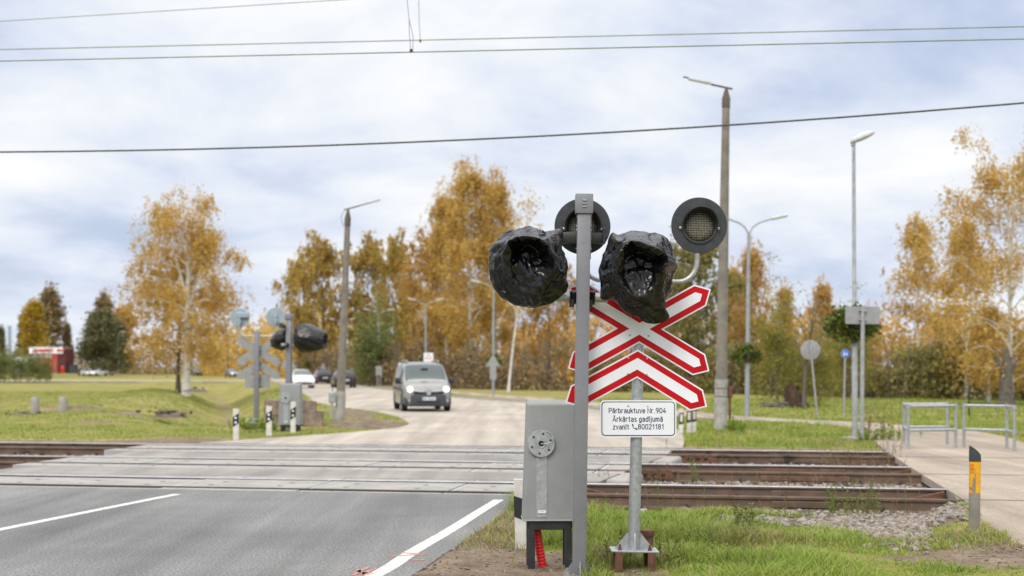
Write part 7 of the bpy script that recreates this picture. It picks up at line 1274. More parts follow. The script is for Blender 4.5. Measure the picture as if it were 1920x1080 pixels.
bln = ['narrow upright brown concrete block at the left end of the heap', 'square brown concrete block behind the far cabinet, upper left of the heap', 'long low brown concrete block at the bottom left of the heap', 'tilted brown concrete block on top at the right end of the heap', 'large brown concrete block at the bottom right of the heap', 'small brown concrete block mostly hidden behind the far cabinet']
for (p, w_, h_, d_, a), lb in zip(BL, bln):
    q = at(*p, 38.2); b = MB(); bm = bmesh.new(); bmesh.ops.create_cube(bm, size=1); 
    for v in bm.verts: v.co = Vector((v.co.x*w_, v.co.y*d_, v.co.z*h_))
    bmesh.ops.bevel(bm, geom=bm.edges[:], offset=.035, segments=2, affect='EDGES'); bmesh.ops.subdivide_edges(bm, edges=bm.edges[:], cuts=2, use_grid_fill=True)
    for v in bm.verts: v.co += Vector((random.gauss(0, .009), random.gauss(0, .009), random.gauss(0, .009)))
    b.addbm(bm); o = b.build('concrete_block', M['block'], smooth=40); o.location = q; o.rotation_euler = (0, R(a*.4), R(a)); tag(o, lb, 'concrete block', 'heap of concrete blocks')
# two short concrete stumps in the left field
for px_, lb in ((66, 'short round concrete stump in the left field, the left of two'), (118, 'short round concrete stump in the left field, the right of two')):
    q = at(px_, 776, 47.6); o = MB().lathe([(.155, -.1), (.15, .3), (.135, .56), (.12, .585), (0, .59)], None, 20).build('concrete_stump', M['concrete']); o.location = q; tag(o, lb, 'bollard', 'concrete stumps in the field')

# ------------------------------------------------------------------ poles, lamps
def pole(label, base, Y, rb_, rt, top, foot, dirx, lampL):
    x0, y0 = base; s_ = sc(Y); z0 = CAMH-(y0-HZ)*s_; Hh = (y0-top[1])*s_; lean = math.atan2((top[0]-x0)*s_, Hh)
    t = thing('street_lamp', label, 'street lamp', ((x0-960)*s_, Y, z0), 0, lean)
    b = MB().tube([(0, 0, -.3), (0, 0, Hh*.5), (0, 0, Hh)], [rb_, (rb_+rt)/2, rt], 14)
    if foot: MB().lathe([(rb_*1.06, -.3), (rb_*1.05, foot), (rb_*.9, foot)], None, 14).build('pole_foot', M['pole_foot'], t)
    b.build('concrete_pole', M['pole_concrete'], t, smooth=60)
    MB().lathe([(rt*1.15, Hh-.22), (rt*1.15, Hh+.02), (rt*.25, Hh+.32), (0, Hh+.32)], None, 14).build('pole_cap', M['bark_dark'], t)
    return t, Hh
Yp = 35.6
rp, Hr = pole('tall weathered concrete lamp pole right of the round signal light', (1351, 806), Yp, .165, .095, (1361.5, 186), 1.32, -1, 1.2)
MB().tube([(.16, 0, Hr+.27), (-.40, 0, Hr+.38)], .026, 8).tube([(-.95, 0, Hr+.53), (-1.13, 0, Hr+.565)], .02, 8).build('lamp_arm', M['black_metal'], rp)
MB().box((-.70, -.01, Hr+.46), (.60, .16, .065), Matrix.Rotation(R(11), 4, 'Y'), bev=.03, seg=2).build('lamp_head', M['lamp_head'], rp)
b = MB()
for z in (.87, 1.08): b.lathe([(.176, -.012), (.176, .012)], Matrix.Translation((0, 0, z)), 14)
b.build('strap', M['rust'], rp)
mb_ = thing('meter_box', 'rusty brown iron box strapped to the concrete pole', 'junction box', tuple(at(1369, 735, Yp-.02)))
MB().box((0, 0, 0), (.12, .12, .30), bev=.01).build('box', M['rust'], mb_); MB().tube([(-.01, 0, -.98), (-.01, 0, -.14)], .032, 8).build('riser', M['rust'], mb_); MB().tube([(0, 0, .14), (.0, 0, .24), (-.05, 0, .33), (-.11, .04, .36)], .012, 6).build('conduit', M['black_metal'], mb_)
lp, Hl_ = pole('leaning grey concrete lamp pole behind the far signal mast', (637, 788), 41.8, .145, .085, (652, 410), .9, 1, 1)
MB().tube([(-.12, 0, Hl_+.27), (.36, 0, Hl_+.42)], .022, 8).build('lamp_arm', M['black_metal'], lp)
MB().box((.66, 0, Hl_+.535), (.66, .14, .07), Matrix.Rotation(R(-18), 4, 'Y'), bev=.03, seg=2).build('lamp_head', M['lamp_head'], lp)
MB().tube([(-.13, .05, Hl_-.25), (-.22, .05, Hl_+.05), (-.12, 0, Hl_+.24)], .008, 5).build('wire', M['cable'], lp)
mb2 = thing('meter_box', 'grey cable box on a rod beside the leaning concrete pole', 'junction box', tuple(at(622.5, 745, 41.6)))
MB().box((0, 0, 0), (.20, .14, .34), bev=.03).build('box', M['galv_dull'], mb2); MB().tube([(0, 0, -.74), (0, 0, -.15)], .04, 8).build('riser', M['galv_dull'], mb2); MB().tube([(0, 0, .15), (.04, 0, .35), (.12, .02, .62)], .012, 6).build('conduit', M['black_metal'], mb2)

def double_lamp(label, loc, Hh, rz=0, lean=0):
    t = thing('street_lamp', label, 'street lamp', loc, rz, lean, 'double armed street lamps')
    MB().tube([(0, 0, 0), (0, 0, 2.2), (0, 0, Hh-1.0), (0, 0, Hh-.55)], [.085, .075, .055, .05], 12).build('pole', M['lamp_steel'], t, smooth=60)
    for sg_ in (-1, 1):
        p = [(0, 0, Hh-.75), (sg_*.03, 0, Hh-.55), (sg_*.14, 0, Hh-.36), (sg_*.34, 0, Hh-.22), (sg_*.75, 0, Hh-.08)]
        a = MB().tube(p, .03, 8).build('lamp_arm', M['lamp_steel'], t, smooth=60)
        MB().box((sg_*1.02, 0, Hh-.02), (.56, .19, .11), Matrix.Rotation(R(-sg_*13), 4, 'Y'), bev=.045, seg=3).build('lamp_head', M['lamp_head'], a, smooth=60)
    return t
dl = []
for px_, base, Y_, top_, lb, rz_ in ((1400.5, 781, 45.3, 405, 'double armed street lamp with a flower basket right of the concrete pole', 0),
                          (925, 741, 82.3, 527, 'double armed street lamp half hidden behind the left black bag', 0), (798, 730, 105, 561, 'double armed street lamp standing behind the grey van', 0),
                          (710, 724, 122, 580, 'double armed street lamp with a flower basket behind the dark hatchbacks', 4), (641, 718, 146, 598, 'double armed street lamp partly behind the leaning concrete pole', 6), (594, 714, 166, 607, 'small distant double armed street lamp above the far black bag', 8)):
    p = at(px_, base, Y_); Hh = (base-top_)*sc(Y_); z0 = p.z
    if not dl: t = double_lamp(lb, (p.x, p.y, z0), Hh, 0, R(.55)); dl.append((t, Hh))
    else: t = copy_tree(dl[0][0], (p.x, p.y, z0), R(rz_), lb); k = Hh/dl[0][1]; t.scale = (1.05, 1.05, k); t.rotation_euler.y = R(.1)
# single lamp on the right
q = at(1603, 821, 30.9); t = thing('street_lamp', 'single armed street lamp with a large flower basket on the right', 'street lamp', q, 0, R(-.25)); Hs = (821-268)*sc(30.9)
MB().tube([(0, 0, 0), (0, 0, 2.3), (0, 0, 2.35), (0, 0, Hs)], [.068, .066, .046, .038], 14).build('pole', M['galv_dull'], t, smooth=30)
b = MB(); bm = bmesh.new(); bmesh.ops.create_uvsphere(bm, u_segments=14, v_segments=8, radius=1)
for v in bm.verts: v.co = Vector((v.co.x*.31*(1), v.co.y*.15*(1-.25*(v.co.x > 0)), v.co.z*(.11 if v.co.z > 0 else .06)))
bm.transform(Matrix.Translation((.20, 0, Hs+.12)) @ Matrix.Rotation(R(-23), 4, 'Y')); b.addbm(bm); b.build('lamp_head', M['lamp_head'], t, smooth=60)
MB().box((-.01, 0, Hs+.0), (.09, .09, .16), bev=.02).build('lamp_bracket', M['galv_dull'], t)
MB().box((0, 0, -.02), (.5, .4, .1), bev=.03).build('footing', M['concrete'], t)
# small distant lamps by the kiosk and side street
single = None
for px_, top_, base, Y_, sg_, lb in ((221, 622, 702, 262, 1, 'thin distant street lamp left of the big birch'), (203, 645, 699, 275, -1, 'distant street lamp behind the white cars, right one'), (195, 645, 699, 290, -1, 'distant street lamp behind the white cars, middle one'), (186, 643, 699, 300, -1, 'distant street lamp behind the white cars, left one'), (92, 628, 699, 262, 1, 'distant street lamp rising behind the red kiosk'), (8, 641, 700, 300, 1, 'distant street lamp at the left edge of the photo')):
    p = at(px_, base, Y_); Hh = (base-top_)*sc(Y_)
    if single is None:
        single = thing('street_lamp', lb, 'street lamp', p, 0, 0, 'distant single street lamps'); 
        MB().tube([(0, 0, 0), (0, 0, .80), (.06/8, 0, .95), (.4/8, 0, .995)], [.018, .013, .010, .009], 8).build('pole', M['lamp_steel'], single, smooth=60)
        MB().box((.9/8, 0, 1.0), (.13, .03, .022), bev=.008).build('lamp_head', M['lamp_head'], single); t = single
    else: t = copy_tree(single, p, 0 if sg_ > 0 else math.pi, lb)
    t.scale = (Hh, Hh, Hh)

# ------------------------------------------------------------------ flower baskets
def leaf_quads(P, size, rg, elong=1.5):
    n = len(P); a = rg.normal(size=(n, 3)); a /= np.linalg.norm(a, axis=1)[:, None]; b_ = np.cross(a, rg.normal(size=(n, 3))); b_ /= np.linalg.norm(b_, axis=1)[:, None]+1e-9
    s_ = size*rg.uniform(.55, 1.35, n)[:, None]; a = a*s_*elong/2; b_ = b_*s_/2
    V = np.stack([P-a, P-a*.1+b_, P+a, P-a*.1-b_], 1).reshape(-1, 3); F = np.arange(4*n).reshape(-1, 4); return V, F
M['basket_leaf'] = leafmat('basket_leaves', [(.05, .085, .015), (.09, .14, .025), (.15, .19, .035), (.20, .20, .05)], .25, 2)
M['flower_red'] = leafmat('red_flowers', [(.55, .03, .02), (.70, .08, .03), (.60, .10, .16)], .3, 3)
def basket(label, c, rx_, rz_, k, leaf, flow=True, seed=0):
    rg = np.random.default_rng(100+seed); t = thing('flower_basket', label, 'flower basket', c, 0, 0, 'flower baskets on lamp posts')
    d = rg.normal(size=(k, 3)); d /= np.linalg.norm(d, axis=1)[:, None]; rad = rg.uniform(.35, 1, k)**.5; bl_ = 1+.6*(fbm(d[:, 0]*2+seed, d[:, 1]*2+d[:, 2], 1.6, seed)-.5)*2
    P = d*(rad*bl_)[:, None]*np.array([rx_, rx_*.55, rz_]); P[:, 2] -= np.abs(P[:, 0])*.12
    V, F = leaf_quads(P, leaf, rg, 1.3); link_mesh('foliage', np_mesh('foliage', V, F, M['basket_leaf']), t)
    MB().lathe([(rx_*.25, -rz_*.85), (rx_*.5, -rz_*.4), (rx_*.55, -rz_*.1)], None, 14).build('bowl', M['black_metal'], t)
    if flow:
        n = max(12, int(k*.014)); d = rg.normal(size=(n, 3)); d /= np.linalg.norm(d, axis=1)[:, None]; P = d*np.array([rx_*1.06, rx_*.6, rz_*1.05])*rg.uniform(.9, 1.08, n)[:, None]; P[:, 2] -= np.abs(P[:, 0])*.12
        P = np.repeat(P, 5, 0)+rg.normal(size=(n*5, 3))*leaf*.3; V, F = leaf_quads(P, leaf*.6, rg, 1); link_mesh('flowers', np_mesh('flowers', V, F, M['flower_red']), t)
basket('large flower basket behind the blank rectangular sign back', at(1602, 603, 30.9), .62, .40, 2600, .065, True, 1)
basket('round flower basket on the lamp post right of the concrete pole', at(1402, 661, 45.3), .54, .33, 1500, .075, True, 2)
basket('dark green basket on the lamp post left of the white birch trunk', at(925, 676, 82.3), .52, .42, 500, .11, False, 3)
basket('green basket behind the square sign above the van', at(796, 676, 105), .55, .42, 400, .13, False, 4)
basket('dark green basket above the grey notice left of the van', at(709, 670, 122), .50, .34, 400, .13, False, 5)
basket('dark basket behind the leaning concrete pole', at(643, 677, 146), .5, .36, 300, .15, False, 6)
basket('dark basket just right of the far grey mast', at(577, 683, 152), .52, .36, 300, .15, False, 7)

# ------------------------------------------------------------------ signs
def sign_post(t, h, r=.03, mat_='galv_dull'): MB().tube([(0, 0, 0), (0, 0, h)], r, 10).build('post', M[mat_], t, smooth=60)
q = at(1616, 822, 30.3); t = thing('road_sign', 'blank grey back of a wide rectangular sign beside the single lamp', 'road sign', q, 0, R(.4)); h = (822-574)*sc(30.3)
sign_post(t, h, .046); o = MB().prism(rrect(65*sc(30.3), 33*sc(30.3), .04), .012, Matrix.Translation((.01, .045, h-.20))).build('panel', M['sign_back'], t, smooth=None)
MB().box((0, .0, h-.1), (.16, .09, .03), bev=.004).box((0, .0, h-.3), (.16, .09, .03), bev=.004).build('clip', M['galv'], t)
q = at(1533, 786, 43.8); t = thing('road_sign', 'pale grey back of a round sign on a leaning pole', 'road sign', q, 0, R(-5.6)); h = (786-638)*sc(43.8)
sign_post(t, h+.02, .032); MB().lathe([(.315, 0), (.32, .008), (.3, .014), (0, .014)], Matrix.Translation((0, .05, h-.30)) @ Matrix.Rotation(R(90), 4, 'X'), 32).build('panel', M['sign_back'], t)
q = at(1582, 785, 44.5); t = thing('road_sign', 'small round blue sign with white walking figures', 'road sign', q, 0, R(1.2)); h = (785-655)*sc(44.5)
sign_post(t, h, .03); Mx = Matrix.Translation((0, -.04, h-.14)) @ Matrix.Rotation(R(90), 4, 'X')
o = MB().lathe([(.142, -.006), (.142, .004), (0, .004)], Mx, 28).build('panel', M['white_sheet'], t); MB().lathe([(.136, .003), (.136, .007), (0, .007)], Mx, 28).build('blue_field', M['blue_sign'], o)
b = MB()
for fx, k in ((-.045, 1.0), (.042, .8)):
    b.lathe([(.017*k, .0), (.017*k, .010), (0, .010)], Mx @ Matrix.Translation((fx, .062*k, 0)), 10)
    b.prism([(fx-.018*k, .04*k), (fx+.018*k, .04*k), (fx+.020*k, -.01), (fx+.035*k, -.075*k), (fx+.018*k, -.078*k), (fx, -.03*k), (fx-.02*k, -.078*k), (fx-.036*k, -.075*k), (fx-.02*k, -.01)], .003, Matrix.Translation((0, -.0505, h-.14)))
b.build('walking_figures', M['white_sheet'], o, smooth=None)
def tri_sign(label, px_, top_, bot, Y_, w_, base, grp=None):
    s_ = sc(Y_); q = at(px_, base, Y_); t = thing('road_sign', label, 'road sign', q, 0, 0, grp); h = (base-top_)*s_
    sign_post(t, h, .045); hh = (bot-top_)*s_; MB().prism([(-w_*s_/2, h-hh), (w_*s_/2, h-hh), (0, h)], .012, Matrix.Translation((0, -.06, 0))).build('panel', M['sign_back'], t, smooth=None); return t, h, s_
t, h, s_ = tri_sign('grey triangular sign back above a plate left of the white birch trunk', 924.5, 664, 687, 79, 28, 744)
MB().prism(rrect(12*s_, 25*s_, .03), .012, Matrix.Translation((0, -.06, h-35.5*s_))).build('plate', M['sign_back'], t, smooth=None)
tri_sign('grey triangular sign back beside the far grey mast', 541, 661, 690, 110, 30, 722)
tri_sign('small grey triangular sign back above the parked traffic', 606, 680, 694, 140, 13, 718)
q = at(710.5, 728, 113); t = thing('road_sign', 'grey rectangular notice back on two legs at the verge', 'road sign', q); s_ = sc(113)
for x in (-.14, .16): MB().tube([(x, 0, 0), (x, 0, 1.6)], .04, 8).build('post', M['galv_dull'], t)
MB().prism(rrect(12*s_, 17*s_, .03), .012, Matrix.Translation((.0, -.05, 33*s_))).build('panel', M['sign_back'], t, smooth=None)
q = at(803.5, 727, 100); t = thing('road_sign', 'square white sign with a pale red triangle above the van roof', 'road sign', q); s_ = sc(100); h = (727-661)*s_
sign_post(t, h, .05); Mx = Matrix.Translation((0, -.06, h-11*s_)); o = MB().prism(rrect(18*s_, 21*s_, .04), .012, Mx).build('panel', M['white_sheet'], t, smooth=None)
b = MB()
for (x0, z0), (x1, z1) in (((-.2, -.02), (0, .30)), ((0, .30), (.2, -.02)), ((.2, -.02), (-.2, -.02))):
    d = Vector((x1-x0, z1-z0)).normalized(); b.prism([(x0-d.y*.03, z0+d.x*.03), (x1-d.y*.03, z1+d.x*.03), (x1+d.y*.03, z1-d.x*.03), (x0+d.y*.03, z0-d.x*.03)], .004, Matrix.Translation((0, -.064, h-11*s_)))
M['faded_red'] = pm('faded_red_print', (.62, .30, .27), None, 9, .5); b.build('triangle', M['faded_red'], o, smooth=None)
MB().box((0, -.064, h-18*s_), (.36, .004, .05)).build('text_bar', M['grey_box'], o)
q = at(761, 728, 103); t = thing('road_sign', 'small white rectangular direction sign behind the van roof', 'road sign', q); s_ = sc(103)
sign_post(t, 40*s_, .045); o = MB().prism(rrect(27*s_, 10*s_, .03), .012, Matrix.Translation((0, -.06, 43*s_))).build('panel', M['white_sheet'], t, smooth=None)
MB().box((-.1, -.064, 43*s_), (.6, .004, .07)).build('text_bar', M['grey_box'], o)

# ------------------------------------------------------------------ pipe barriers on the footpath
def barrier(label, posts, rails, grp='pipe barriers on the footpath'):
    o0 = gp(*posts[0]); t = thing('pipe_barrier', label, 'barrier', (o0[0], o0[1], -.02), 0, 0, grp); P_ = [Vector((*gp(*p), 0))-Vector((*o0, 0)) for p in posts]; h = .86; r = .030
    for p in P_:
        o = MB().tube([p+Vector((0, 0, -.1)), p+Vector((0, 0, h))], r, 12).build('post', M['galv'], t, smooth=60)
        for z in (h, h*.44): MB().lathe([(r*1.35, -.045), (r*1.35, .045)], Matrix.Translation(p+Vector((0, 0, z))), 12).build('pipe_fitting', M['galv_dull'], o, smooth=40)
    for a, b_ in rails:
        for z, nm in ((h, 'top_rail'), (h*.44, 'middle_rail')): MB().tube([P_[a]+Vector((0, 0, z)), P_[b_]+Vector((0, 0, z))], r, 12).build(nm, M['galv'], t, smooth=60)
    return t
barrier('galvanised pipe barrier on the path, left one with two frames close together', [(1703, 841), (1792, 839), (1776, 832), (1695, 833)], [(0, 1), (2, 3), (0, 3)])
barrier('galvanised pipe barrier on the path, right one with a short return', [(1807.5, 838), (1888, 841), (1902, 845)], [(0, 1), (1, 2)])
# green wire mesh fence on the far right
q = at(1817, 786, 46); t = thing('mesh_fence', 'thin green wire mesh fence behind the right barrier', 'fence', q)
for k in range(5): MB().tube([(k*2.5, 0, -.1), (k*2.5, 0, 1.05)], .03, 8).build('post', M['green_metal'], t)
b = MB()
for k in range(50): b.box((k*.2+.1, 0, .52), (.006, .006, 1.0))
for z in np.arange(.05, 1.05, .2): b.box((5, 0, z), (10, .006, .008))
b.build('mesh_panel', M['green_metal'], t, smooth=None)

# ------------------------------------------------------------------ overhead wires
def wire_pts(p0, p1, n0, x0=-70, x1=60, sag=0.0, m=60):
    """through two photo pixels, running parallel with the tracks at distance n0 across them"""
    def on(px_, py_):
        # Y where the ray in the ground plane meets the line n = n0
        k = (px_-960)/FPX; Y_ = n0/(TN[0]*k+TN[1]); return at(px_, py_, Y_)
    A, B = on(*p0), on(*p1); d = B-A; o = []
    ta, tb = (x0-A.x)/d.x, (x1-A.x)/d.x
    for i in range(m+1):
        t_ = ta+(tb-ta)*i/m; p = A+d*t_; p.z += sag*(t_*(t_-1)); o.append(p)
    return o
wl = ['lower of the two close thin overhead wires crossing the sky', 'upper of the two close thin overhead wires crossing the sky', 'thin overhead wire in the top left corner of the sky']
W = [wire_pts((0, 114.5), (1920, 73), 19.0, -70, 60), wire_pts((0, 93), (1920, 50), 22.3), wire_pts((0, 40), (650, -1), 22.4)]
for p, lb, r in zip(W, wl, (.0085, .0085, .006)): tag(MB().tube(p, r, 6).build('overhead_wire', M['wire'], smooth=60), lb, 'wire', 'overhead wires')
c_ = wire_pts((0, 285), (1920, 193), 20.3, -70, 60); A0, B0 = c_[0], c_[-1]
# the thick cable hangs in a curve between poles outside the frame
pts = []
def on2(px_, py_): k = (px_-960)/FPX; Y_ = 20.3/(TN[0]*k+TN[1]); return at(px_, py_, Y_)
Q = [on2(0, 285), on2(960, 258), on2(1920, 193)]; xs = np.array([q.x for q in Q]); zs = np.array([q.z for q in Q]); co = np.polyfit(xs, zs, 2)
for x in np.linspace(-30, 45, 70): k_ = (20.3-TN[0]*x)/TN[1]; pts.append((x, k_, float(np.polyval(co, x))))
tag(MB().tube(pts, .0135, 8).build('overhead_cable', M['cable'], smooth=60), 'thick black cable sagging across the sky above the bagged lights', 'cable')
def drop(p0, p1, n0): 
    def on(px_, py_): k = (px_-960)/FPX; Y_ = n0/(TN[0]*k+TN[1]); return at(px_, py_, Y_)
    return on(*p0), on(*p1)
t = thing('wire_hanger', 'forked hanger wire joining the lower thin wire above', 'wire hanger', drop((771, 97), (0, 0), 19.0)[0]); o0 = t.location
a, b1 = drop((770, 97), (767, 35), 19.0); c1 = drop((774, 97), (0, 0), 19.0)[0]; d1 = drop((757, -60), (0, 0), 19.0)[0]
MB().tube([a-o0, drop((767.5, 60), (0, 0), 19.0)[0]-o0, b1-o0], .0055, 5).tube([c1-o0, drop((774.5, 68), (0, 0), 19.0)[0]-o0, b1-o0], .0055, 5).tube([b1-o0, d1-o0], .0055, 5).build('wire', M['wire_thin'], t)
MB().box((.0, 0, .015), (.04, .03, .05), bev=.006).build('clamp', M['oil'], t)
t = thing('wire_hanger', 'single hanger wire joining the upper thin wire above', 'wire hanger', drop((788, 78), (0, 0), 22.3)[0]); o0 = t.location
MB().tube([Vector((0, 0, 0)), drop((786, 40), (0, 0), 22.3)[0]-o0, drop((784, -40), (0, 0), 22.3)[0]-o0], .006, 5).build('wire', M['wire_thin'], t)
MB().box((0, 0, .012), (.03, .03, .05), bev=.006).build('clamp', M['oil'], t)
# ------------------------------------------------------------------ vehicles
class Car:
    """a body lofted through stations (y, z_bottom, z_belt, z_top, w_bottom, w_belt, w_top, crown); front towards -y"""
    def __init__(s, st):
        s.st = np.array(st, float)
    def row(s, u):
        i = int(min(max(math.floor(u), 0), len(s.st)-2)); f = u-i; y, zb, zl, zt, wb, wl, wt, cr = s.st[i]*(1-f)+s.st[i+1]*f
        L_ = [(wb*.88, zb), (wb, zb+.09), (wl*1.0, zb+(zl-zb)*.62), (wl*.985, zl), (wl*.4+wt*.6, zl+(zt-zl)*.58), (wt*1.0, zt-(zt-zl)*.10-.012), (wt*.80, zt+cr*.4), (wt*.4, zt+cr*.85), (0, zt+cr)]
        return [Vector((x, y, z)) for x, z in L_]+[Vector((-x, y, z)) for x, z in L_[-2::-1]]
    def S(s, u, v):
        r_ = s.row(u); j = int(min(max(math.floor(v), 0), len(r_)-2)); f = v-j; return r_[j]*(1-f)+r_[j+1]*f
    def body(s, sub=3):
        us = np.linspace(0, len(s.st)-1, (len(s.st)-1)*sub+1); rows = [s.row(u) for u in us]; k = len(rows[0]); b = MB(); b.v = [tuple(p) for r_ in rows for p in r_]
        for i in range(len(rows)-1):
            for j in range(k-1): b.f.append((i*k+j, i*k+j+1, (i+1)*k+j+1, (i+1)*k+j))
            b.f.append((i*k+k-1, i*k, (i+1)*k, (i+1)*k+k-1))
        b.f += [tuple(range(k)), tuple((len(rows)-1)*k+j for j in range(k-1, -1, -1))]; b.m = [0]*len(b.f); return b
    def panel(s, u0, u1, v0, v1, off=.008, n=8, m=10, b=None, taper=(0, 0)):
        b = b or MB(); vs, fs = [], []
        for i in range(n+1):
            for j in range(m+1):
                fi, fj = i/n, j/m; v = v0+(v1-v0)*fj; lo = u0+taper[0]*fj; hi = u1+taper[1]*fj; u = lo+(hi-lo)*fi
                p = s.S(u, v); e = 1e-2; du = s.S(min(u+e, len(s.st)-1), v)-s.S(max(u-e, 0), v); dv = s.S(u, min(v+e, 16))-s.S(u, max(v-e, 0)); nn = dv.cross(du)
                nn = nn.normalized() if nn.length > 1e-9 else Vector((0, 0, 1))
                c = Vector((0, p.y*.3, .8))
                if nn.dot(p-c) < 0: nn = -nn
                vs.append(p+nn*off)
        for i in range(n):
            for j in range(m): fs.append((i*(m+1)+j, i*(m+1)+j+1, (i+1)*(m+1)+j+1, (i+1)*(m+1)+j))
        b.add(vs, fs); return b
def wheel(t, x, y, r, w_=.2):
    sg_ = 1 if x > 0 else -1; Mx = Matrix.Translation((x, y, r)) @ Matrix.Rotation(R(90)*sg_, 4, 'Y')
    o = MB().lathe([(r*.62, -w_/2), (r*.95, -w_/2), (r, -w_/2+.03), (r, w_/2-.03), (r*.95, w_/2), (r*.62, w_/2), (r*.62, -w_/2)], Mx, 28).build('wheel', M['rubber'], t, smooth=40)
    b = MB().lathe([(r*.62, w_/2-.02), (r*.56, w_/2-.05), (r*.14, w_/2-.03), (0, w_/2-.02)], Mx, 24); b.build('rim', M['chrome'], o)
def arch(b, x, y, r, w_=.03):
    sg_ = 1 if x > 0 else -1; vs, fs = [], []; n = 18
    for i in range(n+1):
        a = R(-6+192*i/n)
        vs += [(x+sg_*.004, y+r*1.16*math.cos(a), r+r*1.16*math.sin(a)), (x-sg_*.18, y+r*1.16*math.cos(a), r+r*1.16*math.sin(a))]
    vs.append((x+sg_*.004, y, r*.6)); c_ = len(vs)-1
    for i in range(n): fs.append((2*i, 2*i+2, 2*i+3, 2*i+1)); fs.append((c_, 2*i, 2*i+2))
    b.add(vs, fs)
# the grey van
Yv = 50.0; pv = at(802, 772, Yv)
van = thing('van', 'grey van with headlights on coming towards the crossing', 'van', (pv.x-.36, Yv+2.08, -.002), R(10.5))
VS = [(-2.13, .30, .52, .60, .58, .66, .60, .01), (-2.08, .22, .60, .78, .72, .76, .66, .02), (-1.98, .20, .74, .93, .82, .84, .72, .03), (-1.80, .20, .88, 1.00, .87, .88, .76, .035), (-1.42, .20, 1.00, 1.09, .89, .90, .78, .04), (-1.16, .20, 1.04, 1.26, .90, .905, .80, .035),
      (-.86, .20, 1.07, 1.52, .90, .91, .775, .04), (-.62, .20, 1.09, 1.70, .90, .912, .755, .045), (-.30, .20, 1.10, 1.775, .90, .914, .75, .05), (.4, .20, 1.10, 1.80, .90, .914, .75, .05), (1.3, .20, 1.10, 1.79, .90, .912, .75, .05), (1.95, .22, 1.09, 1.75, .88, .90, .74, .04), (2.08, .28, 1.05, 1.66, .84, .87, .72, .03), (2.13, .36, 1.0, 1.50, .80, .84, .70, .01)]
cv = Car(VS); cv.body().build('body', M['van_paint'], van, smooth=38)
cv.panel(4.45, 6.95, 5.25, 10.75, .010, 8, 16).build('windscreen', M['windscreen'], van, smooth=60)
for v0, v1 in ((3.25, 4.75), (12.75, 11.25)):
    for u0, u1, tp_ in ((5.7, 8.5, (.75, 0)), (8.75, 9.7, (0, 0)), (9.85, 10.8, (0, 0))): cv.panel(u0, u1, v0, v1, .008, 6, 4, taper=tp_).build('side_window', M['carglass'], van, smooth=60)
b = MB(); cv.panel(0.05, 2.7, 0.2, 1.85, .012, 8, 6, b); cv.panel(.05, 2.7, 14.15, 15.8, .012, 8, 6, b)
b.box((0, -2.13, .43), (1.30, .10, .42), bev=.05, seg=3).box((0, -2.10, .26), (1.5, .12, .14), bev=.04, seg=2); b.build('front_bumper', M['van_bumper'], van, smooth=50)
MB().box((0, -2.175, .36), (.84, .03, .11), bev=.01).box((0, -2.135, .70), (1.10, .05, .10), bev=.02).build('grille', M['black_metal'], van)
for sx_ in (-1, 1):
    h_ = MB(); cv.panel(1.35, 3.3, 3.05 if sx_ > 0 else 12.95, 5.6 if sx_ > 0 else 10.4, .012, 6, 6, h_); 
    o = MB(); bm = bmesh.new(); bmesh.ops.create_uvsphere(bm, u_segments=16, v_segments=10, radius=1)
    for v in bm.verts: v.co = Vector((v.co.x*.165, v.co.y*.12, v.co.z*.115))
    bm.transform(Matrix.Translation((sx_*.665, -1.965, .815)) @ Matrix.Rotation(R(sx_*14), 4, 'Y')); o.addbm(bm); hl = o.build('headlight', M['chrome'], van, smooth=60)
    bm = bmesh.new(); bmesh.ops.create_uvsphere(bm, u_segments=14, v_segments=8, radius=.105); bm.transform(Matrix.Translation((sx_*.665, -2.035, .815))); MB().addbm(bm).build('bulb', M['head'], hl, smooth=60)
    MB().tube([(sx_*.55, -2.11, .775), (sx_*.30, -2.15, .745), (sx_*.12, -2.165, .745)], .022, 8).build('grille_bar', M['chrome'], van, smooth=60)
    MB().lathe([(.055, 0), (.05, .02), (0, .026)], Matrix.Translation((sx_*.70, -2.10, .40)) @ Matrix.Rotation(R(90), 4, 'X'), 14).build('fog_light', M['chrome'], van)
    m_ = MB().box((sx_*1.02, -1.02, 1.13), (.20, .13, .23), bev=.06, seg=3).box((sx_*.93, -1.02, 1.05), (.12, .06, .06), bev=.015); m_.build('wing_mirror', M['blackplastic'], van, smooth=60)
    MB().tube([(sx_*.60, -.35, 1.80), (sx_*.60, -.25, 1.875), (sx_*.60, .9, 1.89), (sx_*.60, 1.7, 1.86), (sx_*.60, 1.8, 1.78)], .026, 8).build('roof_rail', M['silver_car'], van, smooth=60)
    MB().tube([(sx_*.5-.25, -1.37, 1.115), (sx_*.35-.5+.3, -1.15, 1.275)], .012, 5).build('wiper', M['blackplastic'], van)
    b = MB(); cv.panel(3.0, 11.0, 2.05 if sx_ > 0 else 13.95, 2.35 if sx_ > 0 else 13.65, .012, 12, 2, b); b.build('side_moulding', M['van_bumper'], van)
    o = MB(); cv.panel(8.48, 8.54, 2.4 if sx_ > 0 else 13.6, 4.8 if sx_ > 0 else 11.2, .009, 2, 6, o); o.build('door_gap', M['blackplastic'], van)
    for y_ in (-1.28, 1.42): wheel(van, sx_*.80, y_, .315); ab = MB(); arch(ab, sx_*.905, y_, .315); ab.build('wheel_arch', M['blackplastic'], van)
em = MB().prism([(0, .145), (.075, .09), (.10, 0), (.075, -.09), (0, -.145), (-.075, -.09), (-.10, 0), (-.075, .09)], .03, Matrix.Translation((0, -2.20, .735)))
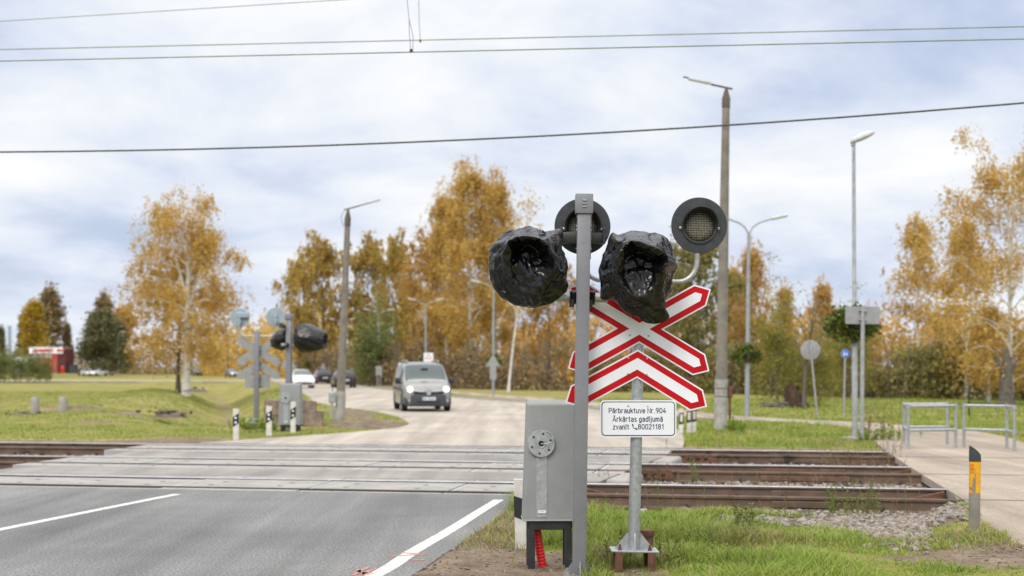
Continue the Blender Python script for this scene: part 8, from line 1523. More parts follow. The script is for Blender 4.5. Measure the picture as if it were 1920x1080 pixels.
e = em.build('emblem', M['chrome'], van, smooth=None); MB().prism([(0, .10), (.045, 0), (0, -.10), (-.045, 0)], .006, Matrix.Translation((0, -2.204, .735))).build('diamond', M['lamp_steel'], e, smooth=None)
pl_ = MB().box((0, -2.195, .475), (.52, .02, .115), bev=.006).build('number_plate', M['plate_white'], van); MB().box((-.235, -2.207, .475), (.045, .004, .108)).build('blue_strip', M['plate_blue'], pl_)
b = MB()
for x in (-.16, -.10, .0, .06, .12, .18): b.box((x, -2.206, .475), (.036, .003, .06), bev=.001)
M['plate_ink'] = pm('plate_ink', (.22, .23, .25), None, 9, .6); b.build('plate_marks', M['plate_ink'], pl_, smooth=None)
MB().box((0, .0, .30), (1.5, 3.9, .16)).build('underbody', M['black_metal'], van)
MB().box((0, -.9, 1.56), (.26, .05, .09), Matrix.Rotation(R(20), 4, 'X'), bev=.02).build('rear_view_mirror', M['blackplastic'], van)
MB().box((-.62, -1.15, 1.24), (.09, .006, .06), Matrix.Rotation(R(-50), 4, 'X')).build('sticker', M['white_sheet'], van)
for sx_ in (-.38, .38):
    MB().box((sx_, -.15, .95), (.5, .16, .75), bev=.06, seg=2).box((sx_, -.14, 1.42), (.26, .12, .22), bev=.05, seg=2).build('seat', M['seat'], van, smooth=50)
MB().box((0, -1.02, .98), (1.5, .45, .16), bev=.05, seg=2).build('dashboard', M['blackplastic'], van)
MB().tube([(.38+.19*math.cos(a), -.72+.06*math.sin(a), 1.02+.17*math.sin(a)) for a in np.linspace(0, 2*math.pi, 21)], .016, 6, cap=False).build('steering_wheel', M['blackplastic'], van)
# driver seen through the windscreen: one skinned body
def skinned(name, nodes, edges, mats):
    me = bpy.data.meshes.new(name); me.from_pydata([n[:3] for n in nodes], edges, []); o = link_mesh(name, me); me.materials.append(mats)
    md = o.modifiers.new('s', 'SKIN'); 
    if not me.skin_vertices: me.attributes  # created with the modifier
    for i, n in enumerate(nodes): me.skin_vertices[0].data[i].radius = (n[3], n[4] if len(n) > 4 else n[3])
    me.skin_vertices[0].data[0].use_root = True
    o.modifiers.new('b', 'SUBSURF').levels = 2; dg = bpy.context.evaluated_depsgraph_get(); dg.update()
    m2 = bpy.data.meshes.new_from_object(o.evaluated_get(dg)); m2.polygons.foreach_set('use_smooth', [True]*len(m2.polygons)); o.modifiers.clear(); o.data = m2; m2.materials.clear(); m2.materials.append(mats); return o
nodes = [(0, 0, 0, .17, .12), (0, -.02, .22, .16, .11), (0, -.02, .42, .17, .10), (0, -.03, .53, .065), (0, -.05, .60, .058), (0, -.07, .68, .085, .095), (0, -.06, .77, .082, .09), (0, -.05, .83, .05),
         (-.2, -.03, .45, .065), (-.27, -.18, .24, .05), (-.17, -.42, .26, .038), (-.15, -.47, .29, .034), (.2, -.03, .45, .065), (.27, -.18, .24, .05), (.17, -.42, .26, .038), (.15, -.47, .29, .034), (-.1, -.2, .0, .09), (.1, -.2, .0, .09), (-.12, -.45, .03, .07), (.12, -.45, .03, .07)]
try:
    dr = skinned('person', nodes, [(0, 1), (1, 2), (2, 3), (3, 4), (4, 5), (5, 6), (6, 7), (2, 8), (8, 9), (9, 10), (10, 11), (2, 12), (12, 13), (13, 14), (14, 15), (0, 16), (0, 17), (16, 18), (17, 19)], M['jacket'])
    dr.data.materials.append(M['skin'])
    mi = [1 if p.center.z > .555 or p.center.y < -.41 and abs(p.center.x) < .22 and p.center.z > .2 else 0 for p in dr.data.polygons]; dr.data.polygons.foreach_set('material_index', mi)
    dr.location = van.matrix_basis @ Vector((.38, -.24, .80)); dr.rotation_euler = van.rotation_euler; tag(dr, 'driver in a grey jacket behind the windscreen of the grey van', 'person')
    hr = MB(); bm = bmesh.new(); bmesh.ops.create_uvsphere(bm, u_segments=14, v_segments=10, radius=1)
    for v in bm.verts: v.co = Vector((v.co.x*.098, v.co.y*.11+.025, .765+max(v.co.z, -.35)*.105+.01))
    hr.addbm(bm); hr.build('hair', M['stump'], dr, smooth=60)
except Exception as ex: print('driver failed', ex)
# ordinary cars: one hatchback/saloon loft with parts, then variants
def make_car(label, paint, kind, loc, rz, lit=True, group=None, k=1.0):
    t = thing('car', label, 'car', loc, rz, 0, group)
    if kind == 'estate':
        st = [(-2.2, .32, .52, .58, .6, .68, .6, .01), (-2.12, .24, .62, .72, .78, .82, .68, .02), (-1.9, .22, .74, .84, .84, .87, .76, .03), (-1.2, .2, .86, .95, .87, .89, .78, .04), (-.85, .2, .90, 1.06, .87, .89, .75, .03), (-.2, .2, .93, 1.38, .87, .89, .62, .04), (.2, .2, .94, 1.45, .87, .89, .61, .045), (1.2, .2, .95, 1.44, .87, .89, .60, .04), (1.75, .22, .96, 1.36, .86, .88, .60, .03), (2.05, .26, .97, 1.08, .83, .86, .70, .02), (2.18, .34, .80, .92, .76, .80, .68, .01), (2.22, .4, .6, .66, .66, .7, .6, .01)]
        rear = (7.9, 8.95)
    else:
        st = [(-2.1, .32, .5, .56, .6, .68, .6, .01), (-2.02, .24, .6, .7, .78, .82, .68, .02), (-1.8, .22, .72, .82, .84, .86, .74, .03), (-1.15, .2, .84, .94, .86, .88, .77, .04), (-.85, .2, .88, 1.06, .86, .88, .74, .03), (-.2, .2, .92, 1.36, .86, .88, .62, .04), (.25, .2, .93, 1.45, .86, .88, .6, .045), (.9, .2, .94, 1.42, .86, .88, .6, .04), (1.5, .22, .95, 1.28, .86, .88, .6, .03), (1.85, .26, .96, 1.04, .83, .86, .7, .02), (2.0, .34, .78, .9, .76, .8, .68, .01), (2.04, .4, .6, .66, .66, .7, .6, .01)]
        rear = (7.3, 8.9)
    c = Car(st); c.body(2).build('body', paint, t, smooth=40)
    c.panel(3.6, 5.3, 5.3, 10.7, .010, 6, 12).build('windscreen', M['carglass'] if kind == 'estate' else M['windscreen'], t, smooth=60)
    c.panel(rear[0], rear[1], 5.3, 10.7, .010, 6, 12).build('rear_window', M['carglass'], t, smooth=60)
    for v0, v1 in ((3.3, 4.8), (12.7, 11.2)): c.panel(4.4, 7.9, v0, v1, .008, 10, 4, taper=(.9, -.2)).build('side_window', M['carglass'], t, smooth=60)
    for sx_ in (-1, 1):
        MB().box((sx_*.62, -2.0, .64), (.34, .2, .14), bev=.05, seg=2).build('headlight', M['head'] if lit else M['chrome'], t, smooth=60)
        MB().box((sx_*.64, 2.07, .83), (.40, .14, .15), bev=.04, seg=2).build('tail_light', M['tail'], t, smooth=60)
        MB().box((sx_*.97, -.75, .98), (.18, .1, .14), bev=.04, seg=2).build('wing_mirror', paint, t, smooth=60)
        for y_ in (-1.3, 1.28): wheel(t, sx_*.77, y_, .31); ab = MB(); arch(ab, sx_*.875, y_, .31); ab.build('wheel_arch', M['blackplastic'], t)
    MB().box((0, -2.09, .40), (1.3, .06, .16), bev=.02).build('lower_grille', M['black_metal'], t)
    MB().box((0, 2.215, .62), (.52, .02, .11)).build('number_plate', M['plate_white'], t)
    MB().box((0, 2.15, .36), (1.45, .12, .18), bev=.04).build('rear_bumper', M['blackplastic'], t)
    if kind == 'estate':
        for sx_ in (-1, 1): MB().tube([(sx_*.56, -.1, 1.45), (sx_*.56, 0, 1.5), (sx_*.56, 1.3, 1.5), (sx_*.56, 1.4, 1.44)], .02, 6).build('roof_rail', M['silver_car'], t)
    return t
p = at(560, 727, 108); make_car('white car with headlights on behind the far cabinet', M['white_car'], 'hatch', (p.x, 109.5, -.002), R(14))
p = at(638, 727, 110); c2 = make_car('dark estate car with red tail lights beside the leaning pole', M['dark_car'], 'estate', (p.x, 112, -.002), R(193), False, 'dark cars driving away')
p = at(602, 719.5, 138); c3 = make_car('dark car with red tail lights driving farther ahead of the dark estate', M['dark_car'], 'estate', (p.x, 139, -.002), R(196), False, 'dark cars driving away')
p = at(431, 708, 235); make_car('distant dark grey car with bright headlights far down the road', M['silver_car'], 'hatch', (p.x, 237, 0), R(28))
p = at(451, 706, 262); make_car('distant dark blue car behind the left crossed sign on the road', M['dark_car'], 'estate', (p.x-10, 268, 0), R(28), False)
pk = [(172, 262, M['white_car'], 'estate', 'white van-like car parked leftmost beyond the red kiosk', R(60)), (183, 258, M['white_car'], 'hatch', 'white car with glowing headlight beyond the red kiosk', R(-25)), (197, 276, M['silver_car'], 'hatch', 'pale silver car parked rightmost beyond the red kiosk', R(50)), (160, 275, M['dark_car'], 'hatch', 'dark car partly hidden behind the white parked cars', R(40))]
for px_, Y_, pt, kd, lb, rz_ in pk:
    p = at(px_, 700, Y_); t = make_car(lb, pt, kd, (p.x, Y_, .06), rz_, 'glowing' in lb, 'cars parked beyond the kiosk')

# ------------------------------------------------------------------ kiosk and far buildings
Yk = 250; s_ = sc(Yk); q = at(86, 699.5, Yk); t = thing('red_kiosk', 'small red kiosk with a white sign band beyond the left field', 'kiosk', q); wk, hk = 62*s_, 46*s_
MB().box((-.1, 2.5, hk/2), (wk-1.6, 5, hk)).build('wall', M['kiosk_red'], t); MB().box((wk/2-.35, 2.6, hk/2), (1.7, 4.9, hk)).build('porch', M['kiosk_dark'], t)
MB().box((0, 2.5, hk+.1), (wk+.2, 5.3, .2)).build('roof', M['grey_box'], t)
o = MB().box((.1, -.12, hk-.35), (wk+.1, .16, 1.15), bev=.02).build('sign_band', M['white_sheet'], t)
b = MB(); x = -2.0
for w_ in (.42, .5, .36, .5, .44, .4, .5, .36): b.box((x, -.21, hk-.36), (w_, .03, .50), bev=.05); x += w_+.012
for w_ in (.45, .5, .4): b.box((x+.75, -.21, hk-.36), (w_, .03, .46), bev=.05); x += w_+.02
M['sign_red'] = pm('sign_red', (.62, .03, .02), None, 9, .5); b.build('sign_lettering', M['sign_red'], o)
o = MB().box((-.6, -.05, hk-1.45), (3.3, .1, .55)).build('sign_strip', M['white_paint'], t); b = MB(); x = -1.95
for w_ in (.3, .34, .28, .36, .3, .3, .34, .3): b.box((x, -.11, hk-1.45), (w_, .02, .32), bev=.03); x += w_+.06
b.build('strip_lettering', M['lamp_steel'], o)
MB().box((wk/2-1.35, -.02, 1.2), (.12, .1, 2.4)).build('door_frame', M['grey_box'], t)
q = at(117.5, 699.5, 248); o = MB().lathe([(.28, 0), (.32, .3), (.30, .8), (.36, .9), (.30, 1.0), (.2, 1.25), (0, 1.3)], None, 12).build('litter_bin', M['sign_red']); o.location = q; tag(o, 'small bright red bin in front of the red kiosk', 'bin')
q = at(131, 699.5, 251); t = thing('container', 'dark grey container standing right of the red kiosk', 'container', q); MB().box((0, 1, .75), (1.7, 2, 1.5), bev=.04).build('body', M['grey_box'] if False else M['van_bumper'], t); MB().box((0, 1, 1.55), (1.8, 2.1, .1), bev=.03).build('lid', M['black_metal'], t)
q = at(41, 702, 246); t = thing('white_box', 'low white container behind the left hedge', 'container', q); MB().box((0, 1.2, 2.6), (2.9, 2.4, 1.2), bev=.04).build('body', M['white_sheet'], t); MB().box((0, 1.2, 1.0), (2.8, 2.3, 2.0)).build('base', M['grey_box'], t)
q = at(18, 640, 420); t = thing('chimney', 'distant pale green chimney near the left edge', 'chimney', (q.x, 420, -.5)); MB().tube([(0, 0, 0), (0, 0, 15.0)], [.8, .45], 12).build('stack', M['disc_back'], t); MB().lathe([(.6, 14.6), (.6, 15.0)], None, 12).build('rim', M['disc_back'], t)
q = at(1783, 700, 170); t = thing('house', 'house with a red roof glimpsed through the right birches', 'house', (q.x, 170, -.1)); MB().box((0, 3, 3.1), (3.4, 6, 6.2)).build('wall', M['house_wall'], t)
MB().prism([(-1.9, 6.2), (1.9, 6.2), (.9, 8.2), (-.9, 8.2)], 6.6, Matrix.Translation((0, -.3, 0))).build('roof', M['roof_red'], t, smooth=None)
for x in (-.9, .8): wd_ = MB().box((x, -.03, 4.2), (1, .1, 1.2)).build('window', M['white_paint'], t); MB().box((x, -.06, 4.2), (.84, .08, 1.04)).build('pane', M['carglass'], wd_)

# ------------------------------------------------------------------ trees
M['leaf_birch'] = leafmat('birch_leaves_gold', [(.175, .118, .052), (.27, .18, .056), (.38, .25, .062), (.45, .31, .085), (.32, .25, .095)], .38, gain=1.55)
M['leaf_rust'] = leafmat('rusty_birch_leaves', [(.165, .105, .050), (.26, .162, .054), (.36, .222, .060), (.42, .270, .080), (.30, .22, .09)], .38, gain=1.55)
M['leaf_yellow'] = leafmat('yellow_leaves', [(.20, .14, .02), (.34, .23, .025), (.44, .30, .03), (.48, .32, .05)], .38, gain=1.15)
M['leaf_gold_green'] = leafmat('gold_and_green_leaves', [(.135, .115, .04), (.21, .165, .045), (.32, .22, .05), (.40, .27, .068), (.25, .195, .06)], .38, gain=1.5)
M['leaf_green'] = leafmat('dull_green_leaves', [(.055, .056, .028), (.078, .080, .036), (.105, .102, .045), (.14, .12, .055)], .3, gain=1.7)
M['leaf_olive'] = leafmat('olive_leaves', [(.095, .088, .032), (.14, .128, .042), (.20, .175, .052), (.25, .195, .07)], .35, gain=1.55)
M['leaf_brown'] = leafmat('brown_twigs', [(.08, .06, .035), (.13, .095, .05), (.19, .135, .065), (.17, .15, .05)], .3, gain=1.7)
M['leaf_hedge'] = leafmat('hedge_leaves', [(.06, .085, .025), (.10, .13, .04), (.15, .16, .05), (.20, .17, .07)], .3, gain=1.5)
M['twig'] = pm('grey_brown_twigs', (.12, .095, .08), (.19, .16, .14), 3, .9)
birch_p = lambda t: max(.10, (1-t)**.62)*min(1, .42+t*2.1)
oval_p = lambda t: max(.15, math.sin(math.pi*min(1, max(0, .10+t*.88)))**.7)
cone_p = lambda t: max(.06, 1-t)*min(1, .5+t*3)
bush_p = lambda t: max(.25, (1-t*t)**.5)
def make_tree(name, H, Rd, base, nl, leaf, prof, bark_, leaf_, seed, limbs=26, up=(30, 60), droop=.25, hang=.5, tr=.16, sig=.33, bend=.25, fork=0, sub=5, core=0):
    rg = np.random.default_rng(seed); b = MB(); C = []; Wt = []
    def taxis(h): t = h/H; return Vector((bend*math.sin(t*2.3+seed)*t*H*.05, bend*math.cos(t*1.9+seed)*t*H*.05, h))
    hs = np.linspace(0, .97, 9)*H; b.tube([taxis(h) for h in hs], [max(.018, tr*(1-.93*(h/H)**.8)*(1.2 if h < .3 else 1)) for h in hs], 9)
    for i in range(fork):                                  # steep main limbs of a forked crown
        az = i*2.1+.4; p0 = taxis(.40*H+i*.05*H); l_ = .42*H; P_ = [p0+Vector((math.cos(az)*l_*.30*q, math.sin(az)*l_*.22*q, l_*q*(1-.12*q))) for q in (0, .3, .6, 1)]
        b.tube(P_, [tr*.46, tr*.36, tr*.24, .02], 8, cap=False)
    for i in range(limbs):
        t = ((i+.5)/limbs)**.85; h = (base+(.97-base)*t)*H; az = i*2.39996+rg.uniform(-.4, .4); Lr = Rd*prof(t)*rg.uniform(.62, 1.12)
        e = R(rg.uniform(*up))+t*.25; dh = Vector((math.cos(az), math.sin(az), 0)); p0 = taxis(h*.93 if t > .1 else h*.97); rise = Lr*math.tan(e)*.75
        P_ = [p0+dh*Lr*q+Vector((0, 0, rise*q-droop*Lr*q*q*1.6)) for q in (0, .25, .5, .75, 1)]
        r0 = max(.012, tr*.34*(1-t*.7)); b.tube(P_, [r0, r0*.75, r0*.5, r0*.3, .006], 5, cap=False)
        for q in (.45, .62, .8, .92, 1.0): k = min(3, int(q*4)); f = q*4-k; C.append(P_[k]*(1-f)+P_[k+1]*f); Wt.append(.6+.6*q)
        for j in range(sub):
            q = rg.uniform(.25, .95); k = min(3, int(q*4)); f = q*4-k; s0 = P_[k]*(1-f)+P_[k+1]*f; a2 = az+rg.choice([-1, 1])*rg.uniform(.5, 1.3); l2 = Lr*rg.uniform(.25, .5)
            d2 = Vector((math.cos(a2), math.sin(a2), rg.uniform(-.1, .6))); s1 = s0+d2*l2*.5; s2 = s0+d2*l2+Vector((0, 0, -droop*l2*.6)); b.tube([s0, s1, s2], [r0*.4, r0*.25, .005], 4, cap=False)
            C += [s1, s2, (s1+s2)/2]; Wt += [.7, 1, .9]
    top = taxis(.97*H)
    for k in range(4): C.append(top+Vector((rg.normal()*.15, rg.normal()*.15, -k*.25+.2))); Wt.append(.6)
    C = np.array([tuple(c) for c in C]); Wt = np.array(Wt)*rg.uniform(.25, 1.6, len(C)); Wt /= Wt.sum()
    ci = rg.choice(len(C), nl, p=Wt); P = C[ci]+rg.normal(size=(nl, 3))*np.array([sig, sig, sig*.9]); P[:, 2] -= rg.exponential(hang*.5, nl)*(rg.uniform(0, 1, nl) < .7)
    if hang >= .7:                                         # weeping shoots: most leaves sit along thin strands hanging from the branch ends
        ns = max(200, nl//26); cs = rg.choice(len(C), ns, p=Wt); S0 = C[cs]+rg.normal(size=(ns, 3))*sig*.75; D = np.column_stack([rg.normal(0, .30, ns), rg.normal(0, .30, ns), -rg.uniform(.5, 1.2, ns)])*hang*rg.uniform(.5, 1.3, ns)[:, None]
        si = rg.integers(0, ns, nl); u = rg.uniform(0, 1, nl)[:, None]; Q = S0[si]+D[si]*u+rg.normal(size=(nl, 3))*.075; P = np.where((rg.uniform(0, 1, nl) < .78)[:, None], Q, P)
    P = P[P[:, 2] > .25]
    if core:                                               # thin foliage along the stem, so the white trunk shows
        ax = np.array([tuple(taxis(z)) for z in P[:, 2]]); P = P[(np.hypot(P[:, 0]-ax[:, 0], P[:, 1]-ax[:, 1]) > core) | (rg.uniform(0, 1, len(P)) < .07)]
    V, F = leaf_quads(P, leaf, rg, 1.4)
    return b.mesh(name+'_trunk', bark_, 60), np_mesh(name+'_crown', V, F, leaf_)
def put_tree(name, label, meshes, loc, rz=0, s=1, group='autumn trees', lean=0):
    t = thing(name, label, 'tree', loc, rz, lean, group); link_mesh('trunk', meshes[0], t); link_mesh('crown', meshes[1], t); t.scale = (s, s, s) if not isinstance(s, tuple) else s; return t
def G(x, y): return float(ground_z(np.array(x), np.array(y)))
def place(name, label, meshes, px_, base, top, Y_, Hm, rz=0, wide=1.0, group='autumn trees', lean=0):
    p = at(px_, base, Y_); s_ = ((base-top)*sc(Y_))/Hm; return put_tree(name, label, meshes, (p.x, Y_, p.z-.05), rz, (s_*wide, s_*wide, s_), group, lean)
# the large birch on the left: two trunks
tA = make_tree('birch', 13.0, 3.7, .17, 44000, .088, oval_p, M['birch'], M['leaf_birch'], 3, 34, (28, 58), .35, 1.1, .25, .36, .35, fork=3, core=1.1)
place('birch_tree', 'large golden birch with a white forked trunk left of the far crossed sign', tA, 349, 741, 350, 84, 13.0, .6, 1.0, lean=R(1.5))
tA2 = make_tree('birch', 9.5, 3.0, .2, 10000, .12, oval_p, M['bark_dark'], M['leaf_birch'], 13, 24, (30, 60), .3, .9, .16, .36)
place('birch_tree', 'lower dark trunked birch leaning left beside the large golden birch', tA2, 334, 735, 470, 89, 9.5, 2, 1.1, lean=R(-8))
tB = make_tree('birch', 18.5, 3.5, .14, 36000, .115, birch_p, M['birch'], M['leaf_birch'], 8, 44, (38, 66), .3, 1.0, .2, .44, core=.45)
place('birch_tree', 'tallest golden birch left of the black bags', tB, 880, 731, 281, 108, 18.5, 0, 1.0)
place('birch_tree', 'tall golden birch just right of the tallest birch', tB, 928, 731, 300, 112, 18.5, 2.2, .80)
place('birch_tree', 'golden birch at the left flank of the tallest birch', tB, 838, 732, 330, 116, 18.5, 4.0, .85)
tC = make_tree('birch', 13, 3.2, .15, 14000, .15, oval_p, M['bark_dark'], M['leaf_rust'], 18, 30, (30, 60), .2, .8, .15, .42)
place('autumn_tree', 'brown orange tree below and left of the tallest birch', tC, 812, 731, 425, 118, 13, 1, .9)
place('autumn_tree', 'orange tree seen behind the left black bag', tC, 1030, 728, 470, 120, 13, 3, 1.0)
tD = make_tree('birch', 16, 3.4, .12, 16000, .19, oval_p, M['bark_dark'], M['leaf_gold_green'], 28, 32, (30, 62), .2, .85, .16, .48)
place('autumn_tree', 'orange yellow tree left of the leaning concrete pole', tD, 606, 714, 438, 150, 16, .5, .95)
place('autumn_tree', 'gold and green tree right of the leaning concrete pole', tD, 688, 714, 440, 152, 16, 2.4, .85)
place('autumn_tree', 'slender gold tree with a pointed top right of the leaning pole', tD, 742, 716, 432, 148, 16, 4.4, .62)
place('autumn_tree', 'lower yellow green tree at the left end of the tall row', tD, 563, 712, 478, 158, 16, 5.4, .8)
place('autumn_tree', 'yellowish tree in the gap left of the tall birches', tD, 775, 716, 515, 155, 16, 1.4, .9)
tBare = make_tree('birch', 14.5, 2.6, .35, 650, .13, birch_p, M['birch'], M['leaf_birch'], 38, 30, (40, 68), .1, .3, .095, .3, .9)
place('bare_birch', 'nearly bare white birch right of the tallest golden birch', tBare, 953, 737, 338, 92, 14.5, 0, 1.0, lean=R(4))
place('bare_birch', 'pale bare birch between the tall row and the tallest birch', tBare, 800, 722, 420, 130, 14.5, 2, .9)
# left distance
tY = make_tree('tree', 15, 3.4, .08, 5200, .36, birch_p, M['bark_dark'], M['leaf_yellow'], 48, 28, (35, 60), .2, .6, .2, .5)
place('autumn_tree', 'yellow tree behind the red kiosk', tY, 64, 700, 556, 262, 15, 0, 1.0, 'distant trees on the left')
tG = make_tree('tree', 14, 4.6, .03, 9500, .42, bush_p, M['bark_dark'], M['leaf_green'], 58, 40, (20, 55), .15, .5, .25, .65)
place('broad_tree', 'dense rounded dark green tree left of the large birch', tG, 190, 700, 580, 262, 14, 0, 1.0, 'distant trees on the left')
place('broad_tree', 'dense dark green tree on the right flank of the rounded one', tG, 208, 700, 592, 275, 14, 2, .8, 'distant trees on the left')
tDk = make_tree('tree', 18, 3.6, .05, 6500, .42, birch_p, M['bark_dark'], M['leaf_brown'], 68, 32, (30, 60), .1, .5, .25, .6)
place('tall_tree', 'tall dark brownish tree behind the yellow tree', tDk, 93, 700, 530, 285, 18, 1, 1.0, 'distant trees on the left')
place('tall_tree', 'olive topped tall tree rising behind the rounded green tree', tDk, 197, 700, 542, 300, 18, 2, .85, 'distant trees on the left')
place('tall_tree', 'thin brown tree right of the red kiosk', tDk, 126, 700, 600, 290, 18, 3, .7, 'distant trees on the left')
tO = make_tree('tree', 13, 3.2, .06, 4500, .38, oval_p, M['bark_dark'], M['leaf_rust'], 78, 28, (30, 60), .2, .5, .2, .5)
place('autumn_tree', 'orange tree between the rounded green tree and the large birch', tO, 233, 700, 572, 280, 13, 0, .8, 'distant trees on the left')
tS = make_tree('tree', 15, 2.6, .04, 5200, .34, cone_p, M['bark_dark'], M['leaf_green'], 88, 44, (-5, 20), .3, .3, .2, .4)
place('spruce_tree', 'dark spruce left of the yellow tree', tS, 43, 700, 578, 290, 15, 0, 1.0, 'distant trees on the left')
place('spruce_tree', 'dark spruce cut by the left edge', tS, 2, 700, 606, 300, 15, 2, 1.0, 'distant trees on the left')
# right half
tW = make_tree('tree', 10, 2.9, .10, 14000, .14, oval_p, M['bark_dark'], M['leaf_olive'], 98, 32, (30, 62), .25, .8, .18, .38)
place('willow_tree', 'olive green tree behind the red and white crossed sign', tW, 1310, 735, 452, 92, 10, 0, 1.0)
place('willow_tree', 'lower olive tree behind the base of the concrete pole', tW, 1262, 733, 500, 98, 10, 2, .9)
tR = make_tree('birch', 11.5, 2.0, .16, 12000, .115, birch_p, M['birch'], M['leaf_rust'], 108, 32, (35, 62), .3, .9, .12, .33)
place('birch_tree', 'orange birch behind the double lamp right of the concrete pole', tR, 1408, 733, 440, 96, 11.5, 0, 1.0)
place('birch_tree', 'smaller orange birch right of the double lamp', tR, 1470, 733, 520, 104, 11.5, 1.5, 1.0)
place('birch_tree', 'round orange birch behind the leaning round sign', tR, 1545, 735, 512, 98, 11.5, 3.5, 1.1)
place('birch_tree', 'orange birch close against the right side of the concrete pole', tR, 1376, 733, 480, 105, 11.5, 5, .9)
place('birch_tree', 'pale orange birch behind the single lamp', tR, 1630, 735, 560, 110, 11.5, 5.5, 1.2)
tV = make_tree('birch', 11.3, 2.2, .14, 11000, .10, birch_p, M['birch'], M['leaf_birch'], 118, 34, (38, 64), .3, .9, .12, .30)
place('birch_tree', 'slender golden birch right of the single lamp', tV, 1722, 738, 382, 80, 11.3, 0, 1.0)
place('birch_tree', 'golden birch left of the large right birch', tV, 1812, 742, 395, 70, 11.3, 2, 1.15)
tX = make_tree('birch', 12.3, 3.5, .06, 30000, .085, oval_p, M['birch'], M['leaf_birch'], 128, 44, (35, 64), .35, 1.1, .17, .28, fork=3, core=.5)
place('birch_tree', 'large loose golden birch at the right edge', tX, 1893, 752, 292, 60, 12.3, 0, 1.1)
place('birch_tree', 'low golden birch filling the space under the large right birch', tV, 1855, 752, 560, 62, 11.3, 4, 1.5)
tBd = make_tree('tree', 6.5, 2.2, .35, 250, .10, oval_p, M['bark_dark'], M['leaf_olive'], 138, 22, (20, 55), .0, .2, .15, .3, 2.0)
place('bare_tree', 'bare dark tree with crooked branches behind the round sign', tBd, 1508, 762, 560, 56, 6.5, 0, 1.0)
# bushes
M['leaf_lime'] = leafmat('yellow_green_leaves', [(.11, .115, .03), (.19, .185, .038), (.29, .26, .05), (.35, .29, .07)], .35, gain=1.2)
tBu = make_tree('bush', 4.2, 1.7, .02, 7000, .09, bush_p, M['twig'], M['leaf_lime'], 148, 40, (40, 75), .1, .3, .05, .28)
def bush(label, px_, base, top, Y_, rz, wide, mesh=None): 
    t = place('bush', label, mesh or tBu, px_, base, top, Y_, 4.2, rz, wide, 'bushes along the tree line'); t['category'] = 'bush'; return t
bush('tall olive bush beside the rotten stump', 1458, 764, 622, 58, 0, .95); bush('small yellowish bush behind the leaning round sign', 1535, 762, 670, 57, 2, 1.0)
bush('olive bush behind the blue round sign', 1590, 748, 640, 72, 3, 1.2)
tB2 = make_tree('bush', 4.2, 2.2, .02, 4200, .16, bush_p, M['twig'], M['leaf_hedge'], 158, 40, (35, 70), .1, .3, .06, .34)
bush('pale green bush behind the grey notice left of the van', 692, 727, 640, 122, 1, .9, tB2); bush('small dark green tree top above the pale green bush', 712, 727, 622, 128, 3, .7, tB2)
h0 = None
for px_, top_, Y_, wd_, lb in ((8, 676, 150, 1.3, 'hedge bush at the left edge'), (38, 679, 148, 1.3, 'hedge bush in the middle of the left hedge'), (66, 680, 147, 1.1, 'rounded hedge bush near the right end of the left hedge'), (86, 684, 146, .9, 'last low hedge bush before the red kiosk')):
    bush(lb, px_, 718, top_, Y_, px_, wd_, tB2)
# pollarded trunk, stump, log, rubble
q = at(1887, 756, 57.5); t = thing('pollard_trunk', 'thick grey pollarded trunk with cut limbs under the right birch', 'tree trunk', q)
b = MB().tube([(0, 0, -.1), (.0, 0, .5), (-.02, 0, 1.2), (-.02, 0, 1.5)], [.36, .28, .26, .24], 12); b.build('trunk', M['wood_cut'], t, smooth=60)
for p_, r_ in (([(-.05, 0, 1.2), (-.28, 0, 1.6), (-.42, .05, 2.0)], (.18, .15, .13)), ([(0, .02, 1.35), (.02, 0, 1.9), (-.04, 0, 2.3)], (.2, .16, .13)), ([(.05, 0, 1.25), (.3, 0, 1.75), (.45, 0, 1.98)], (.2, .17, .16))):
    MB().tube(p_, list(r_), 10).build('cut_limb', M['wood_cut'], t, smooth=60)
q = at(1492, 766, 56.5); b = MB(); bm = bmesh.new(); bmesh.ops.create_cone(bm, cap_ends=True, segments=14, radius1=.42, radius2=.20, depth=1.3)
bmesh.ops.subdivide_edges(bm, edges=bm.edges[:], cuts=2)
for v in bm.verts: k = 1+random.gauss(0, .12); j = (v.co.z+.65)/1.3; v.co = Vector((v.co.x*k*(1.25-.5*j)-.16*j+.10*math.sin(j*5+v.co.y*6), v.co.y*k, v.co.z+.55+random.gauss(0, .05)+(.17*math.sin(v.co.x*14+1)*j*j)))
b.addbm(bm); o = b.build('tree_stump', M['stump'], smooth=50); o.scale = (1.1, 1.1, .8); o.location = q; tag(o, 'dark rotten tree stump on the meadow beside the tall olive bush', 'stump')
q = at(1456, 768, 56); b = MB()
for k in range(26):
    a = random.uniform(-.5, .5); l_ = random.uniform(.3, .8); c0 = Vector((random.gauss(0, .30), random.gauss(0, .25), random.uniform(.02, .26)*(1))); d = Vector((math.cos(a), math.sin(a), random.uniform(-.15, .15)))*l_; b.tube([c0-d*.5, c0+Vector((0, 0, .03)), c0+d*.5], [.03, .05, .03], 6)
o = b.build('brushwood_pile', M['wood_cut'], smooth=60); o.location = q; tag(o, 'low grey pile of cut brushwood left of the rotten stump', 'brushwood')
M['earth'] = pm('crumbled_earth', (.15, .115, .085), (.10, .075, .055), 6, .95, bmp=.5, bscale=30, bdist=.02)
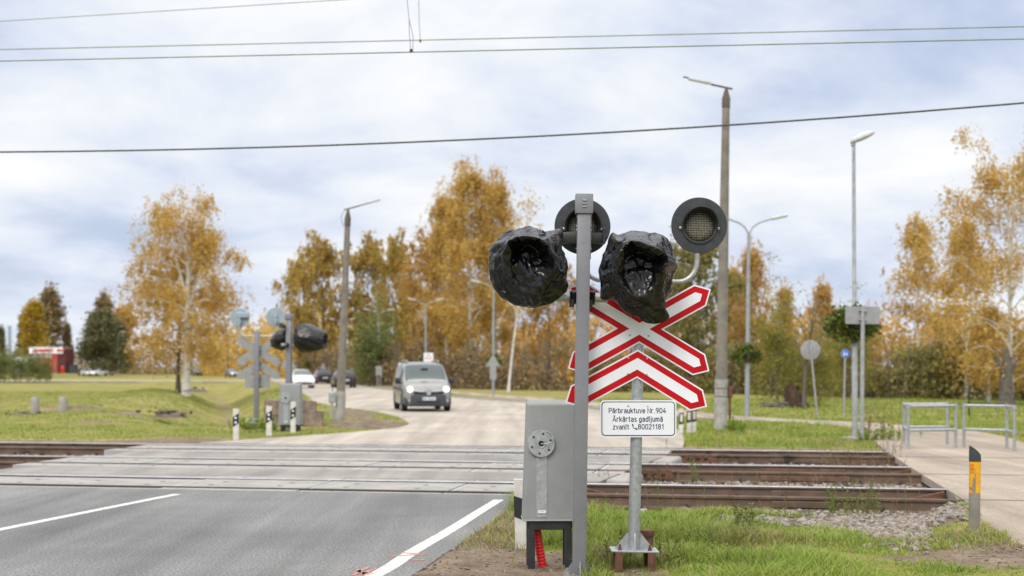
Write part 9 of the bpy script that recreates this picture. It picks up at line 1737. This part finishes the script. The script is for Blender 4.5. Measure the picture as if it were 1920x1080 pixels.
# loose earth heaps on the left bank
for i, (px_, py_, r_, lb) in enumerate(((45, 777, .32, 'crumbled earth clods in front of the left concrete stump'), (318, 776, .42, 'dark earth heap on the bank towards the large birch'), (366, 731, .55, 'dark stone half buried in the ditch beside the large birch'))):
    Y_ = 47 if i < 2 else 80; q = at(px_, py_, Y_); bm = bmesh.new()
    b = MB().lathe([(r_*1.5, -.12), (r_*1.1, -.01), (r_*.5, .05), (0, .06)], None, 14)
    for k in range(34 if i < 2 else 4):
        bm = bmesh.new(); bmesh.ops.create_icosphere(bm, subdivisions=1, radius=r_*random.uniform(.08, .26)); of = Vector((random.gauss(0, r_*.9), random.gauss(0, r_*.4), random.uniform(-.05, r_*.25)))
        for v in bm.verts: v.co = Vector((v.co.x*1.3, v.co.y*1.2, v.co.z*.7))*random.uniform(.75, 1.2)+of
        b.addbm(bm)
    o = b.build('earth_heap' if i < 2 else 'rock', M['earth'] if i < 2 else M['bark_dark'], smooth=None); o.location = q; tag(o, lb, 'earth' if i < 2 else 'rock')

# ------------------------------------------------------------------ woods and thickets that read as one mass
def mass(name, label, line, hfun, k, leaf, mat_, depth, seed, cat='woodland', low=0.0, sticks=0):
    """leaves spread through a long belt: line of (x, y) world points, height as a function of distance along it"""
    rg = np.random.default_rng(seed); P_ = np.array(line, float); seg = np.hypot(*np.diff(P_, axis=0).T); cum = np.concatenate([[0], np.cumsum(seg)]); u = rg.uniform(0, cum[-1], k)
    x = np.interp(u, cum, P_[:, 0]); y = np.interp(u, cum, P_[:, 1])+rg.normal(0, .5, k)*depth
    hh = hfun(u)*(.62+.6*fbm(u, y*.6, .32, seed)+.25*(fbm(u, y, 1.2, seed+3)-.5)); f = rg.uniform(0, 1, k)**1.15; z = low+hh*f
    holes = fbm(u*1.0, z*1.3+y*.15, .55, seed+9); keep = (holes > .22+.28*f); P3 = np.stack([x, y, z], -1)[keep]
    V, F = leaf_quads(P3, leaf, rg, 1.35); o = stuff(link_mesh(name, np_mesh(name, V, F, mat_)), label, cat)
    if sticks:
        b = MB()
        for i in range(sticks):
            uu = rg.uniform(0, cum[-1]); xx, yy = np.interp(uu, cum, P_[:, 0]), np.interp(uu, cum, P_[:, 1])+rg.normal()*depth*.4; h_ = float(hfun(np.array([uu]))[0])*rg.uniform(.6, 1.1); dx, dy = rg.normal(0, .12, 2)*h_
            b.tube([(xx, yy, -.2), (xx+dx*.4, yy+dy*.4, h_*.5), (xx+dx, yy+dy, h_)], [.012*h_+.01, .008*h_, .008], 4, cap=False)
        me = b.mesh(name+'_stems', M['twig'], 60); s_ = link_mesh('stems', me, o)
    return o
def wl_(pts): return [((p-960)*sc(Y_), Y_) for p, Y_ in pts]
def hk_(a, b=None): return lambda u: np.full(np.shape(u), float(a))
mass('woodland', 'far orange and gold autumn wood beyond the road on the left', wl_([(380, 300), (470, 260), (560, 205), (700, 180), (820, 165), (960, 155)]), lambda u: 10.5+u*0, 26000, .42, M['leaf_birch'], 9, 201, sticks=120)
mass('woodland', 'far orange and brown autumn wood behind the signs on the right', wl_([(940, 155), (1080, 140), (1250, 135), (1400, 135), (1560, 140), (1760, 140), (2050, 140)]), lambda u: 7.6+u*0, 24000, .36, M['leaf_rust'], 8, 202, sticks=160)
mass('thicket', 'brown bare thicket along the foot of the wood left of the signs', wl_([(560, 165), (660, 135), (760, 118), (860, 108), (980, 102), (1100, 98)]), lambda u: 3.9+u*0, 26000, .20, M['leaf_brown'], 3.2, 203, 'thicket', sticks=420)
mass('thicket', 'olive brown thicket behind the footpath on the right', wl_([(1090, 97), (1250, 92), (1400, 85), (1560, 78), (1700, 74), (1850, 70), (2050, 68)]), lambda u: 3.3+u*0, 42000, .16, M['leaf_olive'], 2.6, 204, 'thicket', sticks=520)
mass('thicket', 'distant low grey brown scrub along the left horizon', wl_([(-200, 420), (0, 400), (150, 380), (260, 340), (400, 320)]), lambda u: 6.5+u*0, 9000, .6, M['leaf_brown'], 9, 205, 'thicket', sticks=60)
